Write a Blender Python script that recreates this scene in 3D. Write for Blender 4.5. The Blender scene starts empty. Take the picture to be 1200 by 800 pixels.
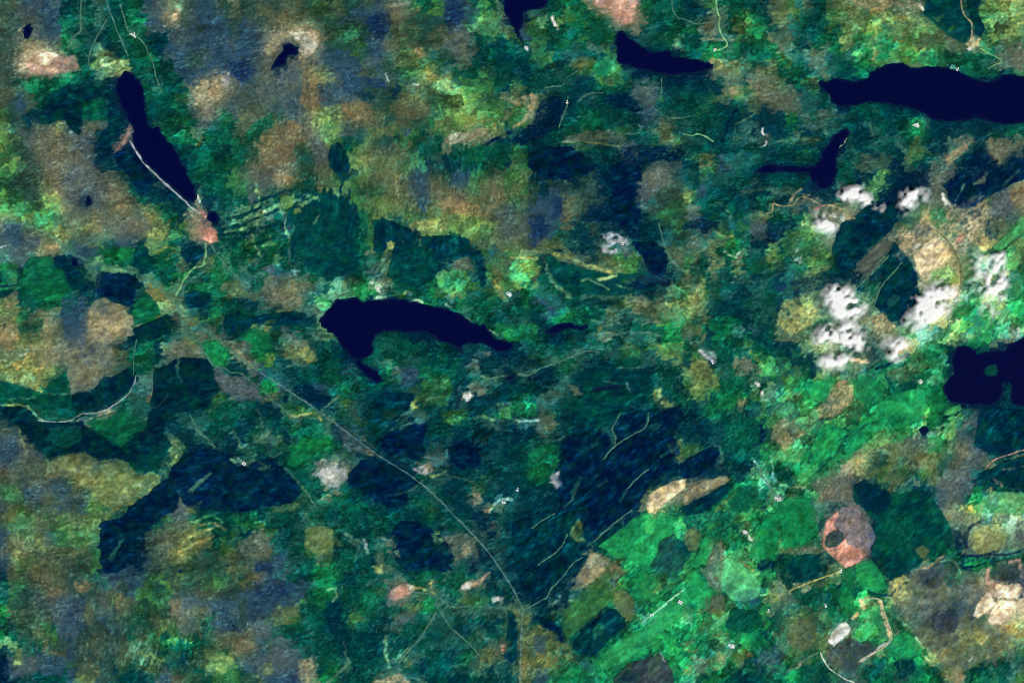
import bpy, math
import numpy as np
from mathutils import Vector, Matrix

# ------------------------------------------------------------------ camera, sky, sun, exposure
scene = bpy.context.scene
M = 30.0                      # metres covered by one pixel of the 1200 x 800 picture
W, H = 1200, 800
CAM_Z = 80000.0
MEAN_Z = 120.0
SUN_EL, SUN_AZ = 50.0, 148.0  # degrees; azimuth clockwise from north (up in the picture)

cam_d = bpy.data.cameras.new("camera")
cam_d.sensor_width = 36.0
cam_d.lens = 36.0 * CAM_Z / (W * M)
cam_d.clip_start = 10.0
cam_d.clip_end = 400000.0
cam = bpy.data.objects.new("camera", cam_d)
cam.location = (0, 0, CAM_Z + MEAN_Z)
scene.collection.objects.link(cam)
scene.camera = cam

world = bpy.data.worlds.new("World")
scene.world = world
world.use_nodes = True
wn = world.node_tree
for n_ in list(wn.nodes):
    wn.nodes.remove(n_)
sky = wn.nodes.new("ShaderNodeTexSky")
sky.sky_type = 'NISHITA'
sky.sun_disc = False
sky.sun_elevation = math.radians(SUN_EL)
sky.sun_rotation = math.radians(SUN_AZ)
bg = wn.nodes.new("ShaderNodeBackground")
bg.inputs['Strength'].default_value = 0.06
wo = wn.nodes.new("ShaderNodeOutputWorld")
wn.links.new(sky.outputs[0], bg.inputs[0])
wn.links.new(bg.outputs[0], wo.inputs[0])

sun_d = bpy.data.lights.new("sun", 'SUN')
sun_d.energy = 4.0
sun_d.angle = math.radians(0.5)
sun_d.color = (1.0, 0.955, 0.89)
sun = bpy.data.objects.new("sun", sun_d)
sun.rotation_euler = (math.radians(90 - SUN_EL), 0, math.radians(180 - SUN_AZ))
scene.collection.objects.link(sun)
scene.view_settings.view_transform = 'Standard'
scene.view_settings.look = 'None'
scene.view_settings.exposure = 0.0
scene.view_settings.gamma = 1.0
scene.cycles.transparent_max_bounces = 24
scene.cycles.filter_width = 1.0
K_LIGHT = np.array([1.22, 1.15, 1.155])      # what a flat white ground renders at under this light

# ------------------------------------------------------------------ noise fields on the picture's raster
PAD = 40
RW, RH = W + 2 * PAD, H + 2 * PAD
rng = np.random.default_rng(11)
FY = np.fft.fftfreq(RH)[:, None]
FX = np.fft.rfftfreq(RW)[None, :]
YY, XX = np.mgrid[0:RH, 0:RW]
PX = XX - PAD + 0.5
PY = YY - PAD + 0.5


def band(wl, stretch=1.0, ang=0.0):
    """Gaussian noise of unit spread whose grain is about wl pixels, drawn out `stretch` times along ang degrees (anticlockwise from east)."""
    a = math.radians(-ang)
    u = FX * math.cos(a) + FY * math.sin(a)
    v = -FX * math.sin(a) + FY * math.cos(a)
    s = wl / 2.6
    f = np.exp(-2 * (math.pi * s) ** 2 * ((u * stretch) ** 2 + v ** 2) * 0.35)
    f[0, 0] = 0
    n = np.fft.irfft2(np.fft.rfft2(rng.standard_normal((RH, RW))) * f, s=(RH, RW))
    return (n / n.std()).astype(np.float32)


def blur(a, s):
    f = np.exp(-2 * (math.pi * s) ** 2 * (FX ** 2 + FY ** 2))
    return np.fft.irfft2(np.fft.rfft2(a) * f, s=(RH, RW)).astype(np.float32)


def sstep(a, b, x):
    t = np.clip((x - a) / (b - a), 0, 1)
    return t * t * (3 - 2 * t)


# ------------------------------------------------------------------ colours of the land (as the picture's sRGB, turned into albedo below)
PAL = {
    'a': (70, 90, 94), 'b': (44, 74, 94), 'c': (20, 46, 84), 'd': (46, 74, 64), 'e': (72, 90, 70),
    'f': (98, 114, 74), 'g': (120, 148, 84), 'h': (164, 172, 102), 'i': (92, 98, 70), 'j': (122, 108, 78),
    'k': (164, 150, 114), 'l': (104, 110, 92), 'm': (84, 96, 98), 'n': (0, 30, 58), 'o': (0, 46, 60),
    'p': (2, 60, 62), 'q': (6, 76, 62), 'r': (14, 94, 62), 's': (20, 122, 70), 't': (36, 158, 88),
    'u': (80, 182, 104), 'v': (134, 188, 130), 'w': (170, 224, 190), 'x': (30, 90, 82), 'y': (76, 120, 102),
    'z': (232, 204, 156), 'A': (252, 248, 232), 'B': (104, 152, 84), 'C': (52, 110, 62), 'D': (34, 74, 58),
    'R': (214, 146, 124), 'S': (255, 226, 186), 'P': (204, 156, 138), 'Q': (36, 56, 58), 'L': (196, 190, 196),
    'I': (50, 160, 94), 'J': (96, 198, 130), 'E': (26, 78, 76), 'H': (60, 66, 74), 'T': (4, 66, 60), 'G': (140, 122, 126), 'F': (126, 134, 90), 'O': (0, 37, 50), 'U': (108, 140, 134),
}
ROUGH = {c: 0.30 for c in 'abcdefghijklm'}
ROUGH.update({c: 0.30 for c in 'nopq'})
ROUGH.update({c: 0.24 for c in 'rstuvwxyBCD'})
ROUGH.update({c: 0.22 for c in 'kzAPRSL'})


def to_lin(c):
    c = np.clip(np.asarray(c, dtype=np.float64), 0, 1)
    return np.where(c <= 0.04045, c / 12.92, ((c + 0.055) / 1.055) ** 2.4)


def albedo(rgb):
    """picture colour (0..255) -> base colour under this scene's daylight"""
    return np.clip(to_lin(np.asarray(rgb) / 255.0) / K_LIGHT, 0.0004, 0.86)


# land cover: for every 10 x 10 pixel cell, row by row, the number of its tone in the list above
COVER = np.array([
    3, 4, 0, 1, 0, 1, 0, 15, 15, 23, 15, 24, 23, 16, 15, 17, 16, 1, 0, 11, 21, 4, 3, 1, 1, 4, 29, 10, 29, 3, 8, 3, 3, 4, 8, 3, 29, 27, 29, 5, 29, 29, 3, 3, 1, 8, 11, 11, 28, 17, 16, 28, 1, 1, 3, 16, 20, 16, 24, 13, 13, 13, 13, 13, 15, 17, 17, 16, 17, 10, 32, 32, 10, 10, 32, 17, 16, 16, 16, 16, 14, 14, 29, 28, 16, 16, 16, 15, 15, 14, 4, 5, 28, 23, 4, 15, 16, 5, 5, 21, 10, 29, 10, 10, 29, 24, 10, 16, 14, 15, 14, 15, 14, 28, 14, 6, 27, 6, 7, 7,
    3, 3, 0, 0, 1, 1, 1, 15, 16, 23, 16, 24, 23, 15, 16, 17, 16, 0, 0, 10, 7, 3, 0, 1, 1, 0, 29, 4, 3, 3, 8, 8, 4, 8, 4, 8, 29, 28, 27, 4, 29, 1, 1, 1, 1, 8, 9, 10, 8, 16, 28, 28, 1, 2, 1, 23, 28, 20, 6, 13, 13, 13, 24, 23, 16, 16, 28, 17, 16, 17, 32, 32, 32, 30, 10, 17, 16, 16, 16, 16, 15, 14, 14, 4, 24, 16, 17, 28, 16, 15, 4, 6, 6, 28, 23, 15, 16, 28, 28, 21, 6, 29, 7, 10, 29, 11, 10, 10, 15, 15, 14, 14, 14, 24, 16, 28, 27, 6, 7, 6,
    4, 3, 3, 11, 0, 1, 1, 16, 16, 23, 16, 24, 23, 15, 16, 17, 18, 1, 1, 10, 25, 3, 0, 1, 1, 1, 1, 3, 1, 0, 3, 4, 4, 8, 8, 8, 4, 3, 29, 29, 1, 3, 3, 2, 1, 8, 8, 4, 29, 29, 29, 29, 2, 2, 3, 23, 6, 9, 10, 13, 1, 13, 28, 21, 16, 21, 28, 17, 28, 16, 17, 17, 32, 30, 30, 10, 16, 15, 16, 16, 24, 16, 23, 11, 24, 16, 28, 7, 17, 16, 4, 5, 23, 28, 16, 15, 16, 28, 6, 21, 5, 28, 20, 5, 20, 5, 6, 6, 5, 24, 14, 14, 24, 14, 16, 16, 27, 21, 6, 7,
    4, 3, 0, 11, 0, 1, 1, 17, 16, 24, 15, 23, 14, 16, 16, 24, 17, 0, 0, 14, 0, 0, 1, 3, 1, 1, 1, 3, 1, 1, 0, 0, 9, 10, 7, 9, 25, 4, 29, 29, 29, 28, 29, 2, 2, 29, 8, 29, 8, 29, 29, 8, 3, 0, 0, 20, 6, 6, 6, 21, 1, 1, 28, 28, 16, 16, 17, 17, 17, 17, 17, 17, 10, 17, 10, 15, 23, 15, 16, 16, 16, 17, 10, 10, 24, 16, 5, 28, 19, 20, 16, 4, 23, 16, 15, 15, 15, 28, 16, 6, 6, 28, 20, 28, 5, 6, 5, 28, 28, 28, 5, 16, 23, 15, 24, 16, 6, 5, 5, 21,
    3, 0, 11, 11, 0, 0, 0, 17, 24, 16, 23, 14, 15, 16, 16, 17, 17, 15, 14, 14, 0, 0, 0, 1, 1, 1, 1, 0, 1, 1, 0, 10, 10, 31, 11, 10, 10, 10, 3, 29, 28, 6, 29, 1, 1, 24, 8, 8, 29, 29, 8, 29, 8, 0, 0, 16, 16, 20, 16, 6, 28, 1, 28, 28, 16, 16, 17, 17, 28, 16, 16, 17, 13, 13, 15, 23, 16, 16, 17, 24, 16, 15, 24, 11, 23, 24, 28, 29, 19, 17, 10, 4, 4, 23, 15, 16, 17, 16, 7, 7, 28, 28, 5, 20, 20, 5, 28, 28, 5, 5, 5, 11, 24, 15, 24, 16, 6, 5, 5, 28,
    3, 3, 11, 10, 10, 11, 11, 17, 24, 16, 23, 21, 14, 15, 23, 16, 16, 16, 14, 1, 1, 0, 1, 1, 1, 1, 1, 0, 1, 1, 0, 10, 10, 13, 13, 10, 10, 10, 29, 29, 29, 29, 28, 1, 1, 10, 8, 28, 10, 8, 29, 8, 12, 11, 11, 14, 15, 16, 15, 16, 16, 23, 6, 28, 16, 17, 17, 23, 16, 11, 11, 23, 13, 13, 13, 23, 15, 15, 17, 21, 17, 16, 17, 18, 17, 24, 18, 16, 17, 17, 17, 11, 24, 15, 14, 16, 24, 17, 17, 6, 23, 20, 5, 28, 17, 20, 28, 5, 5, 28, 28, 11, 5, 10, 10, 20, 17, 24, 28, 23,
    4, 3, 11, 25, 31, 10, 10, 24, 16, 16, 23, 21, 21, 15, 15, 16, 17, 17, 14, 0, 0, 1, 3, 3, 0, 1, 1, 1, 1, 1, 0, 10, 9, 13, 13, 10, 10, 0, 1, 1, 1, 28, 23, 1, 1, 24, 8, 28, 10, 5, 23, 29, 29, 12, 11, 23, 14, 16, 14, 14, 16, 16, 28, 28, 6, 16, 23, 23, 16, 16, 16, 28, 13, 13, 13, 13, 13, 13, 13, 13, 16, 16, 17, 18, 17, 17, 17, 23, 16, 16, 17, 28, 24, 23, 24, 11, 11, 23, 17, 23, 20, 17, 5, 17, 28, 28, 28, 20, 5, 28, 20, 17, 28, 17, 17, 16, 16, 11, 11, 11,
    0, 3, 25, 31, 31, 10, 32, 32, 23, 16, 23, 27, 7, 21, 7, 16, 16, 17, 16, 15, 1, 1, 3, 3, 1, 1, 1, 1, 1, 1, 0, 11, 13, 13, 10, 10, 11, 0, 1, 1, 1, 1, 29, 0, 0, 29, 8, 6, 6, 28, 28, 28, 15, 11, 4, 16, 14, 16, 15, 15, 15, 14, 16, 28, 28, 14, 15, 5, 5, 28, 24, 20, 28, 13, 13, 13, 13, 13, 13, 13, 13, 13, 16, 10, 7, 7, 5, 21, 16, 23, 5, 17, 28, 16, 23, 11, 24, 23, 16, 15, 17, 18, 28, 28, 24, 24, 28, 24, 28, 17, 28, 17, 17, 17, 16, 23, 24, 11, 11, 11,
    3, 3, 32, 32, 26, 10, 32, 32, 16, 16, 16, 24, 21, 7, 10, 15, 16, 17, 16, 16, 1, 1, 1, 1, 0, 10, 1, 2, 2, 0, 11, 11, 13, 12, 0, 0, 9, 6, 4, 1, 1, 1, 4, 3, 1, 29, 29, 28, 28, 7, 7, 23, 24, 16, 16, 16, 28, 29, 16, 16, 15, 14, 16, 16, 15, 24, 16, 23, 28, 28, 23, 20, 28, 23, 13, 13, 13, 13, 13, 13, 13, 13, 13, 10, 10, 11, 7, 24, 16, 5, 5, 16, 17, 17, 16, 23, 11, 23, 15, 15, 18, 18, 16, 13, 13, 13, 24, 13, 24, 24, 13, 22, 16, 17, 17, 16, 16, 13, 16, 28,
    4, 3, 16, 17, 17, 16, 16, 16, 16, 16, 14, 23, 15, 13, 13, 15, 16, 16, 23, 16, 16, 14, 1, 11, 0, 10, 10, 11, 2, 1, 4, 11, 12, 0, 0, 0, 6, 7, 6, 0, 2, 1, 1, 4, 0, 11, 3, 29, 29, 6, 6, 7, 7, 23, 28, 28, 29, 28, 16, 16, 28, 15, 16, 16, 16, 16, 23, 14, 14, 15, 28, 5, 28, 16, 16, 16, 16, 14, 13, 13, 15, 14, 14, 14, 16, 11, 24, 14, 5, 11, 11, 5, 16, 17, 28, 5, 16, 15, 15, 16, 13, 13, 13, 13, 13, 13, 13, 13, 13, 13, 13, 13, 13, 13, 13, 13, 13, 13, 13, 13,
    4, 4, 3, 17, 17, 16, 16, 14, 14, 14, 14, 16, 14, 13, 13, 15, 15, 16, 21, 16, 14, 16, 10, 10, 11, 10, 11, 11, 0, 4, 11, 0, 0, 11, 11, 1, 9, 9, 0, 0, 1, 1, 1, 3, 3, 3, 13, 28, 26, 5, 29, 6, 6, 6, 28, 28, 28, 28, 16, 14, 6, 15, 16, 16, 24, 23, 16, 14, 14, 15, 16, 16, 16, 16, 0, 11, 11, 24, 14, 15, 23, 14, 14, 14, 14, 10, 6, 16, 5, 11, 28, 5, 11, 15, 23, 28, 13, 1, 13, 13, 13, 13, 13, 13, 13, 13, 13, 13, 13, 13, 13, 13, 13, 13, 13, 13, 13, 13, 13, 13,
    4, 4, 1, 4, 16, 16, 14, 14, 17, 14, 14, 14, 23, 13, 13, 14, 15, 16, 16, 16, 16, 17, 11, 10, 10, 10, 11, 0, 4, 4, 0, 0, 4, 0, 0, 0, 9, 9, 0, 0, 0, 0, 14, 14, 3, 29, 14, 8, 28, 5, 29, 29, 28, 6, 20, 28, 29, 29, 29, 9, 5, 16, 5, 5, 14, 14, 15, 14, 23, 24, 16, 15, 14, 14, 11, 11, 11, 28, 23, 15, 16, 15, 16, 28, 5, 10, 28, 24, 7, 5, 5, 6, 11, 11, 23, 23, 16, 23, 13, 13, 13, 13, 13, 13, 13, 13, 13, 13, 13, 13, 13, 13, 13, 13, 13, 13, 13, 13, 13, 13,
    4, 3, 1, 4, 16, 14, 14, 14, 14, 17, 16, 17, 14, 13, 13, 13, 16, 15, 15, 15, 17, 16, 11, 10, 10, 9, 0, 1, 0, 4, 8, 8, 0, 0, 1, 0, 9, 8, 0, 1, 9, 6, 9, 3, 29, 29, 8, 10, 8, 8, 29, 28, 28, 6, 6, 27, 20, 28, 28, 16, 10, 5, 7, 6, 13, 13, 14, 15, 16, 15, 15, 15, 14, 14, 23, 0, 12, 16, 16, 16, 16, 16, 28, 16, 14, 14, 16, 15, 7, 14, 11, 10, 11, 11, 23, 23, 15, 23, 13, 13, 16, 16, 16, 15, 14, 13, 13, 13, 13, 13, 13, 13, 13, 13, 13, 13, 13, 13, 13, 13,
    28, 29, 0, 14, 14, 14, 14, 14, 16, 16, 17, 17, 14, 24, 13, 13, 28, 15, 16, 14, 16, 16, 0, 11, 32, 11, 17, 0, 8, 8, 8, 3, 23, 0, 1, 4, 9, 6, 6, 6, 9, 9, 10, 8, 4, 29, 8, 8, 8, 8, 29, 28, 6, 28, 6, 27, 27, 20, 28, 10, 28, 28, 10, 10, 13, 13, 14, 15, 23, 16, 16, 16, 15, 16, 15, 1, 12, 23, 24, 23, 16, 28, 16, 16, 15, 14, 14, 14, 15, 14, 14, 14, 14, 15, 24, 17, 11, 24, 24, 23, 15, 15, 16, 16, 15, 15, 15, 14, 14, 13, 13, 13, 13, 13, 13, 13, 13, 13, 13, 14,
    6, 29, 3, 14, 14, 14, 6, 10, 14, 14, 11, 11, 11, 11, 14, 16, 13, 13, 24, 16, 17, 17, 16, 0, 0, 23, 17, 16, 8, 9, 8, 16, 5, 0, 11, 12, 10, 6, 28, 28, 0, 5, 9, 9, 5, 23, 8, 8, 29, 29, 17, 5, 5, 28, 27, 6, 6, 20, 7, 16, 28, 28, 10, 14, 13, 14, 16, 16, 16, 16, 16, 16, 23, 16, 14, 1, 23, 11, 4, 16, 24, 16, 16, 23, 16, 15, 14, 24, 24, 14, 14, 14, 16, 17, 5, 11, 24, 23, 15, 15, 14, 24, 15, 16, 15, 16, 18, 17, 24, 14, 14, 14, 14, 15, 14, 14, 14, 14, 16, 16,
    6, 29, 0, 0, 11, 11, 11, 11, 12, 11, 11, 14, 14, 14, 14, 32, 13, 13, 15, 17, 16, 17, 21, 24, 16, 16, 17, 8, 9, 29, 16, 17, 9, 10, 9, 9, 11, 12, 6, 27, 12, 0, 23, 6, 5, 9, 28, 1, 28, 16, 5, 28, 6, 6, 27, 10, 10, 7, 6, 23, 23, 14, 13, 13, 14, 16, 17, 16, 28, 16, 16, 16, 28, 28, 16, 16, 24, 5, 5, 23, 23, 16, 15, 16, 15, 14, 23, 24, 14, 11, 14, 14, 16, 10, 14, 15, 16, 23, 23, 16, 14, 14, 24, 16, 14, 15, 17, 18, 16, 14, 14, 14, 14, 16, 14, 14, 16, 14, 17, 16,
    28, 6, 29, 0, 11, 8, 8, 11, 11, 12, 12, 14, 14, 14, 32, 13, 13, 14, 17, 17, 16, 17, 16, 21, 17, 16, 16, 17, 29, 29, 16, 7, 9, 9, 9, 9, 12, 12, 28, 28, 16, 16, 23, 6, 23, 23, 16, 28, 17, 29, 23, 16, 10, 10, 31, 10, 11, 11, 13, 14, 14, 13, 13, 14, 16, 16, 23, 5, 11, 11, 11, 11, 11, 16, 16, 23, 16, 5, 5, 28, 24, 24, 23, 16, 15, 23, 23, 23, 24, 11, 24, 15, 24, 23, 24, 24, 15, 13, 13, 23, 14, 15, 14, 23, 16, 24, 16, 5, 16, 14, 14, 24, 10, 10, 14, 14, 10, 11, 14, 24,
    6, 28, 3, 0, 11, 8, 9, 11, 12, 12, 11, 13, 15, 32, 13, 13, 13, 13, 16, 13, 13, 16, 14, 16, 16, 16, 14, 17, 16, 29, 10, 9, 9, 10, 11, 29, 29, 12, 11, 29, 16, 28, 6, 5, 0, 4, 9, 9, 29, 16, 16, 16, 10, 16, 16, 17, 17, 16, 15, 16, 28, 16, 14, 14, 15, 28, 5, 5, 28, 16, 16, 15, 10, 34, 16, 16, 28, 16, 5, 28, 23, 15, 16, 16, 14, 15, 16, 16, 16, 15, 14, 16, 16, 15, 16, 14, 13, 13, 13, 23, 15, 14, 23, 16, 15, 14, 23, 6, 5, 14, 14, 24, 10, 23, 14, 14, 10, 10, 10, 11,
    28, 6, 29, 3, 11, 11, 10, 11, 11, 12, 12, 14, 14, 14, 14, 13, 13, 13, 13, 13, 13, 16, 16, 16, 17, 14, 16, 16, 16, 29, 7, 10, 11, 9, 9, 16, 29, 9, 12, 14, 16, 6, 5, 9, 6, 5, 5, 5, 20, 16, 29, 3, 14, 16, 16, 17, 17, 16, 16, 16, 28, 28, 16, 13, 13, 13, 14, 16, 16, 15, 15, 15, 14, 34, 12, 14, 13, 13, 13, 13, 15, 28, 28, 16, 1, 23, 23, 15, 16, 23, 14, 16, 15, 28, 17, 16, 13, 13, 24, 15, 23, 11, 14, 24, 15, 14, 5, 17, 16, 23, 11, 11, 23, 14, 13, 14, 11, 11, 14, 11,
    27, 28, 29, 3, 4, 11, 10, 11, 11, 10, 12, 13, 15, 14, 14, 14, 13, 13, 13, 13, 13, 13, 16, 17, 16, 16, 17, 17, 29, 8, 9, 11, 11, 9, 11, 29, 29, 11, 9, 14, 14, 27, 6, 28, 5, 5, 5, 28, 27, 20, 14, 23, 14, 14, 16, 15, 16, 16, 17, 14, 5, 28, 13, 13, 13, 13, 14, 16, 14, 15, 16, 15, 13, 13, 14, 14, 11, 11, 11, 11, 14, 15, 5, 28, 1, 12, 23, 23, 14, 14, 13, 13, 14, 14, 14, 14, 13, 13, 16, 16, 11, 5, 24, 5, 13, 13, 6, 16, 14, 11, 24, 11, 14, 14, 13, 13, 13, 10, 14, 16,
    28, 28, 3, 3, 3, 8, 9, 12, 12, 12, 12, 11, 11, 11, 29, 14, 14, 24, 13, 13, 13, 13, 16, 16, 14, 16, 16, 28, 8, 11, 12, 12, 10, 9, 8, 29, 29, 8, 5, 16, 6, 14, 6, 8, 8, 8, 5, 5, 1, 1, 3, 3, 29, 1, 1, 28, 28, 29, 4, 28, 28, 5, 14, 13, 13, 13, 13, 13, 14, 3, 13, 13, 13, 13, 13, 11, 10, 10, 11, 3, 23, 15, 28, 23, 23, 23, 16, 15, 14, 13, 15, 15, 15, 15, 14, 13, 13, 13, 16, 16, 14, 14, 14, 28, 14, 13, 13, 13, 13, 11, 11, 13, 14, 13, 13, 11, 14, 14, 14, 21,
    28, 29, 3, 3, 3, 8, 9, 12, 12, 11, 12, 12, 11, 9, 11, 14, 14, 14, 24, 24, 13, 13, 15, 16, 16, 16, 16, 28, 20, 12, 11, 12, 10, 8, 7, 16, 16, 8, 6, 28, 6, 28, 6, 4, 8, 5, 9, 5, 1, 1, 5, 8, 29, 1, 1, 28, 5, 8, 8, 28, 5, 28, 29, 14, 3, 3, 3, 14, 3, 3, 14, 13, 13, 13, 13, 11, 10, 10, 11, 3, 23, 15, 24, 23, 23, 23, 16, 16, 11, 14, 16, 16, 15, 16, 15, 13, 13, 13, 24, 16, 13, 14, 28, 27, 14, 13, 13, 13, 13, 11, 11, 13, 13, 13, 24, 11, 13, 13, 21, 10,
    28, 28, 29, 3, 3, 4, 9, 11, 12, 12, 0, 12, 11, 10, 8, 16, 14, 14, 14, 13, 14, 13, 13, 24, 15, 16, 16, 16, 28, 4, 11, 29, 16, 4, 16, 14, 14, 16, 7, 21, 6, 28, 29, 29, 28, 5, 8, 8, 0, 1, 8, 9, 8, 8, 4, 28, 8, 8, 8, 4, 5, 28, 3, 14, 1, 1, 3, 3, 3, 3, 13, 14, 13, 13, 13, 24, 11, 24, 3, 3, 5, 28, 1, 16, 16, 14, 14, 24, 14, 15, 14, 24, 11, 16, 13, 14, 14, 14, 14, 22, 22, 21, 20, 14, 13, 13, 13, 24, 0, 11, 11, 24, 13, 13, 13, 13, 5, 12, 12, 9,
    28, 28, 28, 29, 3, 27, 6, 11, 12, 12, 13, 0, 11, 8, 9, 11, 16, 14, 15, 13, 23, 14, 13, 7, 14, 23, 16, 16, 16, 0, 16, 24, 16, 7, 27, 14, 14, 16, 14, 14, 14, 28, 28, 5, 28, 5, 8, 5, 4, 1, 6, 8, 9, 30, 9, 5, 8, 8, 8, 5, 28, 4, 3, 1, 1, 2, 8, 4, 3, 3, 3, 14, 14, 13, 13, 24, 23, 3, 29, 29, 28, 23, 16, 16, 15, 16, 14, 14, 14, 16, 23, 14, 15, 11, 10, 11, 14, 14, 23, 24, 22, 26, 14, 13, 13, 13, 12, 24, 24, 10, 10, 13, 13, 13, 13, 28, 11, 12, 11, 10,
    20, 28, 28, 28, 29, 27, 27, 11, 11, 0, 0, 11, 11, 8, 9, 4, 7, 5, 28, 16, 14, 14, 24, 30, 13, 23, 16, 23, 21, 16, 24, 16, 21, 21, 27, 5, 21, 16, 15, 15, 14, 14, 28, 6, 6, 6, 5, 6, 5, 1, 6, 5, 8, 9, 30, 8, 9, 9, 4, 0, 4, 3, 1, 1, 1, 2, 8, 24, 3, 13, 13, 14, 13, 13, 13, 23, 12, 3, 28, 28, 11, 10, 16, 16, 15, 16, 14, 15, 15, 16, 21, 24, 23, 11, 14, 10, 32, 7, 10, 10, 5, 13, 13, 13, 13, 13, 24, 24, 28, 10, 14, 10, 14, 14, 13, 5, 11, 12, 12, 11,
    10, 21, 20, 27, 20, 20, 27, 21, 11, 11, 5, 11, 10, 11, 8, 9, 12, 5, 5, 17, 16, 14, 10, 32, 13, 13, 23, 21, 16, 24, 21, 24, 16, 1, 16, 21, 15, 15, 16, 15, 14, 14, 17, 28, 6, 6, 23, 27, 28, 23, 6, 27, 7, 6, 27, 27, 28, 8, 12, 0, 4, 4, 1, 2, 1, 1, 10, 3, 14, 13, 13, 13, 13, 13, 13, 14, 23, 28, 28, 29, 11, 12, 14, 16, 15, 23, 16, 23, 24, 7, 16, 16, 14, 16, 16, 23, 21, 10, 24, 25, 5, 13, 13, 13, 13, 23, 23, 24, 7, 7, 18, 28, 10, 13, 10, 11, 5, 11, 12, 28,
    10, 1, 0, 21, 27, 20, 21, 7, 11, 6, 5, 11, 11, 11, 11, 9, 12, 11, 5, 5, 16, 28, 21, 30, 30, 14, 24, 16, 21, 16, 24, 16, 16, 1, 23, 23, 15, 16, 21, 15, 14, 14, 17, 28, 14, 14, 15, 23, 7, 7, 7, 7, 6, 27, 21, 27, 6, 5, 4, 0, 4, 4, 2, 2, 1, 23, 8, 14, 23, 3, 14, 3, 13, 13, 13, 14, 14, 14, 29, 28, 14, 13, 13, 13, 24, 23, 28, 28, 12, 12, 14, 14, 14, 23, 21, 21, 22, 26, 26, 14, 13, 13, 13, 14, 11, 5, 28, 11, 10, 10, 18, 24, 23, 4, 25, 10, 14, 11, 28, 20,
    1, 1, 1, 0, 12, 27, 7, 7, 5, 5, 4, 10, 5, 12, 12, 12, 11, 5, 5, 5, 28, 16, 10, 30, 30, 16, 16, 23, 16, 24, 16, 16, 16, 23, 23, 16, 15, 16, 15, 15, 14, 14, 16, 28, 14, 15, 14, 15, 14, 6, 6, 27, 16, 16, 27, 6, 28, 4, 4, 0, 12, 4, 2, 2, 1, 16, 23, 14, 14, 3, 14, 14, 14, 13, 13, 14, 14, 14, 23, 29, 3, 23, 12, 23, 28, 28, 16, 23, 12, 12, 13, 13, 14, 24, 27, 21, 21, 26, 14, 14, 13, 13, 14, 14, 10, 24, 11, 12, 10, 10, 11, 28, 11, 14, 7, 10, 14, 10, 27, 28,
    0, 1, 0, 12, 11, 10, 21, 24, 23, 0, 7, 6, 23, 23, 1, 1, 14, 5, 7, 28, 16, 14, 14, 24, 10, 16, 16, 15, 16, 6, 17, 21, 16, 16, 14, 16, 5, 16, 15, 15, 14, 15, 17, 28, 14, 16, 14, 14, 14, 23, 14, 16, 23, 14, 14, 6, 4, 4, 4, 4, 5, 4, 2, 5, 28, 5, 23, 23, 14, 14, 3, 23, 24, 24, 16, 14, 14, 24, 24, 23, 23, 11, 23, 5, 5, 28, 17, 16, 14, 14, 13, 13, 23, 24, 28, 28, 27, 10, 10, 13, 13, 13, 14, 11, 10, 10, 11, 11, 11, 24, 25, 10, 11, 10, 10, 10, 10, 28, 20, 5,
    21, 0, 0, 11, 7, 10, 11, 24, 24, 1, 1, 17, 17, 17, 17, 16, 15, 7, 28, 16, 6, 14, 14, 14, 23, 23, 16, 17, 16, 17, 23, 18, 17, 15, 14, 16, 4, 6, 15, 23, 14, 15, 17, 10, 16, 7, 14, 15, 16, 15, 23, 15, 14, 14, 16, 14, 28, 23, 4, 28, 28, 5, 4, 5, 5, 14, 14, 14, 14, 14, 3, 3, 24, 12, 24, 13, 13, 14, 24, 24, 24, 24, 24, 5, 16, 18, 18, 21, 23, 14, 28, 16, 24, 24, 16, 8, 28, 27, 14, 13, 14, 14, 11, 11, 14, 10, 5, 24, 24, 25, 25, 10, 14, 23, 10, 20, 23, 28, 16, 28,
    24, 21, 0, 23, 14, 10, 14, 14, 14, 1, 23, 21, 17, 17, 17, 16, 15, 15, 16, 17, 16, 21, 14, 5, 7, 17, 24, 16, 17, 9, 16, 17, 21, 16, 15, 23, 15, 15, 15, 15, 15, 15, 16, 23, 16, 5, 14, 16, 15, 15, 15, 14, 14, 23, 24, 23, 14, 24, 28, 4, 6, 7, 28, 14, 5, 7, 5, 4, 4, 14, 3, 5, 28, 17, 28, 1, 13, 13, 24, 11, 28, 4, 16, 23, 24, 16, 11, 16, 16, 23, 7, 28, 16, 26, 28, 28, 28, 28, 14, 13, 14, 11, 11, 7, 14, 14, 23, 25, 25, 25, 25, 7, 28, 10, 20, 21, 20, 22, 28, 28,
    19, 0, 14, 16, 17, 16, 14, 14, 13, 15, 24, 23, 21, 7, 21, 21, 15, 15, 17, 17, 16, 24, 16, 16, 24, 17, 23, 17, 24, 16, 17, 12, 23, 16, 23, 16, 16, 15, 15, 15, 14, 15, 16, 0, 23, 24, 15, 16, 15, 15, 15, 14, 23, 11, 11, 23, 14, 28, 5, 29, 20, 6, 5, 14, 14, 16, 10, 24, 5, 5, 5, 28, 8, 28, 28, 23, 13, 13, 23, 24, 28, 29, 16, 10, 23, 16, 7, 16, 17, 16, 28, 29, 23, 17, 16, 6, 7, 16, 14, 14, 11, 11, 11, 14, 16, 14, 14, 31, 25, 31, 25, 7, 24, 21, 23, 21, 22, 26, 28, 28,
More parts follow.
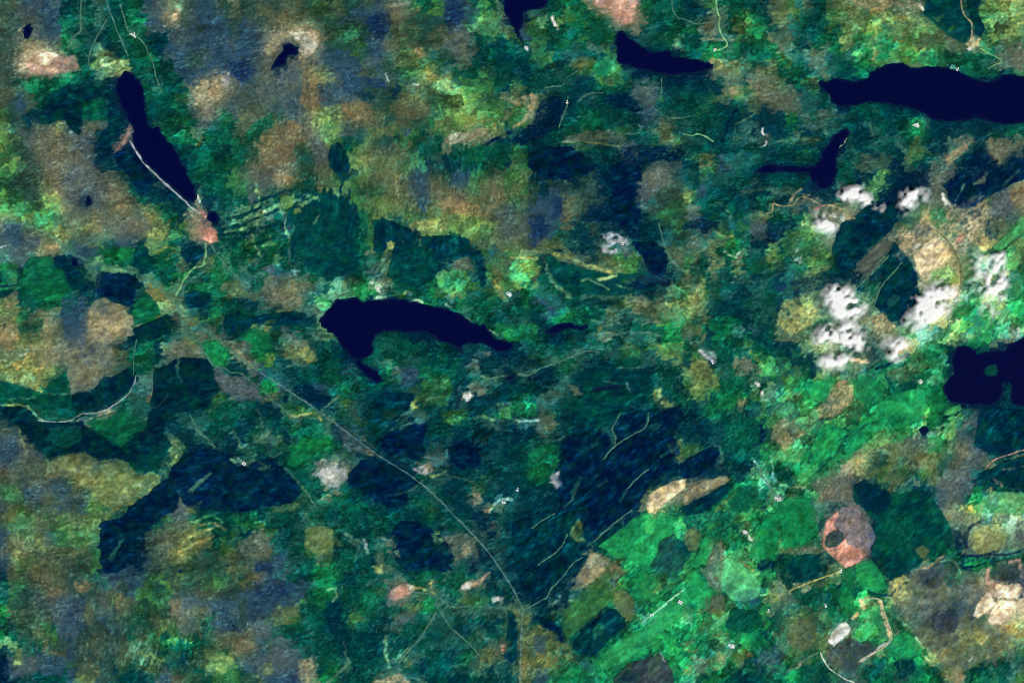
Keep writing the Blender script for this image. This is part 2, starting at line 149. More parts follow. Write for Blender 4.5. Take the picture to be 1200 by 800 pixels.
    16, 21, 16, 17, 16, 17, 16, 14, 14, 14, 23, 24, 24, 24, 23, 14, 24, 21, 17, 16, 17, 18, 24, 24, 16, 17, 17, 24, 23, 24, 16, 11, 12, 12, 22, 24, 17, 16, 15, 23, 23, 16, 17, 23, 24, 5, 16, 15, 15, 23, 15, 21, 20, 28, 20, 23, 14, 28, 5, 28, 20, 20, 4, 16, 15, 16, 15, 15, 16, 5, 7, 7, 7, 28, 23, 24, 1, 1, 14, 23, 5, 16, 16, 11, 23, 15, 24, 23, 14, 23, 16, 14, 23, 16, 5, 5, 28, 14, 13, 14, 13, 11, 14, 14, 23, 24, 14, 14, 25, 25, 5, 21, 21, 28, 17, 22, 22, 22, 21, 28,
    19, 20, 16, 17, 17, 17, 16, 16, 15, 14, 14, 23, 14, 14, 14, 14, 14, 7, 21, 18, 21, 24, 17, 17, 17, 17, 5, 5, 24, 16, 16, 11, 24, 5, 10, 10, 24, 24, 16, 21, 23, 23, 18, 21, 26, 24, 16, 16, 15, 16, 16, 20, 19, 20, 28, 28, 23, 23, 6, 28, 27, 17, 6, 23, 16, 15, 15, 15, 24, 23, 15, 24, 24, 14, 13, 13, 13, 13, 5, 28, 5, 5, 16, 23, 16, 15, 14, 14, 23, 24, 15, 2, 23, 5, 29, 5, 16, 14, 14, 10, 14, 23, 16, 24, 15, 16, 15, 14, 21, 21, 21, 28, 24, 23, 21, 22, 26, 26, 28, 28,
    14, 14, 16, 16, 17, 17, 16, 16, 24, 14, 15, 14, 13, 14, 14, 14, 14, 10, 7, 5, 24, 24, 14, 17, 17, 17, 5, 5, 7, 4, 11, 11, 11, 5, 9, 24, 24, 23, 21, 21, 20, 21, 18, 18, 24, 16, 28, 17, 17, 17, 18, 28, 24, 5, 28, 23, 16, 28, 7, 21, 23, 18, 17, 23, 23, 16, 15, 16, 24, 24, 24, 24, 23, 21, 14, 14, 14, 23, 5, 28, 28, 10, 28, 23, 23, 24, 14, 14, 23, 23, 16, 23, 23, 14, 11, 29, 12, 0, 23, 12, 23, 24, 23, 24, 14, 14, 16, 22, 21, 26, 26, 7, 7, 18, 20, 22, 26, 26, 16, 17,
    6, 6, 16, 16, 17, 17, 17, 16, 16, 1, 14, 23, 14, 14, 14, 14, 17, 17, 5, 7, 11, 23, 14, 14, 14, 17, 16, 16, 14, 14, 23, 11, 11, 11, 10, 24, 16, 20, 16, 24, 13, 13, 19, 13, 13, 13, 13, 23, 23, 18, 18, 16, 16, 17, 16, 16, 16, 17, 16, 23, 16, 18, 16, 1, 23, 23, 16, 15, 15, 15, 14, 15, 28, 5, 4, 5, 29, 10, 29, 28, 28, 10, 21, 23, 15, 14, 15, 16, 23, 16, 16, 14, 23, 3, 11, 12, 11, 1, 21, 26, 22, 16, 24, 14, 15, 14, 14, 21, 26, 26, 26, 25, 10, 21, 20, 21, 22, 22, 16, 18,
    6, 10, 7, 16, 11, 10, 10, 16, 1, 1, 10, 10, 12, 11, 10, 14, 18, 17, 17, 5, 5, 21, 23, 14, 17, 18, 16, 16, 16, 16, 23, 23, 15, 5, 5, 24, 24, 10, 21, 13, 13, 13, 13, 13, 13, 13, 13, 13, 13, 13, 13, 23, 16, 16, 24, 16, 16, 16, 23, 16, 17, 16, 15, 16, 1, 23, 28, 16, 15, 15, 16, 5, 24, 23, 10, 5, 5, 7, 7, 7, 7, 5, 21, 15, 14, 15, 14, 15, 15, 23, 23, 14, 24, 5, 7, 11, 3, 12, 22, 26, 13, 26, 21, 23, 14, 14, 14, 19, 22, 26, 25, 25, 21, 20, 19, 18, 21, 21, 19, 18,
    8, 7, 29, 4, 5, 10, 11, 0, 1, 1, 11, 10, 11, 10, 10, 32, 17, 18, 17, 14, 11, 24, 5, 28, 17, 28, 1, 14, 14, 15, 14, 14, 23, 15, 14, 14, 14, 24, 16, 13, 13, 13, 13, 13, 13, 13, 13, 13, 13, 13, 13, 13, 13, 23, 14, 17, 17, 15, 16, 23, 23, 23, 14, 14, 16, 18, 18, 16, 17, 16, 23, 24, 24, 23, 23, 24, 10, 28, 28, 21, 20, 16, 5, 14, 15, 16, 15, 14, 16, 23, 14, 5, 11, 7, 10, 28, 5, 3, 12, 26, 26, 10, 10, 10, 14, 14, 17, 22, 21, 25, 25, 21, 20, 18, 16, 19, 19, 22, 20, 19,
    9, 5, 16, 16, 4, 10, 10, 29, 1, 0, 12, 10, 11, 10, 10, 10, 16, 16, 14, 14, 23, 24, 24, 23, 11, 16, 1, 1, 15, 6, 6, 7, 14, 15, 16, 16, 23, 21, 20, 13, 13, 13, 13, 13, 13, 13, 13, 13, 13, 13, 13, 13, 13, 13, 13, 13, 23, 16, 18, 19, 16, 17, 23, 14, 15, 17, 16, 14, 15, 16, 5, 23, 23, 15, 16, 16, 16, 16, 18, 19, 4, 5, 17, 14, 16, 16, 14, 14, 1, 15, 16, 24, 7, 10, 29, 5, 29, 11, 10, 14, 12, 14, 10, 10, 10, 23, 20, 21, 22, 20, 21, 20, 18, 16, 12, 18, 23, 20, 10, 21,
    10, 9, 5, 4, 28, 10, 8, 29, 0, 12, 12, 11, 10, 10, 11, 23, 14, 16, 16, 15, 23, 24, 23, 11, 24, 11, 24, 14, 16, 18, 18, 23, 17, 24, 12, 16, 23, 24, 21, 23, 13, 13, 23, 15, 23, 16, 15, 15, 13, 13, 13, 13, 13, 13, 13, 13, 13, 16, 23, 18, 18, 18, 17, 15, 13, 13, 13, 23, 14, 23, 5, 10, 15, 24, 23, 23, 24, 15, 18, 18, 11, 16, 10, 14, 18, 18, 16, 18, 14, 14, 16, 7, 10, 5, 29, 29, 10, 26, 26, 7, 23, 12, 12, 10, 11, 10, 28, 22, 22, 22, 20, 20, 28, 24, 18, 19, 18, 10, 10, 23,
    9, 5, 28, 5, 7, 7, 11, 11, 12, 12, 12, 11, 11, 14, 14, 14, 16, 17, 14, 21, 10, 5, 6, 17, 17, 17, 11, 10, 11, 18, 18, 17, 23, 24, 10, 10, 23, 15, 16, 14, 13, 13, 13, 13, 16, 23, 16, 16, 16, 15, 14, 16, 14, 13, 23, 15, 15, 13, 13, 13, 13, 24, 16, 16, 16, 15, 15, 16, 16, 16, 23, 16, 23, 6, 23, 16, 28, 5, 20, 27, 17, 24, 23, 16, 16, 16, 17, 27, 16, 16, 15, 14, 14, 15, 21, 7, 26, 26, 23, 14, 10, 23, 14, 13, 10, 26, 31, 22, 20, 20, 18, 14, 13, 18, 18, 17, 10, 13, 13, 13,
    5, 9, 4, 8, 8, 12, 11, 10, 10, 11, 11, 12, 11, 5, 4, 16, 17, 17, 14, 11, 11, 11, 11, 11, 17, 18, 17, 10, 10, 18, 18, 17, 23, 5, 6, 10, 23, 15, 16, 15, 13, 13, 13, 16, 16, 16, 15, 16, 16, 15, 15, 16, 14, 14, 14, 14, 24, 14, 13, 13, 14, 14, 23, 16, 23, 16, 23, 24, 23, 23, 16, 24, 23, 28, 28, 23, 23, 5, 7, 27, 16, 28, 24, 34, 16, 16, 16, 23, 18, 16, 16, 16, 14, 16, 21, 14, 21, 26, 22, 12, 13, 10, 13, 23, 21, 31, 10, 27, 17, 16, 20, 13, 13, 13, 13, 13, 13, 13, 13, 13,
    5, 7, 7, 6, 8, 10, 10, 11, 10, 10, 11, 11, 11, 11, 4, 16, 17, 17, 15, 24, 10, 14, 14, 11, 24, 17, 17, 14, 10, 12, 18, 28, 15, 15, 24, 24, 16, 15, 16, 16, 14, 13, 13, 16, 23, 24, 16, 23, 23, 16, 15, 16, 14, 16, 14, 10, 14, 15, 14, 14, 14, 14, 14, 16, 24, 24, 16, 24, 23, 14, 14, 14, 16, 16, 16, 23, 24, 16, 23, 21, 14, 5, 10, 14, 16, 16, 10, 11, 17, 19, 20, 23, 16, 14, 16, 14, 22, 25, 26, 23, 30, 10, 23, 14, 16, 14, 16, 5, 28, 28, 20, 13, 13, 13, 13, 13, 13, 13, 13, 13,
    6, 7, 7, 6, 7, 7, 27, 16, 10, 11, 11, 10, 10, 5, 14, 16, 16, 17, 24, 14, 14, 14, 14, 14, 14, 12, 23, 16, 16, 12, 1, 23, 23, 15, 15, 15, 16, 15, 17, 16, 1, 23, 13, 13, 16, 17, 11, 1, 1, 16, 17, 16, 16, 16, 15, 24, 15, 14, 24, 14, 23, 24, 24, 14, 13, 16, 17, 23, 14, 14, 14, 13, 14, 16, 14, 14, 14, 16, 16, 16, 6, 8, 5, 28, 24, 16, 11, 11, 16, 20, 20, 23, 23, 5, 16, 14, 26, 22, 16, 23, 21, 23, 23, 16, 24, 5, 5, 5, 16, 20, 16, 13, 13, 13, 13, 13, 28, 13, 13, 13,
    7, 7, 7, 7, 7, 7, 16, 16, 10, 11, 10, 10, 14, 14, 14, 14, 24, 10, 24, 14, 14, 14, 14, 14, 14, 12, 0, 0, 0, 16, 1, 16, 23, 23, 15, 16, 16, 16, 16, 17, 16, 23, 16, 13, 13, 16, 23, 1, 1, 17, 17, 28, 16, 15, 14, 16, 23, 24, 23, 13, 14, 23, 13, 13, 14, 16, 23, 14, 14, 16, 16, 14, 14, 14, 14, 14, 16, 16, 16, 14, 28, 8, 5, 5, 16, 16, 17, 16, 24, 23, 16, 23, 28, 28, 18, 27, 27, 17, 27, 24, 23, 24, 23, 28, 16, 5, 5, 16, 16, 22, 20, 11, 13, 13, 13, 13, 13, 13, 13, 13,
    16, 7, 7, 24, 7, 16, 16, 16, 11, 10, 10, 14, 14, 14, 14, 23, 23, 10, 11, 14, 14, 14, 14, 14, 14, 11, 0, 0, 12, 12, 17, 18, 1, 24, 14, 14, 14, 1, 23, 16, 17, 16, 16, 16, 16, 14, 16, 23, 6, 17, 28, 16, 17, 14, 14, 11, 11, 23, 14, 14, 14, 16, 16, 14, 16, 23, 24, 14, 16, 13, 13, 13, 13, 23, 14, 14, 16, 27, 16, 14, 28, 7, 28, 28, 16, 17, 16, 16, 21, 16, 21, 23, 28, 18, 19, 19, 18, 7, 10, 10, 6, 5, 5, 20, 16, 16, 16, 20, 17, 16, 17, 13, 13, 13, 13, 13, 13, 13, 17, 13,
    15, 16, 16, 16, 24, 16, 16, 16, 14, 14, 14, 14, 14, 14, 23, 24, 23, 10, 14, 14, 14, 14, 14, 14, 16, 28, 16, 0, 1, 1, 12, 11, 23, 14, 24, 23, 13, 13, 13, 23, 16, 16, 23, 14, 14, 14, 14, 16, 6, 28, 28, 16, 23, 14, 26, 14, 14, 14, 14, 15, 17, 18, 16, 23, 24, 24, 23, 16, 14, 16, 16, 16, 16, 14, 14, 14, 17, 6, 16, 16, 15, 27, 6, 16, 18, 18, 17, 16, 28, 22, 24, 23, 5, 5, 19, 19, 17, 10, 10, 10, 5, 5, 20, 16, 20, 18, 18, 20, 19, 17, 17, 13, 13, 13, 13, 13, 13, 13, 14, 13,
    16, 23, 16, 16, 23, 16, 16, 16, 14, 14, 14, 14, 14, 24, 16, 23, 23, 23, 14, 14, 14, 14, 14, 16, 17, 16, 16, 16, 23, 16, 14, 14, 24, 28, 16, 16, 23, 14, 13, 23, 28, 5, 23, 16, 15, 14, 15, 14, 7, 28, 16, 23, 14, 1, 23, 14, 15, 14, 21, 22, 19, 19, 18, 11, 23, 23, 16, 16, 16, 16, 16, 16, 16, 14, 14, 23, 16, 5, 7, 16, 16, 14, 23, 18, 18, 17, 10, 16, 16, 28, 23, 12, 24, 28, 20, 19, 10, 10, 10, 28, 5, 5, 17, 19, 19, 19, 19, 24, 20, 17, 19, 16, 13, 13, 13, 13, 13, 14, 14, 14,
    14, 14, 14, 14, 24, 16, 16, 16, 16, 16, 23, 24, 10, 23, 17, 23, 23, 14, 14, 23, 16, 23, 15, 23, 17, 16, 23, 16, 16, 16, 14, 14, 14, 24, 5, 5, 5, 24, 23, 16, 28, 4, 23, 16, 14, 15, 14, 24, 24, 24, 23, 16, 28, 18, 28, 14, 16, 23, 18, 22, 18, 18, 23, 11, 28, 16, 14, 15, 16, 16, 16, 16, 14, 13, 13, 14, 13, 14, 14, 23, 14, 14, 16, 17, 16, 23, 16, 14, 23, 28, 12, 28, 5, 4, 28, 10, 5, 10, 5, 5, 5, 18, 19, 19, 17, 19, 20, 20, 20, 19, 17, 20, 20, 23, 12, 14, 14, 14, 14, 14,
    3, 14, 14, 14, 23, 23, 23, 23, 24, 34, 10, 10, 23, 16, 16, 16, 24, 16, 14, 14, 14, 23, 24, 23, 23, 16, 16, 16, 14, 14, 23, 16, 14, 16, 24, 16, 16, 23, 24, 23, 23, 28, 28, 16, 16, 21, 23, 24, 14, 24, 16, 16, 17, 28, 16, 15, 24, 21, 24, 23, 23, 22, 24, 10, 5, 23, 14, 14, 15, 15, 16, 23, 13, 13, 23, 23, 14, 13, 14, 14, 14, 23, 14, 23, 14, 16, 16, 16, 17, 16, 28, 10, 10, 10, 4, 10, 5, 28, 28, 28, 18, 17, 19, 19, 16, 18, 19, 19, 5, 18, 16, 28, 23, 12, 12, 14, 14, 14, 14, 14,
    4, 0, 14, 14, 14, 14, 14, 14, 14, 14, 16, 16, 16, 16, 17, 17, 16, 14, 14, 14, 14, 14, 14, 24, 16, 16, 23, 15, 14, 16, 23, 24, 16, 14, 17, 16, 16, 17, 24, 1, 1, 24, 23, 16, 16, 14, 14, 14, 14, 14, 16, 16, 16, 14, 14, 16, 14, 14, 23, 14, 13, 14, 14, 10, 24, 23, 16, 14, 14, 14, 23, 23, 14, 13, 24, 24, 14, 14, 13, 14, 15, 13, 14, 14, 23, 16, 17, 17, 16, 13, 28, 10, 11, 4, 5, 28, 18, 16, 18, 28, 16, 18, 24, 27, 20, 18, 19, 24, 14, 24, 21, 28, 12, 23, 12, 14, 14, 14, 14, 14,
    0, 0, 10, 14, 14, 14, 14, 16, 14, 14, 14, 14, 16, 16, 17, 16, 14, 14, 14, 24, 21, 14, 14, 23, 23, 16, 14, 24, 13, 16, 21, 24, 21, 14, 23, 17, 17, 17, 18, 16, 1, 1, 10, 16, 14, 13, 14, 14, 13, 16, 14, 14, 23, 13, 14, 14, 24, 14, 14, 23, 13, 14, 16, 23, 23, 14, 13, 13, 13, 14, 16, 24, 24, 14, 13, 13, 14, 13, 13, 28, 14, 23, 14, 23, 23, 16, 18, 17, 17, 13, 24, 10, 10, 11, 28, 10, 16, 19, 19, 16, 19, 19, 7, 10, 5, 20, 11, 12, 12, 20, 28, 27, 12, 12, 23, 14, 14, 23, 23, 14,
    0, 1, 0, 11, 14, 14, 14, 16, 14, 14, 14, 14, 13, 14, 16, 14, 14, 14, 14, 23, 21, 16, 13, 13, 14, 23, 14, 13, 23, 23, 16, 23, 16, 23, 18, 17, 17, 17, 16, 17, 24, 0, 1, 9, 14, 14, 13, 14, 14, 16, 23, 24, 14, 13, 13, 14, 14, 14, 23, 14, 16, 16, 16, 18, 18, 16, 13, 13, 13, 23, 14, 24, 23, 13, 13, 13, 13, 13, 14, 28, 28, 6, 16, 14, 16, 16, 16, 16, 16, 23, 28, 10, 5, 20, 23, 28, 19, 18, 16, 19, 18, 7, 7, 5, 5, 11, 11, 11, 24, 18, 20, 10, 9, 12, 12, 12, 14, 14, 14, 14,
    1, 1, 0, 11, 0, 14, 14, 5, 5, 5, 14, 14, 14, 13, 14, 14, 16, 16, 23, 23, 27, 13, 14, 13, 14, 13, 13, 14, 14, 23, 14, 14, 14, 16, 17, 17, 16, 16, 23, 24, 28, 24, 14, 14, 1, 14, 24, 23, 14, 16, 11, 10, 24, 13, 13, 14, 23, 23, 16, 14, 14, 16, 18, 18, 17, 13, 13, 13, 14, 13, 23, 13, 13, 13, 13, 13, 14, 13, 13, 10, 28, 13, 13, 13, 11, 14, 16, 16, 16, 18, 20, 5, 20, 21, 18, 16, 19, 16, 19, 19, 10, 25, 5, 23, 5, 5, 24, 5, 5, 5, 6, 23, 8, 11, 12, 12, 23, 14, 24, 10,
    0, 0, 4, 5, 11, 6, 5, 5, 5, 5, 6, 14, 27, 27, 16, 16, 16, 23, 16, 23, 21, 14, 13, 14, 14, 14, 23, 24, 22, 24, 24, 14, 14, 16, 16, 16, 16, 12, 34, 34, 10, 4, 23, 5, 14, 13, 13, 13, 23, 10, 10, 24, 14, 14, 14, 15, 14, 14, 16, 23, 16, 16, 17, 18, 17, 13, 13, 13, 13, 13, 13, 13, 13, 13, 13, 14, 13, 13, 14, 14, 13, 13, 13, 14, 11, 16, 14, 14, 23, 21, 18, 16, 23, 18, 23, 18, 16, 28, 10, 10, 7, 7, 23, 28, 5, 28, 5, 10, 10, 5, 23, 4, 11, 12, 12, 24, 10, 23, 14, 14,
    9, 8, 0, 4, 4, 5, 9, 5, 5, 5, 5, 6, 27, 27, 27, 16, 16, 14, 16, 27, 13, 14, 16, 24, 13, 14, 14, 14, 14, 14, 14, 14, 13, 14, 16, 16, 23, 34, 10, 10, 10, 16, 14, 14, 14, 13, 13, 13, 13, 16, 24, 23, 24, 15, 15, 23, 15, 16, 14, 16, 23, 16, 17, 16, 16, 14, 13, 14, 13, 13, 13, 13, 13, 13, 14, 23, 13, 23, 14, 13, 13, 13, 13, 14, 14, 14, 14, 14, 22, 21, 16, 22, 23, 18, 20, 19, 28, 11, 10, 10, 10, 7, 5, 28, 24, 28, 23, 16, 28, 6, 23, 11, 12, 12, 23, 16, 16, 14, 14, 24,
    4, 8, 3, 4, 11, 0, 1, 4, 28, 9, 5, 6, 27, 27, 27, 5, 6, 16, 7, 14, 13, 16, 21, 23, 14, 14, 13, 14, 14, 14, 14, 14, 13, 13, 14, 16, 16, 16, 10, 24, 16, 14, 24, 13, 14, 13, 13, 13, 23, 16, 23, 24, 14, 14, 14, 16, 28, 23, 24, 16, 14, 16, 16, 16, 16, 11, 13, 14, 14, 13, 13, 13, 13, 13, 23, 13, 14, 14, 24, 24, 24, 10, 10, 11, 10, 16, 16, 16, 16, 22, 24, 16, 16, 24, 20, 21, 12, 11, 12, 10, 13, 14, 23, 20, 5, 5, 24, 10, 23, 5, 12, 12, 12, 12, 14, 16, 14, 16, 14, 14,
    28, 28, 0, 1, 0, 0, 1, 1, 4, 5, 6, 6, 6, 27, 6, 6, 7, 7, 14, 14, 1, 24, 24, 14, 16, 14, 14, 16, 14, 16, 13, 14, 13, 13, 13, 16, 16, 14, 16, 10, 16, 16, 14, 14, 13, 23, 24, 15, 24, 23, 24, 16, 14, 14, 16, 10, 28, 16, 14, 14, 24, 14, 14, 14, 14, 14, 13, 23, 13, 13, 14, 13, 14, 23, 13, 13, 28, 7, 10, 10, 10, 10, 10, 10, 16, 16, 17, 14, 24, 16, 21, 24, 23, 24, 16, 24, 10, 12, 12, 11, 13, 14, 14, 23, 5, 23, 23, 14, 14, 23, 12, 12, 12, 12, 16, 23, 10, 16, 14, 14,
    5, 27, 28, 0, 1, 8, 4, 4, 1, 1, 27, 6, 27, 27, 6, 24, 14, 13, 14, 14, 13, 11, 5, 21, 16, 16, 16, 16, 14, 16, 13, 14, 13, 14, 16, 24, 16, 16, 4, 16, 16, 14, 16, 14, 14, 13, 13, 16, 16, 16, 17, 24, 16, 14, 15, 10, 23, 15, 22, 14, 23, 14, 23, 14, 14, 14, 14, 23, 13, 13, 14, 13, 13, 23, 13, 7, 25, 10, 10, 25, 10, 13, 13, 14, 16, 28, 18, 16, 28, 16, 21, 22, 10, 19, 18, 24, 11, 12, 12, 10, 14, 14, 14, 14, 14, 14, 14, 14, 14, 23, 12, 12, 12, 16, 18, 20, 22, 18, 21, 20,
    1, 4, 28, 5, 3, 4, 0, 1, 4, 1, 28, 28, 23, 6, 23, 14, 14, 14, 16, 14, 12, 11, 21, 23, 16, 23, 14, 16, 24, 16, 14, 16, 6, 5, 24, 16, 24, 23, 16, 16, 16, 16, 16, 16, 16, 14, 14, 16, 16, 17, 28, 16, 24, 14, 14, 24, 10, 21, 22, 23, 24, 15, 14, 14, 14, 23, 13, 14, 16, 13, 13, 14, 23, 13, 14, 10, 25, 7, 17, 28, 14, 14, 14, 16, 28, 27, 16, 16, 28, 20, 21, 18, 18, 18, 19, 24, 24, 14, 16, 30, 24, 15, 14, 14, 14, 15, 15, 14, 14, 12, 12, 7, 7, 17, 20, 22, 20, 21, 22, 22,
    5, 5, 27, 28, 5, 28, 4, 27, 5, 5, 6, 27, 6, 23, 14, 13, 13, 13, 14, 28, 0, 0, 16, 14, 16, 15, 16, 16, 17, 16, 15, 23, 16, 16, 15, 23, 16, 16, 15, 15, 16, 16, 14, 16, 16, 18, 16, 14, 15, 16, 17, 16, 16, 15, 17, 13, 13, 14, 23, 16, 14, 14, 14, 14, 23, 13, 14, 13, 14, 13, 13, 14, 24, 13, 13, 16, 20, 7, 20, 19, 14, 16, 23, 23, 16, 16, 28, 27, 18, 16, 17, 18, 18, 18, 18, 24, 18, 30, 12, 12, 30, 12, 23, 14, 16, 16, 16, 14, 14, 14, 5, 10, 11, 10, 10, 18, 20, 22, 21, 21,
    3, 27, 27, 5, 11, 5, 28, 27, 6, 4, 6, 6, 13, 13, 14, 13, 13, 13, 16, 4, 4, 12, 21, 16, 17, 23, 15, 16, 20, 17, 28, 16, 16, 15, 15, 24, 23, 23, 16, 23, 16, 15, 16, 16, 16, 18, 16, 14, 13, 16, 16, 15, 16, 17, 16, 24, 13, 10, 23, 14, 14, 14, 23, 23, 14, 14, 14, 5, 13, 14, 13, 23, 14, 13, 16, 17, 19, 18, 19, 20, 14, 14, 16, 28, 16, 16, 16, 5, 16, 18, 18, 18, 18, 18, 18, 18, 23, 30, 12, 32, 11, 12, 14, 15, 16, 16, 16, 16, 15, 14, 14, 11, 24, 21, 10, 24, 24, 21, 22, 22,
    1, 5, 6, 27, 5, 0, 23, 28, 6, 28, 27, 27, 13, 14, 23, 14, 13, 3, 4, 11, 8, 5, 6, 5, 7, 16, 16, 28, 14, 14, 10, 28, 23, 15, 16, 16, 28, 6, 7, 16, 23, 15, 14, 16, 16, 15, 13, 13, 13, 13, 5, 13, 23, 11, 23, 24, 24, 13, 11, 23, 14, 14, 23, 14, 14, 14, 24, 28, 13, 13, 23, 13, 13, 16, 17, 18, 20, 20, 19, 20, 5, 27, 16, 16, 16, 16, 16, 26, 28, 19, 18, 18, 16, 18, 18, 18, 32, 13, 12, 10, 12, 12, 14, 15, 16, 16, 16, 16, 16, 14, 14, 24, 13, 11, 7, 25, 7, 24, 22, 11,
    1, 5, 9, 4, 6, 0, 23, 28, 27, 28, 27, 27, 14, 14, 23, 14, 13, 4, 4, 11, 4, 5, 7, 9, 7, 16, 28, 23, 29, 3, 10, 8, 16, 15, 23, 16, 5, 7, 6, 24, 16, 10, 23, 16, 23, 10, 14, 13, 13, 13, 24, 4, 11, 11, 11, 23, 24, 23, 23, 16, 23, 14, 14, 14, 14, 14, 23, 5, 5, 14, 14, 16, 18, 18, 17, 18, 19, 19, 23, 23, 13, 5, 18, 24, 17, 16, 17, 16, 22, 16, 19, 5, 18, 16, 18, 18, 11, 32, 13, 10, 32, 12, 14, 15, 16, 16, 16, 16, 16, 15, 14, 24, 13, 12, 7, 25, 11, 24, 21, 11,
    0, 5, 9, 11, 27, 5, 5, 5, 5, 4, 4, 28, 13, 23, 14, 14, 13, 3, 4, 12, 5, 6, 6, 3, 16, 3, 28, 5, 3, 4, 11, 9, 23, 23, 15, 16, 28, 6, 6, 14, 16, 16, 23, 15, 24, 16, 10, 13, 13, 13, 14, 14, 11, 23, 10, 11, 13, 23, 11, 23, 14, 14, 16, 14, 14, 23, 13, 14, 24, 10, 16, 18, 17, 16, 18, 18, 19, 23, 23, 14, 13, 16, 18, 10, 21, 17, 18, 27, 20, 16, 18, 5, 28, 28, 10, 5, 11, 16, 30, 30, 30, 30, 13, 14, 15, 15, 15, 5, 5, 14, 16, 18, 14, 11, 12, 10, 11, 12, 24, 23,
    1, 5, 27, 28, 5, 4, 4, 4, 4, 29, 4, 28, 14, 14, 14, 13, 13, 1, 3, 4, 6, 5, 29, 3, 29, 29, 4, 4, 3, 4, 4, 4, 1, 1, 23, 23, 16, 10, 6, 16, 16, 17, 16, 14, 5, 16, 23, 14, 23, 14, 14, 13, 13, 10, 23, 1, 13, 13, 24, 14, 14, 13, 14, 14, 24, 13, 13, 13, 10, 10, 28, 17, 5, 17, 18, 19, 17, 37, 37, 37, 16, 17, 19, 10, 5, 21, 7, 21, 10, 19, 16, 14, 16, 16, 16, 14, 24, 14, 16, 30, 10, 12, 14, 14, 14, 14, 16, 16, 6, 16, 14, 17, 18, 14, 14, 14, 14, 18, 16, 17,
    1, 9, 28, 5, 8, 11, 4, 4, 3, 3, 3, 28, 13, 14, 1, 1, 13, 3, 3, 4, 29, 3, 29, 3, 29, 3, 3, 5, 5, 8, 1, 2, 1, 23, 23, 16, 16, 16, 17, 16, 19, 16, 15, 16, 10, 10, 16, 14, 14, 13, 14, 1, 13, 23, 16, 13, 23, 14, 24, 14, 13, 13, 14, 24, 14, 13, 14, 13, 14, 10, 10, 9, 16, 19, 19, 17, 16, 37, 37, 37, 28, 18, 16, 24, 5, 20, 20, 20, 20, 16, 17, 16, 14, 14, 14, 14, 16, 5, 27, 10, 18, 20, 16, 23, 14, 14, 14, 24, 11, 11, 24, 18, 16, 14, 18, 18, 18, 25, 11, 12,
    14, 5, 4, 4, 9, 11, 4, 4, 3, 3, 29, 23, 1, 1, 1, 1, 1, 29, 28, 29, 3, 27, 29, 5, 29, 28, 29, 3, 29, 8, 10, 1, 23, 0, 16, 14, 16, 16, 17, 19, 14, 14, 16, 16, 23, 16, 24, 16, 16, 18, 17, 16, 23, 17, 16, 16, 24, 14, 14, 24, 23, 24, 13, 13, 13, 14, 23, 13, 10, 10, 9, 8, 8, 17, 19, 17, 16, 16, 23, 23, 27, 19, 16, 10, 10, 21, 20, 20, 21, 19, 19, 16, 16, 14, 14, 14, 23, 6, 25, 17, 20, 16, 18, 19, 13, 13, 13, 11, 12, 3, 12, 11, 18, 23, 18, 10, 32, 13, 13, 34,
    16, 6, 28, 3, 4, 8, 4, 8, 3, 9, 8, 29, 23, 0, 3, 1, 1, 28, 29, 28, 3, 3, 29, 3, 28, 5, 3, 29, 4, 3, 1, 0, 1, 1, 1, 1, 23, 19, 18, 17, 14, 16, 16, 24, 23, 10, 10, 10, 28, 17, 11, 17, 16, 16, 10, 10, 10, 14, 23, 14, 14, 13, 14, 14, 14, 13, 13, 10, 10, 5, 28, 1, 28, 19, 18, 5, 28, 5, 5, 17, 21, 18, 19, 24, 10, 18, 20, 21, 20, 23, 21, 10, 16, 25, 25, 27, 5, 16, 14, 28, 19, 18, 20, 16, 10, 10, 11, 24, 3, 3, 3, 12, 24, 12, 12, 10, 30, 10, 13, 13,
    23, 28, 3, 29, 0, 3, 9, 9, 3, 3, 3, 3, 0, 4, 3, 1, 28, 28, 29, 28, 0, 3, 0, 4, 8, 4, 3, 3, 1, 1, 2, 1, 1, 2, 1, 1, 16, 18, 18, 23, 16, 16, 17, 16, 24, 12, 32, 30, 10, 21, 21, 24, 16, 18, 10, 23, 23, 16, 14, 16, 14, 13, 13, 13, 14, 23, 14, 23, 14, 28, 28, 5, 17, 18, 18, 5, 5, 17, 16, 18, 19, 18, 18, 19, 10, 23, 23, 23, 1, 20, 5, 10, 5, 16, 16, 16, 14, 16, 16, 17, 16, 19, 16, 17, 10, 11, 7, 10, 12, 38, 3, 24, 12, 3, 12, 12, 31, 31, 31, 25,
    16, 29, 29, 3, 0, 0, 9, 1, 1, 1, 3, 3, 12, 28, 8, 4, 29, 29, 20, 29, 9, 12, 0, 0, 1, 1, 1, 1, 3, 1, 1, 1, 1, 1, 1, 28, 16, 17, 16, 24, 16, 17, 17, 23, 16, 34, 30, 10, 16, 18, 18, 24, 24, 16, 10, 28, 28, 16, 26, 14, 24, 23, 13, 13, 24, 13, 13, 28, 28, 28, 28, 28, 5, 10, 28, 28, 16, 18, 17, 19, 18, 16, 28, 5, 11, 28, 23, 1, 1, 19, 24, 10, 24, 24, 16, 16, 23, 14, 23, 17, 18, 10, 10, 14, 5, 10, 7, 7, 11, 12, 11, 24, 11, 12, 11, 32, 31, 31, 31, 31,
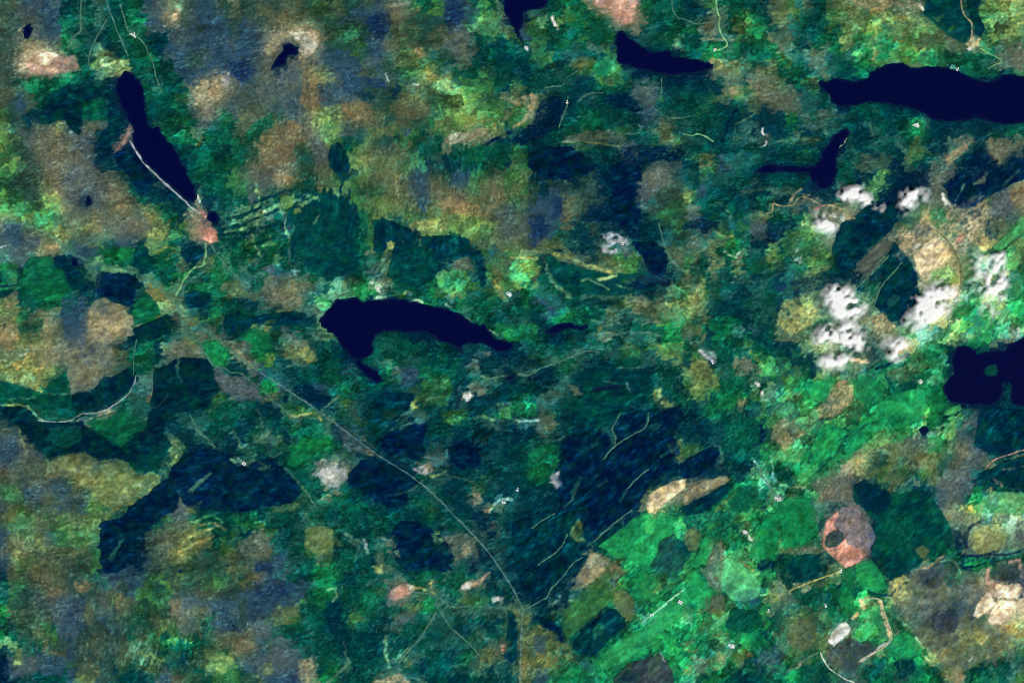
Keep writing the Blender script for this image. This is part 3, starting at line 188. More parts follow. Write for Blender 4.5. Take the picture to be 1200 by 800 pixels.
    19, 4, 29, 4, 5, 3, 0, 1, 2, 1, 8, 3, 12, 3, 8, 29, 28, 29, 29, 14, 9, 12, 0, 5, 0, 1, 1, 0, 3, 1, 1, 1, 4, 5, 5, 16, 16, 17, 14, 14, 16, 6, 17, 17, 23, 16, 16, 16, 10, 19, 18, 23, 23, 24, 24, 24, 24, 24, 24, 24, 7, 24, 23, 14, 14, 24, 28, 28, 28, 5, 14, 14, 10, 5, 24, 16, 18, 21, 19, 18, 10, 18, 10, 5, 27, 21, 18, 19, 23, 16, 24, 23, 5, 6, 4, 16, 11, 16, 24, 17, 18, 21, 25, 18, 5, 24, 24, 23, 12, 38, 11, 23, 1, 1, 23, 10, 32, 31, 31, 25,
    18, 3, 5, 3, 29, 8, 0, 1, 2, 1, 8, 3, 1, 3, 3, 29, 16, 29, 5, 5, 4, 11, 0, 5, 16, 0, 1, 1, 3, 1, 0, 29, 5, 5, 28, 23, 16, 16, 13, 13, 14, 28, 6, 16, 16, 14, 12, 12, 23, 16, 24, 23, 24, 16, 23, 16, 16, 23, 14, 23, 6, 5, 14, 14, 16, 16, 5, 5, 28, 14, 14, 14, 14, 5, 28, 24, 22, 18, 18, 19, 22, 18, 18, 27, 21, 17, 16, 16, 16, 23, 16, 23, 10, 7, 8, 11, 10, 28, 18, 17, 25, 21, 21, 25, 18, 5, 5, 23, 10, 38, 38, 1, 1, 3, 29, 28, 32, 31, 25, 7,
    17, 23, 29, 3, 4, 28, 16, 1, 1, 1, 3, 3, 3, 1, 3, 16, 3, 29, 8, 5, 28, 11, 12, 11, 23, 1, 1, 13, 1, 8, 0, 0, 23, 16, 16, 16, 23, 16, 14, 13, 14, 23, 16, 14, 15, 11, 11, 16, 16, 17, 23, 23, 23, 14, 14, 24, 14, 14, 23, 5, 14, 5, 16, 14, 14, 14, 16, 28, 14, 16, 16, 14, 14, 16, 16, 18, 18, 19, 19, 19, 18, 19, 5, 21, 17, 16, 16, 16, 16, 16, 14, 23, 10, 8, 11, 8, 28, 23, 26, 11, 25, 18, 20, 21, 24, 17, 6, 24, 23, 38, 38, 38, 4, 5, 5, 28, 11, 10, 7, 21,
    18, 16, 3, 29, 5, 3, 28, 1, 1, 3, 3, 8, 3, 3, 3, 16, 4, 28, 28, 16, 28, 3, 28, 16, 29, 4, 8, 8, 8, 5, 0, 12, 23, 16, 15, 14, 16, 16, 23, 14, 14, 15, 14, 14, 15, 15, 16, 16, 16, 23, 15, 16, 23, 24, 14, 16, 24, 16, 16, 23, 14, 5, 5, 28, 16, 13, 28, 16, 14, 14, 14, 14, 16, 16, 23, 18, 19, 19, 18, 19, 18, 20, 18, 20, 5, 16, 17, 18, 16, 14, 16, 10, 5, 8, 8, 11, 24, 26, 31, 10, 18, 19, 18, 20, 32, 16, 18, 5, 10, 3, 38, 11, 5, 7, 4, 5, 7, 7, 6, 7,
    21, 21, 16, 29, 16, 9, 29, 3, 1, 3, 8, 3, 3, 0, 4, 21, 29, 21, 28, 19, 16, 16, 16, 16, 29, 5, 8, 8, 9, 9, 1, 23, 0, 12, 15, 16, 23, 16, 15, 16, 14, 16, 16, 15, 14, 24, 15, 14, 23, 16, 23, 23, 23, 23, 23, 23, 16, 10, 10, 30, 7, 5, 1, 5, 28, 16, 5, 14, 14, 14, 14, 18, 18, 23, 16, 19, 20, 18, 18, 16, 11, 18, 16, 16, 21, 24, 23, 19, 18, 18, 16, 10, 23, 8, 8, 8, 6, 10, 34, 13, 0, 38, 18, 24, 24, 18, 19, 5, 5, 5, 12, 4, 5, 5, 7, 28, 6, 6, 7, 24,
    14, 23, 6, 23, 1, 3, 8, 4, 1, 3, 3, 11, 3, 29, 8, 5, 6, 21, 29, 16, 29, 14, 16, 29, 5, 28, 16, 8, 8, 5, 1, 0, 12, 12, 1, 23, 15, 16, 16, 16, 14, 14, 15, 14, 14, 23, 16, 15, 24, 24, 16, 16, 14, 23, 16, 16, 5, 5, 9, 10, 13, 28, 1, 5, 28, 16, 16, 23, 14, 23, 18, 18, 19, 19, 18, 18, 16, 18, 19, 18, 16, 10, 16, 24, 21, 22, 10, 5, 17, 23, 23, 5, 6, 10, 28, 16, 24, 26, 13, 11, 11, 0, 10, 11, 14, 14, 18, 19, 18, 10, 6, 24, 5, 28, 29, 28, 10, 5, 12, 28,
    13, 0, 21, 0, 0, 1, 1, 1, 29, 3, 11, 3, 3, 29, 8, 29, 21, 29, 6, 23, 16, 14, 29, 24, 6, 6, 6, 23, 0, 1, 12, 0, 12, 12, 1, 11, 11, 16, 17, 19, 23, 16, 15, 14, 16, 23, 16, 7, 24, 14, 16, 16, 14, 16, 18, 24, 5, 5, 6, 24, 14, 5, 5, 28, 5, 28, 5, 23, 23, 18, 18, 18, 18, 18, 16, 14, 11, 14, 18, 18, 18, 16, 5, 5, 10, 18, 10, 16, 14, 1, 12, 23, 18, 6, 10, 16, 23, 10, 26, 13, 11, 10, 16, 16, 18, 18, 14, 18, 7, 21, 10, 5, 6, 7, 28, 23, 12, 16, 24, 23,
    13, 1, 0, 0, 0, 1, 1, 16, 1, 3, 3, 8, 3, 14, 29, 16, 29, 6, 29, 0, 29, 29, 29, 16, 21, 6, 28, 28, 16, 1, 0, 6, 0, 1, 1, 10, 11, 15, 16, 18, 24, 14, 16, 16, 16, 24, 24, 16, 16, 14, 16, 15, 16, 24, 23, 24, 24, 14, 23, 14, 5, 10, 5, 1, 28, 5, 21, 18, 23, 17, 18, 18, 19, 18, 14, 14, 11, 38, 24, 18, 5, 10, 10, 16, 18, 16, 16, 17, 23, 14, 1, 23, 16, 17, 15, 16, 16, 16, 26, 12, 12, 14, 16, 16, 16, 23, 23, 16, 17, 16, 5, 24, 25, 16, 16, 16, 23, 16, 23, 24,
    13, 14, 23, 0, 15, 16, 15, 16, 1, 6, 6, 1, 3, 29, 16, 15, 14, 16, 0, 1, 8, 4, 29, 29, 16, 28, 28, 28, 29, 29, 5, 1, 1, 1, 2, 10, 10, 18, 16, 23, 14, 16, 16, 16, 10, 5, 10, 24, 23, 24, 14, 16, 14, 14, 14, 16, 14, 16, 23, 15, 23, 5, 16, 1, 23, 28, 28, 16, 17, 23, 18, 20, 17, 14, 14, 10, 11, 38, 16, 18, 23, 24, 16, 18, 17, 16, 15, 14, 15, 16, 23, 16, 17, 16, 16, 23, 14, 23, 13, 34, 12, 16, 17, 16, 16, 38, 23, 16, 18, 18, 16, 25, 25, 16, 18, 16, 28, 16, 24, 28,
]).reshape(80, 120)
TONES = np.array(list(PAL.values()), float)
TONE_ROUGH = np.array([ROUGH.get(k, 0.2) for k in PAL])
grid = TONES[COVER]
# a lone pale cell stands for a spot smaller than its cell: let its surroundings in
gp = np.pad(grid, ((1, 1), (1, 1), (0, 0)), mode='edge')
near = sum(gp[1 + a:81 + a, 1 + b:121 + b] for a in (-1, 0, 1) for b in (-1, 0, 1) if a or b) / 8
odd = np.clip((grid.mean(-1) - near.mean(-1) - 14) / 40, 0, 0.5)[..., None]
grid = grid * (1 - odd) + near * odd
grough = TONE_ROUGH[COVER]

# grain of the land: east-west in the middle, north-east to south-west in the lowland, gullies on the hill tops
w_se = sstep(-60, 260, (PX - 560) * 0.75 + (PY - 470) * 0.95 - 60)
w_n = np.exp(-(((PX - 470) / 190) ** 2 + ((PY - 215) / 90) ** 2)) + np.exp(-(((PX - 160) / 120) ** 2 + ((PY - 740) / 60) ** 2))
w_n = np.clip(w_n, 0, 1) * (1 - w_se)
w_d = (1 - w_se) * (1 - w_n)


def grain(wl, stretch=3.0):
    return (w_d * band(wl, stretch, 12) + w_se * band(wl, stretch, 42) + w_n * band(wl, stretch, 84)) / np.sqrt(w_d ** 2 + w_se ** 2 + w_n ** 2)


n2, n3, n4, n7, n14, n30 = band(2.2), band(3.2), band(4.5), band(7), band(14), band(30)
g3, g5, g9 = grain(3.0, 1.5), grain(5.0, 1.9), grain(10, 2.6)
h4, h8, h16 = band(4), band(8), band(16)


def cell_lookup(x, y, a=None):
    c = np.clip(np.floor(x / 10).astype(int), 0, 119)
    r = np.clip(np.floor(y / 10).astype(int), 0, 79)
    return (grid if a is None else a)[r, c]


def cell_smooth(x, y, a):
    fx = np.clip(x / 10 - 0.5, 0, 118.999)
    fy = np.clip(y / 10 - 0.5, 0, 78.999)
    c, r = fx.astype(int), fy.astype(int)
    tx, ty = sstep(0, 1, fx - c), sstep(0, 1, fy - r)
    if a.ndim == 3:
        tx, ty = tx[..., None], ty[..., None]
    return (a[r, c] * (1 - tx) + a[r, c + 1] * tx) * (1 - ty) + (a[r + 1, c] * (1 - tx) + a[r + 1, c + 1] * tx) * ty


turn = np.radians(12 + 30 * w_se + 72 * w_n)
GXD, GYD = np.cos(turn), -np.sin(turn)                        # the run of the grain at every pixel
fine = grain(2.0, 2.4)
streak = grain(2.8, 3.2)
streak2 = grain(5.0, 3.0)
jx = (0.35 * fine + 0.9 * streak + 2.0 * streak2) * GXD - 1.0 * n7 * GYD + 1.8 * n14
jy = (0.35 * fine + 0.9 * streak + 2.0 * streak2) * GYD + 1.0 * n7 * GXD + 1.8 * h16
A1 = cell_lookup(PX + jx, PY + jy)
A2 = cell_lookup(PX + 8 * h8 + 2 * jx, PY + 5 * n7 + 2 * jy)
B1 = cell_smooth(PX + 1.5 * n7, PY + 1.5 * h8, grid)
mixs = (0.25 * sstep(0.6, 1.6, h8 + 0.6 * n7))[..., None]
LAND = (0.8 * A1 + 0.2 * B1) * (1 - mixs) + A2 * mixs
SPECK = 0.6 * cell_lookup(PX + 9 * n4, PY + 8 * h4) + 0.4 * cell_lookup(PX + 10 * n3, PY + 9 * band(3.4))
soft = np.stack([blur(LAND[..., i], 9.0) for i in range(3)], -1)
upland = np.clip((soft[..., :1] - 0.42 * soft[..., 1:2]) / 40, 0, 1)          # drifts on the moors run into each other
soft4 = np.stack([blur(LAND[..., i], 4.0) for i in range(3)], -1)
LAND = np.stack([blur(LAND[..., i], 0.35) for i in range(3)], -1)
gloom = sstep(78, 40, soft.mean(-1, keepdims=True)) * (1 - upland)             # deep forest: one dark mass, its parts close in tone
keep = 0.84 - 0.30 * gloom
LAND = (LAND * keep + soft * (1 - keep)) * (1 - upland) + (0.16 * LAND + 0.16 * soft4 + 0.48 * soft + 0.20 * SPECK) * upland
LAND = LAND + 0.35 * (LAND - np.stack([blur(LAND[..., i], 2.0) for i in range(3)], -1))
LAND = np.clip(LAND, 0, 255)
rough = cell_smooth(PX, PY, grough)
WX = 0.7 * streak2 * GXD + 0.4 * n7
WY = 0.7 * streak2 * GYD + 0.4 * h8


def pts(s):
    return np.array([[float(v) for v in p.split(',')] for p in s.split()])


def window(poly, m):
    x0, y0 = np.maximum(np.floor(poly.min(0)).astype(int) - m + PAD, 0)
    x1, y1 = np.minimum(np.ceil(poly.max(0)).astype(int) + m + PAD, [RW, RH])
    return slice(y0, y1), slice(x0, x1)


def signed(poly, sl, warp, closed=True):
    """distance to an outline on the raster window, negative inside a closed one"""
    sx = PX[sl] + warp * WX[sl]
    sy = PY[sl] + warp * WY[sl]
    q = np.roll(poly, -1, 0)
    ins = np.zeros(sx.shape, bool)
    d2 = np.full(sx.shape, 1e9)
    for k, ((ax, ay), (bx, by)) in enumerate(zip(poly, q)):
        if not closed and k == len(poly) - 1:
            break
        if closed and ay != by:
            ins ^= ((ay > sy) != (by > sy)) & (sx < (bx - ax) * (sy - ay) / (by - ay) + ax)
        ll = max((bx - ax) ** 2 + (by - ay) ** 2, 1e-6)
        t = np.clip(((sx - ax) * (bx - ax) + (sy - ay) * (by - ay)) / ll, 0, 1)
        d2 = np.minimum(d2, (sx - ax - t * (bx - ax)) ** 2 + (sy - ay - t * (by - ay)) ** 2)
    d = np.sqrt(d2)
    return np.where(ins, -d, d)


# smaller marks of land cover: "#" and "@" closed patches (tone, strength, outline) and lines (tone, half width in px, strength, course)
MARKS = """
@o .46 385,500 420,458 500,442 560,472 650,440 760,430 800,478 850,500 852,560 762,572 700,640 640,722 604,702 562,642 480,662 440,602 400,562
@p .30 400,600 470,660 600,700 612,800 420,806 390,720
@o .30 600,40 700,110 800,100 960,140 960,200 860,240 760,200 640,200
@z .45 1050,300 1075,262 1110,236 1150,226 1165,250 1135,290 1128,330 1120,360 1085,372 1076,330 1072,300
@v .35 940,330 985,325 1020,350 1060,385 1050,420 1000,436 955,425 935,380
@w .30 1080,345 1130,330 1170,296 1184,320 1170,360 1130,372 1090,400 1064,392
@t .42 640,806 660,772 705,722 735,662 760,612 800,602 850,578 888,545 900,470 930,440 985,452 1040,420 1100,402 1108,452 1100,500 1040,520 1000,532 960,582 905,660 900,720 862,790 830,806
@s .35 880,740 960,690 1000,660 1040,690 1060,740 1090,780 1110,806 900,806
@u .35 1120,360 1200,330 1200,392 1150,402 1110,396
#w .6 1075,374 1098,346 1116,352 1090,386
#w .6 1128,352 1164,300 1180,308 1150,370
#v .6 1100,402 1150,352 1200,322 1200,340 1150,392 1120,406
#u .7 1176,298 1200,274 1200,304 1182,318
#k .6 1060,290 1100,255 1150,225 1160,235 1110,272 1076,296
#v .5 1125,302 1150,286 1160,300 1135,330
#z .6 1098,332 1125,330 1128,345 1104,352
#w .5 1108,362 1126,345 1136,356 1116,374
#z .5 1046,300 1066,272 1074,280 1058,306
#w .5 985,340 1010,345 1008,372 990,380 978,362
#w .5 965,392 1000,386 1012,402 985,412 962,408
#v .5 968,420 1000,412 1004,426 976,432
#h .6 915,352 950,345 962,372 930,392 912,380
#t .6 1140,340 1165,372 1150,392 1125,388
#t .6 1180,330 1200,320 1200,372 1182,366
#v .7 112,60 120,55 128,62 140,68 150,72 154,82 145,87 132,85 122,78 112,74
#g .6 112,60 122,56 124,66 114,70
#l .6 97,140 110,140 125,145 122,152 100,152
#h .5 62,152 70,140 76,150 70,160
n 1.3 .9 115,190 124,183 134,177
#b .5 48,20 65,12 66,30 52,35
#b .5 24,115 32,118 30,130 22,128
#r .7 35,90 60,88 90,84 78,100 60,108 40,112
A 1 .8 154,39 158,44
k 1 .8 22,36 28,31
h 1.2 .6 30,48 38,46 48,50
m 1.5 .5 95,150 100,160 110,158
#l .5 40,160 80,165 95,180 110,195 60,200
#z .8 200,20 206,8 212,10 208,22 200,26
#v .5 204,5 212,4 212,14
#k .7 225,108 235,95 245,92 258,88 264,90 265,98 260,108 255,118 245,126 238,130 230,122
#L .5 262,85 270,88 268,105 260,100
#k .7 324,38 340,32 360,30 375,42 373,58 360,68 352,72 350,64 352,54 344,46 335,46 325,60 312,68 310,55 316,44
#A .4 340,38 355,35 372,42 374,55 360,70 350,62 352,48 345,46
#j .8 356,82 366,84 374,90 372,105 372,125 360,128 352,122 354,105
#b .7 372,98 395,100 400,122 378,126 373,115
#c .7 268,72 290,72 300,82 285,98 270,88
#j .7 308,155 325,145 345,142 352,155 345,170 340,185 325,195 308,190 302,170
#g .4 370,130 400,122 400,170 378,172 365,150
#r .7 290,150 305,140 322,132 318,142 305,155 295,168 285,172
#D .6 345,172 355,165 362,175 360,195 348,198
#m .6 366,168 380,165 385,190 370,195
#c .7 435,20 455,14 460,30 452,45 440,48
#c .7 525,0 545,0 545,22 532,30 522,18
#l .6 534,36 555,40 560,60 550,78 538,62
#k .7 486,58 495,55 498,66 490,70
#h .6 495,86 508,84 514,92 500,96
k 1.5 .6 458,8 470,5 480,3
#b .7 400,65 420,68 425,85 410,95 400,95
#c .7 425,90 450,95 455,104 430,104
A .8 .6 452,88 456,96
A 1 .6 486,100 490,100
#i .6 465,110 485,112 505,122 500,135 485,140 468,132
#j .6 400,122 420,118 435,124 435,140 420,142 405,132
#B .5 525,110 560,110 575,125 560,140 535,150 525,135
#u .5 560,20 585,15 590,30 575,42 560,40
#o .7 570,42 595,45 598,58 585,62 570,56
h 1.2 .7 546,149 560,143 575,140 581,146 580,152
#A .6 524,160 540,154 550,158 540,166 528,170
n 2 .9 568,170 580,164 590,158 600,155
#q .8 540,174 570,170 595,165 600,180 560,184 542,182
#b .8 600,10 615,14 612,28 600,28
A 1.2 .9 647,20 650,28 653,33
A 1.2 .9 615,55 618,58
#R .6 722,14 732,10 743,16 742,25 732,30 724,24
#f .6 668,70 685,66 692,74 680,82 668,78
#k .8 600,118 612,114 625,108 630,115 628,128 622,138 610,146 600,152 600,148 612,140 620,130 618,120 605,124
#C .8 600,126 615,124 618,132 608,142 600,144
#n .8 630,118 652,112 660,115 660,130 650,150 635,160 615,168 600,170 600,160 620,148 630,135
#a .6 740,95 760,90 772,98 772,115 765,130 755,132 750,118 742,112
#b .6 750,122 765,125 770,138 755,142
#n .8 705,112 730,108 745,115 752,130 745,135 730,126 712,122
#l .7 660,160 690,154 715,152 728,156 728,162 700,163 675,166 660,168
h .9 .5 655,166 680,166 700,168 725,172
#a .8 728,166 745,164 752,178 742,182 732,174
#n .8 730,172 780,170 800,172 800,186 760,190 740,200 728,190
#s .4 680,130 700,128 705,148 690,156 678,148
#f .5 770,145 785,145 790,165 778,170
#v .6 790,45 798,48 796,58 788,54
#i .9 825,28 835,26 838,40 828,43 824,38
k 1 .6 822,46 840,47 860,47
#t .7 872,18 882,22 885,35 895,42 888,50 878,50 876,38
#f .7 845,80 868,74 870,88 860,88
h 1.2 .8 837,82 850,76 865,72 870,68
#l .8 870,92 882,84 890,76 892,88 905,98 915,108 930,118 928,122 905,121 890,118 885,105
#k .6 855,104 866,100 866,110 856,110
y 2 .7 880,110 886,118
#g .6 985,38 1000,34 1000,55 990,58
#y .7 940,58 958,58 968,65 958,78 945,72
#h .4 905,14 925,12 922,22 908,22
#s .7 920,130 935,132 936,142 922,148
n 2 .9 863,128 855,142 846,165
y 1.2 .7 862,146 875,140 886,132
A .8 .8 895,150 895,158
L .8 .8 897,158 898,170
y 1.2 .6 860,162 880,162 890,165
y 1.2 .6 912,166 925,163 945,163 960,164
r 1.2 .7 934,178 945,177 960,178
y 1.5 .6 935,135 955,136 980,130
y 1.5 .6 950,145 965,150 970,158
#x .6 840,180 870,178 895,178 890,192 860,198 842,196
#b .8 840,182 850,180 850,198 842,198
A 1.2 .8 982,173 988,168 991,160
#f .7 818,180 838,180 835,196 820,196
#k .6 1000,0 1085,0 1083,12 1070,10 1050,8 1030,12 1010,10
A 1.2 .6 1078,5 1082,12
#D .5 1015,2 1030,0 1035,8 1020,10
#D .5 1050,0 1065,2 1062,9
#g .4 1000,18 1040,14 1070,22 1060,40 1030,50 1000,45
#s .5 1000,40 1030,38 1050,50 1035,62 1000,60
h 1 .4 1025,25 1027,45 1024,70
#z .7 1133,50 1140,42 1148,46 1150,54 1140,58 1134,58
#B .5 1145,5 1200,0 1200,35 1165,50 1155,35
#l .7 1180,55 1200,45 1200,85 1188,80
#r .6 1060,60 1120,62 1140,75 1120,76 1070,74
#t .6 1068,140 1080,134 1086,145 1082,160 1070,152
y 1.5 .6 1020,145 1024,160
A 1.2 .9 1073,146 1077,148
#B .6 1065,175 1082,172 1085,182 1070,192 1064,188
y 2.5 .5 1052,168 1060,175 1066,185
#k .7 1108,180 1118,178 1128,170 1138,166 1135,174 1122,186 1110,195
R 1 .6 1130,168 1134,172
#n .8 1150,172 1160,178 1168,192 1178,192 1188,178 1186,200 1140,200 1140,184
#l .9 1158,165 1170,164 1185,168 1182,174 1176,182 1174,190 1168,188 1164,178 1156,175
#l .7 1190,168 1200,164 1200,184 1192,184
#u .7 38,250 55,244 65,250 60,268 42,268
#B .5 48,232 68,226 70,245 55,246
#b .7 5,264 25,262 28,285 18,290 5,275
#a .8 28,275 48,278 46,290 30,290
#a .7 10,290 26,290 25,310 12,312
A 1 .6 0,290 6,288
#t .7 2,308 20,310 18,326 4,326
#k .8 52,286 62,282 70,288 65,294 54,292
n 1.2 .8 0,335 20,334
#s .8 120,292 140,290 158,290 155,308 135,308 122,300
#b .6 90,288 112,290 120,300 100,302
#g .6 175,270 195,270 198,290 180,298 170,288
#f .7 168,325 178,322 190,335 200,345 200,362 190,352 178,340
#b .7 72,350 100,352 104,375 95,395 78,398 72,375
#y .6 108,315 118,316 116,335 112,350 110,330
#k .6 4,348 18,340 22,355 8,362
#r .7 20,365 30,362 32,375 22,380
#q .6 36,378 48,372 52,385 40,390
#k .5 0,375 20,380 25,398 0,400
#m .6 105,360 118,352 128,362 118,370
#d .8 22,204 40,202 45,220 38,240 32,232 28,215
v 1.4 .8 290,262 300,256 310,250 322,245
v 1.2 .7 270,262 285,258 295,250 302,240
v 1.2 .6 265,272 285,268 300,262
v 1.8 .7 310,248 330,238 350,235 362,228
#B .8 328,232 345,228 344,240 335,246 328,240
v 1.2 .7 300,215 303,230 303,255 300,270
v 1 .7 336,248 335,265 336,275
y 1 .8 339,275 339,295 340,318
y 1 .8 368,262 373,252
v 1.4 .7 295,275 300,290 306,300
g 1.2 .7 375,235 365,228 350,240
#k .6 320,202 340,200 344,212 330,220 320,212
#D .6 342,216 370,214 372,224 350,230 340,226
#C .4 270,205 285,205 290,225 275,235
A 1.2 .8 231,230 235,236
k 1.5 .6 230,235 235,246 232,258
o 1.7 .85 262,268 285,263 302,255 326,246
o 1.6 .85 266,257 288,250 306,243
o 1.7 .85 278,279 300,269 332,262
o 1.6 .85 298,237 328,227 346,221
o 1.5 .8 252,277 282,271
o 1.5 .8 290,288 316,280 336,276
o 1.4 .8 404,206 400,222 399,236
o 1.3 .8 410,222 409,236 412,250
#s .5 285,285 298,282 300,300 290,305
w 1.2 .9 342,317 350,318
#i .7 333,327 345,325 345,332 336,336
#y .5 302,315 310,318 308,326 300,324
#l .7 305,338 325,332 335,345 345,352 340,360 325,355 312,352
#k .7 346,348 352,348 352,358 345,356
#v .7 385,330 400,324 400,350 392,350 386,342
#u .6 370,350 385,345 388,360 376,368
#v .5 380,378 395,380 392,390 380,392
#f .6 263,335 278,328 288,335 285,345 268,345
g 2 .8 297,382 310,378 322,376
#m .5 328,380 340,385 338,396 325,398
#y .5 365,390 385,385 385,400 368,400
#e .6 205,310 212,300 220,312 214,322
#b .7 488,210 505,215 505,238 498,252 490,240
#j .6 510,240 530,235 560,242 575,250 572,256 545,252 520,248
#j .5 575,222 590,220 594,235 580,245
#h .5 476,262 500,258 525,262 522,272 500,272 482,270
#B .5 520,265 560,258 585,262 575,275 540,274
#q .7 420,248 432,246 432,275 426,300 420,280
#h .8 452,284 460,281 462,290 455,292
#x .8 428,300 440,298 440,312 430,315
y 1.4 .8 440,322 446,310 454,300
y 1.4 .7 446,322 452,312 457,303
#l .7 536,305 550,300 554,312 545,318 536,316
#u .7 515,322 530,315 545,318 550,330 540,342 525,345 515,338
#v .6 400,330 412,325 420,330 415,345 402,348
#t .7 408,330 432,332 430,352 415,352 408,345
w 1.5 .8 434,330 440,333
A 1.5 .9 439,336 444,342
w 1.5 .8 443,348 452,348
w 2 .6 474,343 482,344
w 2 .8 485,352 495,354
w 1.2 .7 523,357 528,360
y 1.2 .8 545,372 552,376
w 1.2 .6 575,387 582,392
#t .7 585,385 600,384 600,396 588,394
h 1.2 .7 580,330 586,340 592,348
A 1.4 .9 595,344 599,346
f 1 .6 560,288 580,292 596,293
D 1.2 .7 435,232 445,228 453,226
#c .6 652,232 662,232 660,250 650,252
#c .6 625,262 638,260 636,282 626,290
#i .8 660,238 672,228 675,240 668,260 660,262
y 1 .6 668,248 675,242 682,235
#m .8 742,235 755,205 770,196 785,200 780,215 768,225 760,235 755,248 748,245
#l .7 756,202 775,198 780,212 765,220
#d .7 770,225 790,212 800,205 800,225 780,245 765,255 758,250
#C .7 765,252 785,242 795,238 788,250 775,258
#L .7 704,275 715,272 722,274 735,280 736,288 725,284 715,290 708,295 703,290 712,284
L 1.8 .8 706,293 716,296 722,293
#f .7 640,290 655,292 670,300 685,305 705,312 735,312 745,300 742,290 730,308 700,312 680,302 660,288 640,284
h 2 .7 650,298 665,300 680,308 700,314 715,318
#C .7 728,305 745,295 752,305 745,318 730,318
v 1 .8 681,330 688,326 700,332 714,340
v 1 .8 700,327 712,325 722,322
v 1 .7 722,334 732,337
v 2.2 .5 640,312 645,325 655,338 668,348
#u .6 600,305 625,305 635,315 625,325 600,325
h 1 .6 600,302 630,303
#h .5 765,357 785,355 800,352 800,362 780,364 768,362
#k .4 738,348 755,345 765,355 755,362 745,358
#t .6 780,380 800,375 800,395 785,398
#t .7 600,378 630,380 630,390 600,394
y 1.2 .7 700,393 720,392 740,389 760,390 775,393
#s .5 650,362 690,358 695,368 660,372
y 1.5 .6 690,375 710,378
#h .6 800,228 810,224 808,238 800,240
#b .8 816,218 828,218 828,230 818,232
#a .8 880,262 895,258 898,268 892,276 882,274
y 1.4 .6 868,225 885,223 900,221 912,222
y 1.2 .6 840,237 850,242 856,250 855,258
k 1.6 .8 925,240 930,228 938,222
y 2 .7 905,226 922,226
R 1.2 .8 955,245 963,242
#k .8 985,246 995,250 1000,258 990,258
#C .7 920,270 950,265 960,285 945,300 920,300 915,285
#v .5 942,250 958,252 958,265 945,265
#t .5 850,280 870,278 865,292 850,290
h 1 .6 840,272 850,278 860,276
#f .7 830,302 845,300 850,312 835,316
w 1.2 .8 850,295 862,302 870,292
#l .7 863,296 872,295 870,305 864,304
#B .7 900,285 915,282 912,300 902,300
A .8 .8 932,295 934,293
#B .6 945,300 958,298 955,312 946,314
#h .7 800,350 815,342 822,330 818,318 826,328 826,345 815,355 800,360
#l .5 805,318 818,322 822,338 812,335 804,328
#s .6 825,375 855,370 870,378 865,392 840,395
#w .3 860,380 875,385 872,398 860,396
#h .8 915,378 925,370 932,376 930,388 918,386
#g .6 938,352 952,350 955,360 940,362
#n .6 925,330 960,320 975,315 985,330 960,340 930,345
y 1 .5 880,330 900,328 915,320
#D .8 955,378 968,372 975,385 965,392 950,392
#B .8 1025,205 1040,200 1036,215 1020,230 1012,228
#l .8 1095,205 1118,200 1118,212 1105,218 1098,225 1093,215
A 1.8 .9 1104,228 1109,238 1113,240
v 1 .7 1120,235 1126,225 1131,216
y 1.5 .7 1085,236 1092,230
y 1.6 .7 1175,218 1185,208 1195,200
#m .8 1160,240 1178,228 1188,222 1190,235 1180,248 1168,256 1158,252
#j .8 1185,222 1200,220 1200,240 1188,245
#z .6 1132,255 1145,248 1148,262 1145,280 1136,282
#o .7 1153,260 1160,255 1162,272 1156,278
#R .8 1118,282 1125,275 1131,273 1130,282 1122,287
#m .6 1070,268 1085,260 1095,268 1085,278 1072,280
#s .6 1092,245 1106,242 1110,258 1098,268 1090,258
#z .7 1080,248 1090,244 1090,256 1082,258
#k .6 1080,258 1090,260 1088,268 1080,268
#k .7 1050,270 1062,265 1065,280 1062,300 1055,285
A 1.5 .6 1072,290 1078,286
#H .7 1003,310 1020,295 1040,280 1046,285 1035,300 1020,318 1010,322
l .8 .8 1008,315 1025,300 1042,285
l .8 .7 1018,322 1035,305
#B .8 1090,318 1110,310 1122,318 1125,330 1110,338 1092,335
#A .5 1082,345 1098,335 1112,345 1108,360 1092,368 1082,360
#z .7 1110,335 1122,335 1125,348 1115,352
D 1 .9 1153,322 1160,325
D 1 .9 1168,328 1178,329
n 1 .5 1172,296 1185,285 1200,272
#e .6 1185,280 1200,272 1200,310 1185,305
#t .8 1120,355 1140,350 1150,365 1130,375 1115,370
#k .7 1020,372 1035,365 1050,382 1045,388 1028,384
#L .6 1186,385 1195,382 1198,394 1188,396
#C .8 1063,388 1072,380 1075,395 1066,400
#h .6 0,428 20,435 40,440 50,450 45,458 25,448 0,445
v 1.2 .7 12,467 30,467 40,466
v 1.2 .7 0,475 20,474 35,478 45,490 50,493
y 1.2 .8 54,462 70,463 82,461
#k .7 115,482 128,478 136,484 124,492 112,492
#y .8 160,448 175,435 180,432 178,450 172,462 160,466
#b .6 0,510 18,515 22,535 8,545 0,535
#b .5 60,560 75,555 85,570 75,585 62,578
#b .5 92,575 108,570 108,585 95,590
#i .6 105,548 120,552 122,568 108,570
h 1 .5 20,498 25,515 32,530
A 1.3 .8 161,568 165,567
#B .5 5,572 25,570 30,585 10,588
y 1 .6 150,495 165,493 172,490
y 1 .7 183,480 188,472 196,462
#g .7 160,560 180,552 190,560 175,578 160,582 155,570
#k .5 20,405 40,402 45,415 25,420
#l .7 200,402 215,400 235,404 235,415 220,419 205,418 200,412
#t .8 238,402 258,400 268,412 262,428 250,428 242,415
#k .6 270,405 282,412 290,420 296,432 288,432 275,418 266,408
#m .7 284,400 294,400 296,425 288,420
#s .7 297,402 318,400 322,415 315,424 300,422
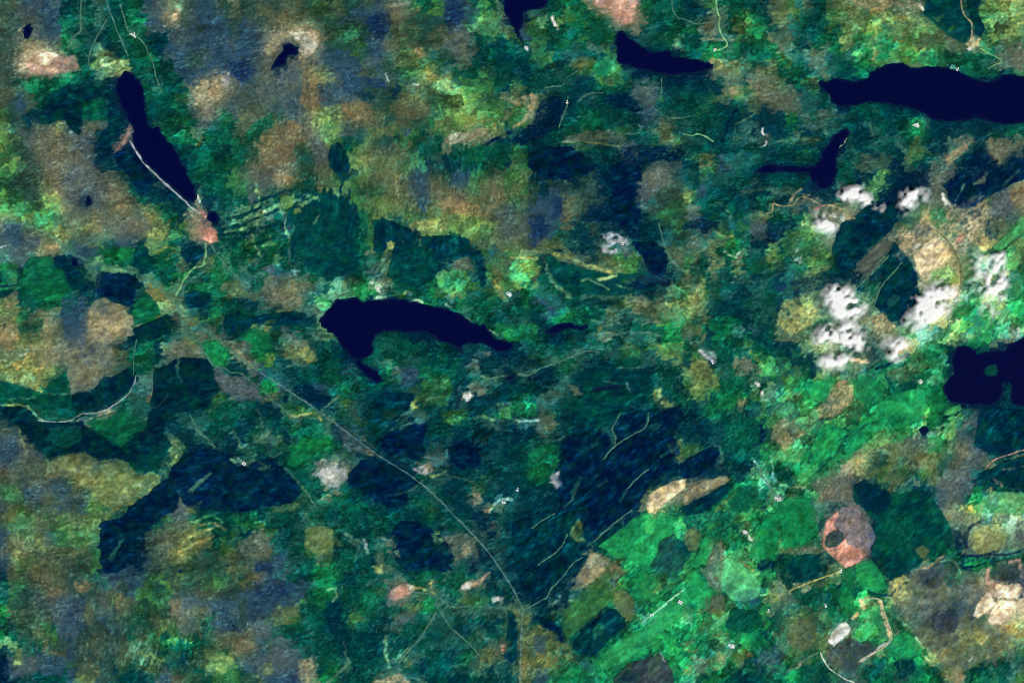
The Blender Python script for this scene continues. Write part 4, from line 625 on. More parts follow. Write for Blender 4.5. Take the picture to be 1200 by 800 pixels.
#g .5 312,415 322,414 322,422 314,424
#o .7 262,430 285,422 292,435 288,442 270,440
#m .8 252,432 262,438 275,440 290,450 300,455 305,465 290,470 270,462 258,455 252,445
#h .7 345,412 360,405 370,410 372,422 362,426 352,418
#s .8 306,445 318,442 325,455 315,462 306,455
#b .5 366,448 380,450 385,460 370,462
#n .7 340,455 360,448 378,460 390,465 372,478 355,470
#C .8 335,473 350,475 372,482 372,490 355,488 340,485
h 1.2 .8 340,487 355,486 372,484 376,492
y 1.2 .7 376,482 388,472 398,464
y 1 .8 245,482 260,470 275,465
y 1 .8 225,492 232,505 240,512 250,525
y 1 .8 273,505 278,515 283,524 290,520
y 1.5 .7 300,515 310,510 317,507
y 1 .7 302,480 308,500
#x .6 224,485 240,482 245,495 232,502
w 1.4 .9 285,543 289,546
y 1.2 .8 270,537 278,545 300,540 310,545
y 1 .7 315,538 330,530
#v .8 200,515 212,515 216,525 205,545 200,545
y 1.6 .7 222,575 235,565 246,554
g 1.5 .5 225,595 235,588
#s .6 340,525 360,515 385,510 395,520 380,535 355,545 340,545
y 1 .8 335,548 350,565 360,578 368,590
y .8 .7 368,592 380,582 388,575
#g .6 335,590 350,584 352,596 340,600
#m .7 205,590 222,592 220,600 205,600
#f .6 222,590 235,590 232,600 222,600
#b .7 472,432 488,430 490,445 478,452 472,445
#C .7 495,445 525,440 532,458 522,475 500,475 492,460
#C .8 520,485 540,480 544,490 530,498 518,496
#g .8 481,470 488,468 490,478 483,482
y 1.6 .8 466,492 474,484 482,482
y 1.4 .8 470,502 480,496 495,496
#y .6 485,482 496,484 498,496 488,496
A 2 .9 544,464 550,463 548,468
#l .7 558,455 570,454 570,464 560,464
y 1 .8 562,440 575,444 595,440
y 1.2 .7 556,430 562,436
#k .5 565,412 575,412 572,418
y 1 .6 498,475 500,468 520,464
#u .8 585,480 598,474 600,490 586,490
v 1.5 .5 555,490 565,488 578,492
#k .8 496,545 503,542 508,550 500,554
#L .7 484,548 498,544 505,555 490,555
v 1.4 .8 505,558 515,556 522,552
y 1.4 .6 510,545 522,538 525,528
#a .8 400,502 412,512 428,525 426,532 410,528 400,518
#j .7 425,524 435,528 440,534 430,534
#k .5 400,540 408,545 408,560 402,568
y 1 .6 455,580 470,578 485,572 498,560
y 1 .5 520,556 540,560 555,565
#k .8 553,578 562,575 566,588 556,592
w 1.6 .8 574,598 580,590 590,585 600,585
#k .8 566,592 575,594 575,600 566,600
y 1.2 .7 583,598 585,588 596,582
y 1.4 .8 607,438 618,440 628,434
y 1 .6 668,410 680,412 690,404 705,410
#y .5 625,465 640,460 648,450 662,445 668,435 662,460 650,475 635,478
#l .6 630,490 645,485 655,498 645,504 632,500
w 1 .8 605,492 620,494 632,492
#t .5 600,475 615,470 630,475 628,488 605,486
#k .5 665,450 676,455 685,462 675,464
L 1.6 .8 735,450 738,458
y 1 .7 705,446 718,448 725,450
y 1.4 .6 725,430 735,432 755,431
#q .8 728,420 748,418 755,426 740,430 728,428
#h .7 763,458 775,455 778,465 768,470
#h .6 776,470 785,468 788,476 778,476
#C .6 770,402 790,405 785,418 772,414
#s .7 620,530 640,520 655,522 655,540 645,560 630,570 618,560
#L .7 645,555 655,552 660,568 652,572 644,564
y 1 .6 640,517 655,515 660,512
#g .5 780,520 800,515 800,540 788,535
y .9 .8 683,560 675,572 672,585 660,595
y .9 .8 700,570 712,562
y .9 .7 735,575 728,588
#x .4 606,572 610,590 600,598
#g .9 812,425 822,419 830,424 838,440 845,450 830,458 820,465 812,455 808,440
#i .6 818,424 830,426 834,438 822,436
L 1.5 .8 820,412 830,418 838,424
#x .8 838,425 852,425 858,440 848,446 840,438
#l .8 862,420 880,422 895,435 890,438 870,432
g 1.2 .7 880,412 892,425 900,432
#u .5 890,415 925,420 930,430 905,445 895,435
A 1.2 .9 886,449 890,452
A 1.2 .9 892,462 895,458
#s .7 840,462 865,452 880,465 860,478 842,478
#k .7 864,468 875,466 874,475 866,477
#k .8 975,450 990,445 1000,455 1000,470 985,485 962,490 955,480 968,470
#k .7 905,500 920,490 935,498 945,510 932,515 920,528 905,515
#D .5 925,495 935,500 930,515 922,505
n 2 .9 892,500 896,510 892,518 885,522
#q .6 850,495 880,490 890,505 880,520 855,518
q 1.3 .8 950,545 965,535 985,515 997,508
q 1.2 .8 950,515 965,505 980,500 995,505
#C .6 800,525 820,520 826,526 810,535 800,538
y 1.4 .7 838,522 845,525 846,540
#k .7 834,562 850,556 856,562 845,570 832,575
#t .8 945,550 958,540 958,550 945,560
#k .8 985,545 1000,540 1000,560 990,556
w 1 .8 884,541 890,548 894,558 902,570
w 1 .7 903,535 906,548 906,560
#q .9 908,550 920,545 932,556 922,565 910,562
w 1 .6 906,560 915,568 930,572 945,570
q 1.2 .8 905,568 925,577 940,580
#l .8 950,565 975,555 995,560 1000,580 980,590 960,580
A 1.6 .9 910,582 917,584
#L .7 908,578 918,580 918,587 910,587
#n .8 890,595 900,590 900,600
B 2 .7 840,598 850,588 862,578
#u .4 895,590 905,588 905,600
#z .8 1045,402 1062,402 1060,412 1050,418 1045,410
z 2 .9 1000,421 1010,424 1018,423
#Q .6 1008,408 1025,405 1030,420 1018,425
n 1.5 .8 1028,432 1045,425 1065,415
#f .6 1040,435 1070,425 1075,435 1055,448 1045,446
n 1.2 .7 1038,440 1048,455
#q .8 1050,450 1078,445 1080,455 1060,458
w 1.4 .9 1077,447 1081,447
#p .6 1090,452 1104,450 1102,460 1092,458
q 1 .8 1035,470 1045,465 1060,458
n 1.2 .7 1000,510 1012,500 1025,495
n 1.2 .8 1108,488 1120,486 1128,480 1130,472
#s .8 1086,490 1102,485 1102,495 1095,505 1088,500
#h .4 1000,535 1015,520 1025,525 1025,545 1010,558 1000,555
#k .5 1000,530 1012,525 1010,545 1000,550
#t .5 1092,510 1108,505 1108,525 1098,525
#k .5 1122,525 1135,520 1135,535 1125,535
#n .7 1000,570 1010,562 1025,568 1042,576 1044,590 1030,600 1010,595
q 1.2 .9 1045,580 1065,577 1085,574
#w .6 1150,580 1175,576 1200,580 1200,598 1165,596
P 1 .8 1176,550 1190,548 1200,546
P 1.4 .7 1165,562 1175,568
#s .7 1140,572 1152,570 1152,590 1142,592
A 1.2 .5 1160,588 1164,584
#h .6 1125,592 1142,590 1140,600 1125,600
#e .6 40,645 90,638 92,655 80,670 45,665
#a .7 60,695 95,695 98,720 90,745 70,745 62,720
#i .5 98,705 112,705 112,725 100,728
#j .5 135,700 146,692 148,708 138,715
#j .6 88,680 105,678 105,692 92,692
#j .5 55,690 72,685 72,698 58,700
s 2 .6 0,700 4,720 8,740 15,755
v 1.2 .6 8,745 15,757 20,762
#a .8 25,770 40,768 40,790 12,795 15,780
#g .8 15,768 24,766 25,778 18,780
#b .8 42,772 75,770 75,790 45,792
#n .7 0,765 8,770 12,790 0,800
#p .8 28,790 45,785 60,795 60,800 25,800
#p .8 138,795 145,788 155,784 160,800 138,800
v 1 .6 155,775 160,762 166,750
v 1 .6 165,780 172,765 178,752
v 1 .6 175,782 182,768 186,755
v 1 .5 145,778 150,765
v 1 .5 185,785 190,772
D 1 .7 160,780 165,765
D 1 .7 170,785 176,768
#g .5 90,793 102,790 104,800 90,800
D 1.2 .7 172,718 188,715 200,710
y .8 .6 128,655 138,640 145,630
y .8 .5 140,650 148,638
#B .5 65,605 75,602 76,618 66,620
h 1.4 .8 212,645 225,638 240,632 250,628
h 1.2 .6 210,640 220,630 235,622 250,618
h 1.2 .6 235,615 250,612 265,620
#l .6 280,635 300,622 315,628 318,645 300,652 282,648
u 1.2 .6 230,610 250,602 260,612
#s .5 270,605 300,600 305,615 285,622
#c .6 298,660 312,655 315,668 302,670
#j .5 296,672 306,670 306,678 298,678
#c .4 300,680 340,678 350,690 320,700 300,695
#C .6 250,675 268,675 266,690 250,690
#j .5 202,700 212,698 214,712 204,715
#j .6 275,748 295,745 298,758 285,765 275,758
#g .7 255,770 272,765 275,778 262,790 252,785
#a .6 310,755 345,750 348,780 330,795 312,785
#g .5 305,775 320,775 320,790 308,790
#s .6 370,660 395,655 400,675 385,690 372,685
#k .6 350,775 365,768 372,790 360,800 352,795
#s .7 375,790 390,780 398,785 392,800 375,800
#o .8 382,705 400,700 400,740 395,735 384,722
y 1.4 .8 385,799 395,788 400,783
v 1 .7 385,690 392,688 395,698 390,704
y 1 .5 352,612 358,605 360,598
#B .7 505,625 515,622 520,635 510,640
#l .7 520,628 545,625 560,630 555,645 540,655 525,645
#k .5 540,640 550,632 552,648 542,652
y 1.4 .8 405,625 418,632 428,638 432,648
L 1.2 .5 427,632 430,642
y 1.2 .6 415,655 422,640
#v .8 462,645 468,642 470,652 465,655
#h .8 438,663 448,661 450,670 442,671
#R .7 462,690 478,685 480,696 465,702
#A .6 480,684 488,687 486,694 480,692
h 1.2 .8 485,688 495,689 510,695
#t .7 495,698 508,700 508,715 498,715
#B .6 475,708 495,705 495,712 480,722
#s .5 430,690 450,680 455,695 440,710 425,720 420,705
#C .6 410,720 425,715 420,730 412,735
#A .8 538,688 546,683 554,684 550,689 540,691
k 1.2 .9 552,687 565,680 573,670
#C .7 535,702 555,698 568,695 562,708 545,710
h 1 .8 505,680 506,690
y 1.2 .7 520,680 526,670
#A .8 578,699 586,698 588,705 580,706
y 2 .5 575,711 590,712 600,711
#x .7 505,715 525,712 535,722 530,735 515,732 505,725
y 1 .7 543,715 547,730
v 2.2 .6 460,775 466,770 478,762
v 1.4 .7 452,745 452,765 457,782
y 1.5 .7 452,776 466,775
#x .6 500,755 530,752 548,752 550,760 520,762 500,762
#x .6 545,745 565,740 575,752 562,760 552,762
y 1.4 .7 560,742 572,748 582,752
#f .8 568,760 582,758 586,765 575,778 562,775
#R .8 586,755 594,754 596,762 590,766
#f .6 590,752 600,750 600,762 594,765
y 1 .7 548,760 556,770 562,778
#t .5 540,765 555,762 558,772 545,776
#k .8 436,798 450,794 470,790 480,796 480,800 436,800
y 1 .8 470,792 485,795 500,799
y 1.4 .9 400,786 408,778 410,774
y 1 .7 402,750 406,765 409,775
y 1 .6 530,780 548,778 565,780 578,778 584,790
#g .8 668,622 675,610 681,608 682,620 688,635 678,636 670,630
y 1.2 .8 688,640 693,635 695,642
#k .8 683,648 692,642 700,648 692,656
#j .7 702,652 715,655 735,668 730,672 712,662
#b .6 712,680 724,678 725,686 715,690
#i .7 718,695 730,690 740,700 745,720 735,728 722,712
#s .5 735,672 755,670 755,690 740,692
#C .7 755,672 780,672 785,680 765,690 755,685
#u .6 755,610 770,605 765,630 758,650 750,640
#k .8 760,600 772,600 770,606 764,606
#t .8 735,655 745,650 752,660 742,668
y 1.8 .7 644,710 652,705 657,698
y 1.2 .8 648,718 650,725
y 2 .7 668,703 672,698
#f .8 612,735 635,732 655,745 670,760 680,780 655,770 640,790 620,800 608,800 610,760
#b .6 625,745 640,745 640,770 628,765
#j .6 610,778 618,776 618,784 612,785
#b .5 628,785 640,790 635,800 625,800
#s .8 655,785 675,775 690,790 680,800 655,800
#x .7 670,765 690,770 700,785 690,790 675,775
#s .5 725,740 750,735 752,750 735,758
w 1.2 .8 762,722 766,719
#n .7 720,800 735,785 750,790 745,800
#l .5 768,765 775,770 778,790 768,795
L 1.2 .8 773,765 780,775
#L .5 616,672 624,670 622,676
#f .8 800,630 808,618 820,622 818,640 808,645
#C .8 858,610 875,602 880,612 865,618
#l .8 830,638 845,632 850,645 845,690 835,690 822,668 830,662
#u .7 850,645 872,642 876,650 870,658 855,654
h 1 .8 868,658 885,670
A 1.2 .9 872,622 876,624
A 1.2 .9 878,628 881,632
#n .8 885,660 900,655 910,660 905,672 890,668
#I .8 893,668 905,665 905,678 895,680
#l .7 925,640 945,638 958,630 958,645 940,650 922,648
y 1.4 .7 912,665 914,680 918,692
y 1.2 .7 905,700 915,692 925,702 930,710
#g .7 892,696 912,694 912,705 895,708
h 1.4 .8 985,666 982,674
#l .7 825,700 848,695 850,715 830,720
#b .5 862,697 872,692 885,690 888,705 868,708
#g .8 925,715 935,712 940,722 930,725
y 1.2 .8 918,790 930,782 945,772 958,765
#k .8 930,778 940,775 945,772 935,784
A 1.6 .9 855,756 860,758
#k .6 840,765 850,768 850,778 842,776
#l .6 810,770 832,770 825,790 815,785
#b .6 890,765 905,755 920,765 915,778 895,778
#s .8 875,740 895,745 892,755 875,755
#y .8 950,605 960,598 962,610 955,615
#f .7 1072,645 1082,638 1090,645 1082,655
#q .5 1030,610 1070,605 1072,635 1040,640
k 1.2 .8 1075,668 1090,664 1100,656 1108,650
#x .8 1107,648 1120,648 1130,660 1128,668 1118,662 1108,658
v 1 .7 1104,658 1112,655 1120,660 1126,672
#s .8 1130,655 1150,653 1165,655 1150,662 1135,664
n 1.2 .9 1128,650 1145,651 1160,648 1170,645
n 1 .8 1128,650 1128,665 1140,664 1155,660
n 1.4 .8 1133,642 1132,625 1140,615 1152,610
n 1 .8 1160,650 1180,650 1200,645
#w .7 1150,602 1200,600 1200,615 1180,612 1150,610
#H .6 1190,612 1200,610 1200,635 1190,632
#h .8 1048,680 1060,672 1070,680 1068,700 1055,705 1046,692
#B .6 1070,688 1085,690 1085,698 1072,698
#q .6 1105,675 1120,672 1128,685 1110,688
#b .7 1115,705 1130,705 1140,712 1125,720 1116,716
#I .9 1005,725 1020,708 1030,710 1036,735 1030,750 1010,752 1000,745
z 2 .9 1010,704 1013,712
z 2 .9 1032,706 1038,725 1043,745
z 2 .7 1000,725 1005,720
L 1.4 .8 1010,775 1020,768 1032,758 1042,752
#H .7 1000,748 1015,758 1030,755 1020,766 1002,770
n 1.2 .7 1018,690 1030,697 1045,698 1050,690
#o .8 1048,775 1060,768 1075,775 1072,790 1055,795
q 1.2 .7 1045,760 1065,752
v 1.4 .6 1050,720 1065,735 1080,755 1095,768
v 1.4 .6 1080,765 1100,780 1115,790
#k .7 1120,785 1130,783 1130,798 1120,800
z 1.2 .8 1150,755 1158,745
A 1 .7 1136,775 1140,770
#h .5 1120,738 1145,735 1160,745 1150,760 1125,755
#h .5 1175,730 1195,725 1195,740 1180,745
#n .7 1195,688 1200,688 1200,702 1195,700
i 1 .9 1170,702 1182,702 1194,703
i 1 .8 1168,700 1170,712 1160,724
P 2 .8 1160,665 1156,675 1160,685
P 1.6 .8 1185,658 1195,655 1196,665
"""

MARK_A = np.zeros((RH, RW))
MARK_C = np.zeros((RH, RW, 3))
for ln in MARKS.strip().splitlines():
    f = ln.split()
    closed = f[0][0] in '#@'          # @: a wide ground tone that fields and woods lie over
    tone = f[0][-1]
    poly = pts(' '.join(f[2:] if closed else f[3:]))
    sl = window(poly, 7)
    if closed:
        a = float(f[1]) * sstep(1.5, -1.5, signed(poly, sl, 1.2) + 0.25 * n4[sl])
        a = a * np.clip(0.86 + 0.22 * h4[sl] + 0.15 * n7[sl], 0.2, 1.1)
    else:
        hw = float(f[1])
        a = float(f[2]) * sstep(hw + 0.9, hw - 0.5, signed(poly, sl, 0.9, False)) * np.clip(0.88 + 0.25 * n7[sl], 0.2, 1.1)
    a = np.clip(a, 0, 1)
    c = np.array(PAL[tone], float)
    LAND[sl] = LAND[sl] * (1 - a[..., None]) + c * a[..., None]
    rough[sl] = rough[sl] * (1 - a) + ROUGH.get(tone, 0.2) * a
    if f[0][0] == '@':
        continue
    na = MARK_A[sl] + a - MARK_A[sl] * a
    w_ = (a / np.maximum(na, 1e-6))[..., None]
    MARK_C[sl] = MARK_C[sl] * (1 - w_) + c * w_
    MARK_A[sl] = na

# the enclosed lowland is a patchwork: irregular plots, each a shade of its own, hedges between
def plots(size, ang, stretch, seed):
    r_ = np.random.default_rng(seed)
    a = math.radians(-ang)
    X, Y = PX + 2.0 * n7, PY + 2.0 * h8
    u = (X * math.cos(a) + Y * math.sin(a)) / (size * stretch) + 400
    v = (-X * math.sin(a) + Y * math.cos(a)) / size + 400
    jt = r_.random((997, 2))
    iu, iv = np.floor(u).astype(int), np.floor(v).astype(int)
    best, second, bid = np.full(u.shape, 9.0), np.full(u.shape, 9.0), np.zeros(u.shape, int)
    for du in (-1, 0, 1):
        for dv in (-1, 0, 1):
            h = ((iu + du) * 131 + (iv + dv) * 577) % 997
            d = np.maximum(np.abs(iu + du + jt[h, 0] - u), np.abs(iv + dv + jt[h, 1] - v)) * 0.7 + 0.3 * np.hypot(iu + du + jt[h, 0] - u, iv + dv + jt[h, 1] - v)
            nb = d < best
            second = np.where(nb, best, np.minimum(second, d))
            bid = np.where(nb, h, bid)
            best = np.where(nb, d, best)
    return r_.standard_normal((997, 3))[bid], second - best


green = np.clip((LAND[..., 1] - 0.5 * (LAND[..., 0] + LAND[..., 2])) / 45 - 0.15, 0, 1) * (1 - 0.6 * np.exp(-((PX - 470) / 160) ** 2 - ((PY - 200) / 90) ** 2))
shade = np.zeros((RH, RW, 3)); hedge = np.zeros((RH, RW))
for wgt, ang in ((w_se, 40), (1 - w_se, 8)):
    for size, am in ((8.0, 0.13), (15.0, 0.15)):
        sd, gap = plots(size, ang, 1.5, int(size) + ang)
        shade += wgt[..., None] * am * (sd[..., :1] * np.array([1, 1, 1]) + 0.5 * sd[..., 1:2] * np.array([1.3, 0.2, -0.6]))
        hedge += wgt * sstep(0.14, 0.03, gap) * 0.5 * (n14 > 0.2)
LAND = LAND * np.exp(shade * (0.25 + 0.75 * green[..., None])) * (1 - 0.35 * (hedge * green)[..., None])
# slanting lighter and darker streaks in the deep forest's colour
slant = band(3.6, 4.0, 36)
where = sstep(-0.3, 1.0, band(40)) * np.exp(-(((PX - 620) / 260) ** 2 + ((PY - 560) / 160) ** 2))
LAND = LAND * np.exp((0.26 * where * np.clip(slant, -1.8, 2.2))[..., None] * gloom)
# mottling: soft drifts of heath, then wisps of scrub, bank and stone a pixel or two wide
lum = (0.3 * n2 + 0.4 * fine + 0.5 * streak + 0.4 * streak2) * (1 - 0.8 * upland[..., 0]) + (0.5 * n3 + 0.45 * n2 + 0.3 * h4) * upland[..., 0] + 0.3 * n7 + 0.2 * g9
LAND = LAND * (1 + rough * 0.34 * np.clip(lum, -1.6, 2.2))[..., None]
warm = (0.5 * h4 + 0.7 * h8 + 0.4 * n30)[..., None]
LAND = LAND + (rough * 0.20)[..., None] * warm * np.array([13, 5, -12]) * (LAND.mean(-1, keepdims=True) / 80)
wisp = grain(2.4, 2.4)
wisp_on = sstep(-0.6, 1.2, band(22) + 0.5 * n7)
up = (sstep(0.5, 1.9, wisp) * (0.25 + 0.75 * wisp_on) * 0.55)[..., None]
dn = (sstep(0.4, 1.8, -wisp) * (0.25 + 0.75 * wisp_on) * 0.45)[..., None]
LAND = LAND * (1 - up) + (LAND * 1.25 + np.array([24, 38, 28])) * up
LAND = LAND * (1 - dn) + (LAND * 0.5 + np.array([0, 8, 14])) * dn
# pale threads: lanes, streams and banks too fine to build
thread = np.exp(-(g9 + 0.35 * n7) ** 2 / 0.012) * sstep(0.4, 1.2, h16 + 0.4 * h8)
thread2 = np.exp(-(n14 + 0.3 * n4) ** 2 / 0.004) * sstep(0.3, 1.1, band(25))
speck = sstep(2.1, 2.8, band(2.6) + 0.5 * h16)
th = np.clip(0.38 * thread + 0.48 * thread2 + 0.3 * speck, 0, 1)[..., None]
LAND = LAND * (1 - th) + (LAND * 0.6 + np.array([66, 84, 72])) * th
LAND = np.clip(LAND, 0, 255)
LAND = np.clip(LAND + 0.45 * (LAND - np.stack([blur(LAND[..., i], 1.2) for i in range(3)], -1)), 0, 255)

# ------------------------------------------------------------------ relief
HILLS = [(470, 210, 130, 85, 300), (330, 75, 120, 60, 280), (90, 215, 90, 70, 240), (60, 400, 70, 45, 160), (150, 700, 150, 90, 330),
         (300, 690, 110, 70, 220), (480, 60, 110, 60, 240), (710, 245, 90, 60, 260), (690, 560, 130, 70, 150), (900, 20, 120, 50, 120),
         (1080, 30, 120, 40, 140), (420, 560, 140, 60, 120), (20, 110, 50, 90, 200), (40, 580, 70, 60, 200), (770, 180, 90, 40, 140)]
DEM = 40 + 12 * band(90) + 8 * n30
for hx, hy, rx, ry, hh in HILLS:
    DEM = DEM + hh * np.exp(-((PX - hx) / rx) ** 2 - ((PY - hy) / ry) ** 2)
upl = sstep(70, 260, DEM)
DEM = (DEM + (4 + 6 * upl) * g9 + 5 * n14).astype(np.float32)
FINE = (1.5 * streak2 + (1.0 + 1.2 * upl) * n4).astype(np.float32)

# ------------------------------------------------------------------ outlines (picture coordinates, "x,y x,y ...")
LAKES = [
 ("long dark lake in the northwest with a causeway along its west shore", "146,83 153,84 160,92 168,102 170,112 169,122 172,132 174,146 180,150 186,148 190,156 198,166 203,172 210,184 216,195 222,208 229,222 231,232 226,238 217,235 207,225 196,214 184,204 172,193 161,178 155,168 156,150 150,138 142,127 138,118 135,108 136,98 140,90"),
 ("tiny square pond touching the pink quarry", "243,248 249,247 255,250 255,263 250,265 243,258"),
 ("small black teardrop pond above the cream bare patch in the northwest corner", "27,34 31,29 35,27 37,35 36,42 31,47 27,44"),
 ("black fish-shaped upland pond ringed by tan ground", "318,83 320,74 327,65 333,62 332,54 338,51 344,51 345,55 349,56 350,63 346,67 340,64 337,70 335,77 325,80"),
 ("tiny black upland pond on grey moor near the west edge", "100,235 104,228 107,233 109,239 105,243 100,240"),
 ("tiny dark pond beside the pale diagonal valley road", "82,302 89,303 93,310 91,314 85,312"),
 ("largest lake at the middle of the view, navy and tapering east", "374,374 382,366 390,357 394,350 400,350 408,349 418,349 425,355 436,351 448,351 456,350 464,350 474,350 482,352 490,354 500,356 512,359 525,363 538,366 545,372 552,377 560,381 568,381 575,388 578,395 590,398 602,402 603,408 594,412 584,413 575,407 566,402 556,403 548,402 541,405 542,412 546,416 540,416 536,408 526,401 515,400 505,392 495,388 480,390 466,389 455,388 445,390 438,394 437,400 437,414 432,418 421,420 412,419 405,412 399,403 392,393 384,387 376,380"),
 ("narrow dark pond trailing southeast off the middle lake", "413,420 421,421 432,429 442,437 450,446 443,448 432,443 424,437 418,430"),
 ("narrow ragged dark lake east of the middle lake", "637,389 645,383 655,379 667,378 672,381 680,381 689,379 691,383 685,387 675,386 668,385 660,388 650,391 642,391"),
 ("tiny narrow pond south of the middle lake's eastern tip", "590,443 600,438 607,440 605,444 592,447"),
 ("thin curved black tarn inside dark woodland south of centre", "691,459 700,453 715,451 730,452 732,454 720,455 710,456 695,460"),
 ("dark lake cut by the top edge with a thin southern arm", "592,-12 644,-12 643,4 635,10 625,11 615,15 613,25 609,35 612,45 615,56 610,48 602,36 596,25 590,12"),
 ("dark bent lake below the pink bare patch at the top", "719,47 722,37 730,35 735,40 736,45 747,49 752,55 762,59 772,60 782,57 787,61 788,67 794,65 800,67 815,69 822,72 837,75 835,80 825,83 815,86 800,87 785,90 775,86 760,85 747,80 737,76 725,75 722,67 721,55"),
 ("broad navy lake running off the northeast edge", "958,98 964,92 968,96 975,92 982,91 1000,95 1016,92 1023,83 1035,77 1050,73 1060,73 1068,79 1085,77 1105,78 1120,82 1135,88 1147,93 1158,96 1168,92 1176,86 1188,87 1200,90 1238,92 1238,144 1200,143 1185,146 1172,146 1158,142 1145,138 1130,142 1112,143 1098,141 1085,134 1070,128 1055,124 1040,121 1020,120 1000,124 985,124 974,120 972,112 966,105"),
 ("y-shaped dark lake with a long western arm below the broad lake", "995,149 997,155 991,163 985,173 981,184 982,193 981,206 976,216 967,222 959,219 952,212 947,203 940,202 926,202 912,202 897,203 881,202 889,197 901,191 912,193 926,193 941,195 955,194 961,189 964,179 971,169 977,159 984,152"),
 ("tiny black sliver of water in grey-green ground right of centre", "815,258 825,256 834,258 825,260"),
 ("navy two-lobed lake with a green island on the east edge", "1117,415 1122,406 1132,404 1144,410 1147,415 1160,411 1175,411 1180,410 1182,402 1190,400 1200,394 1238,390 1238,480 1200,477 1190,475 1185,467 1185,450 1175,446 1176,455 1175,465 1165,474 1155,476 1140,475 1125,472 1115,471 1107,462 1106,454 1112,442 1120,437 1117,430 1116,422"),
 ("small round black pond on pale heath below the two-lobed lake", "1076,504 1081,500 1087,501 1089,505 1084,510 1078,509"),
 ("thin black pool beside a tan oval at the northeast edge", "1139,213 1147,204 1153,200 1156,202 1149,209 1142,214"),
 ("pinprick black pond in heath left of a straight road, south of centre", "512,627 515,625 519,627 518,630 513,630"),
 ("pinprick black pond alone on dark moor in the lower left", "273,730 276,728 278,731 276,733 273,733"),
 ("pinprick black pond on olive moor below the lower-left dark wood", "211,667 214,665 217,667 215,670 211,670"),
]
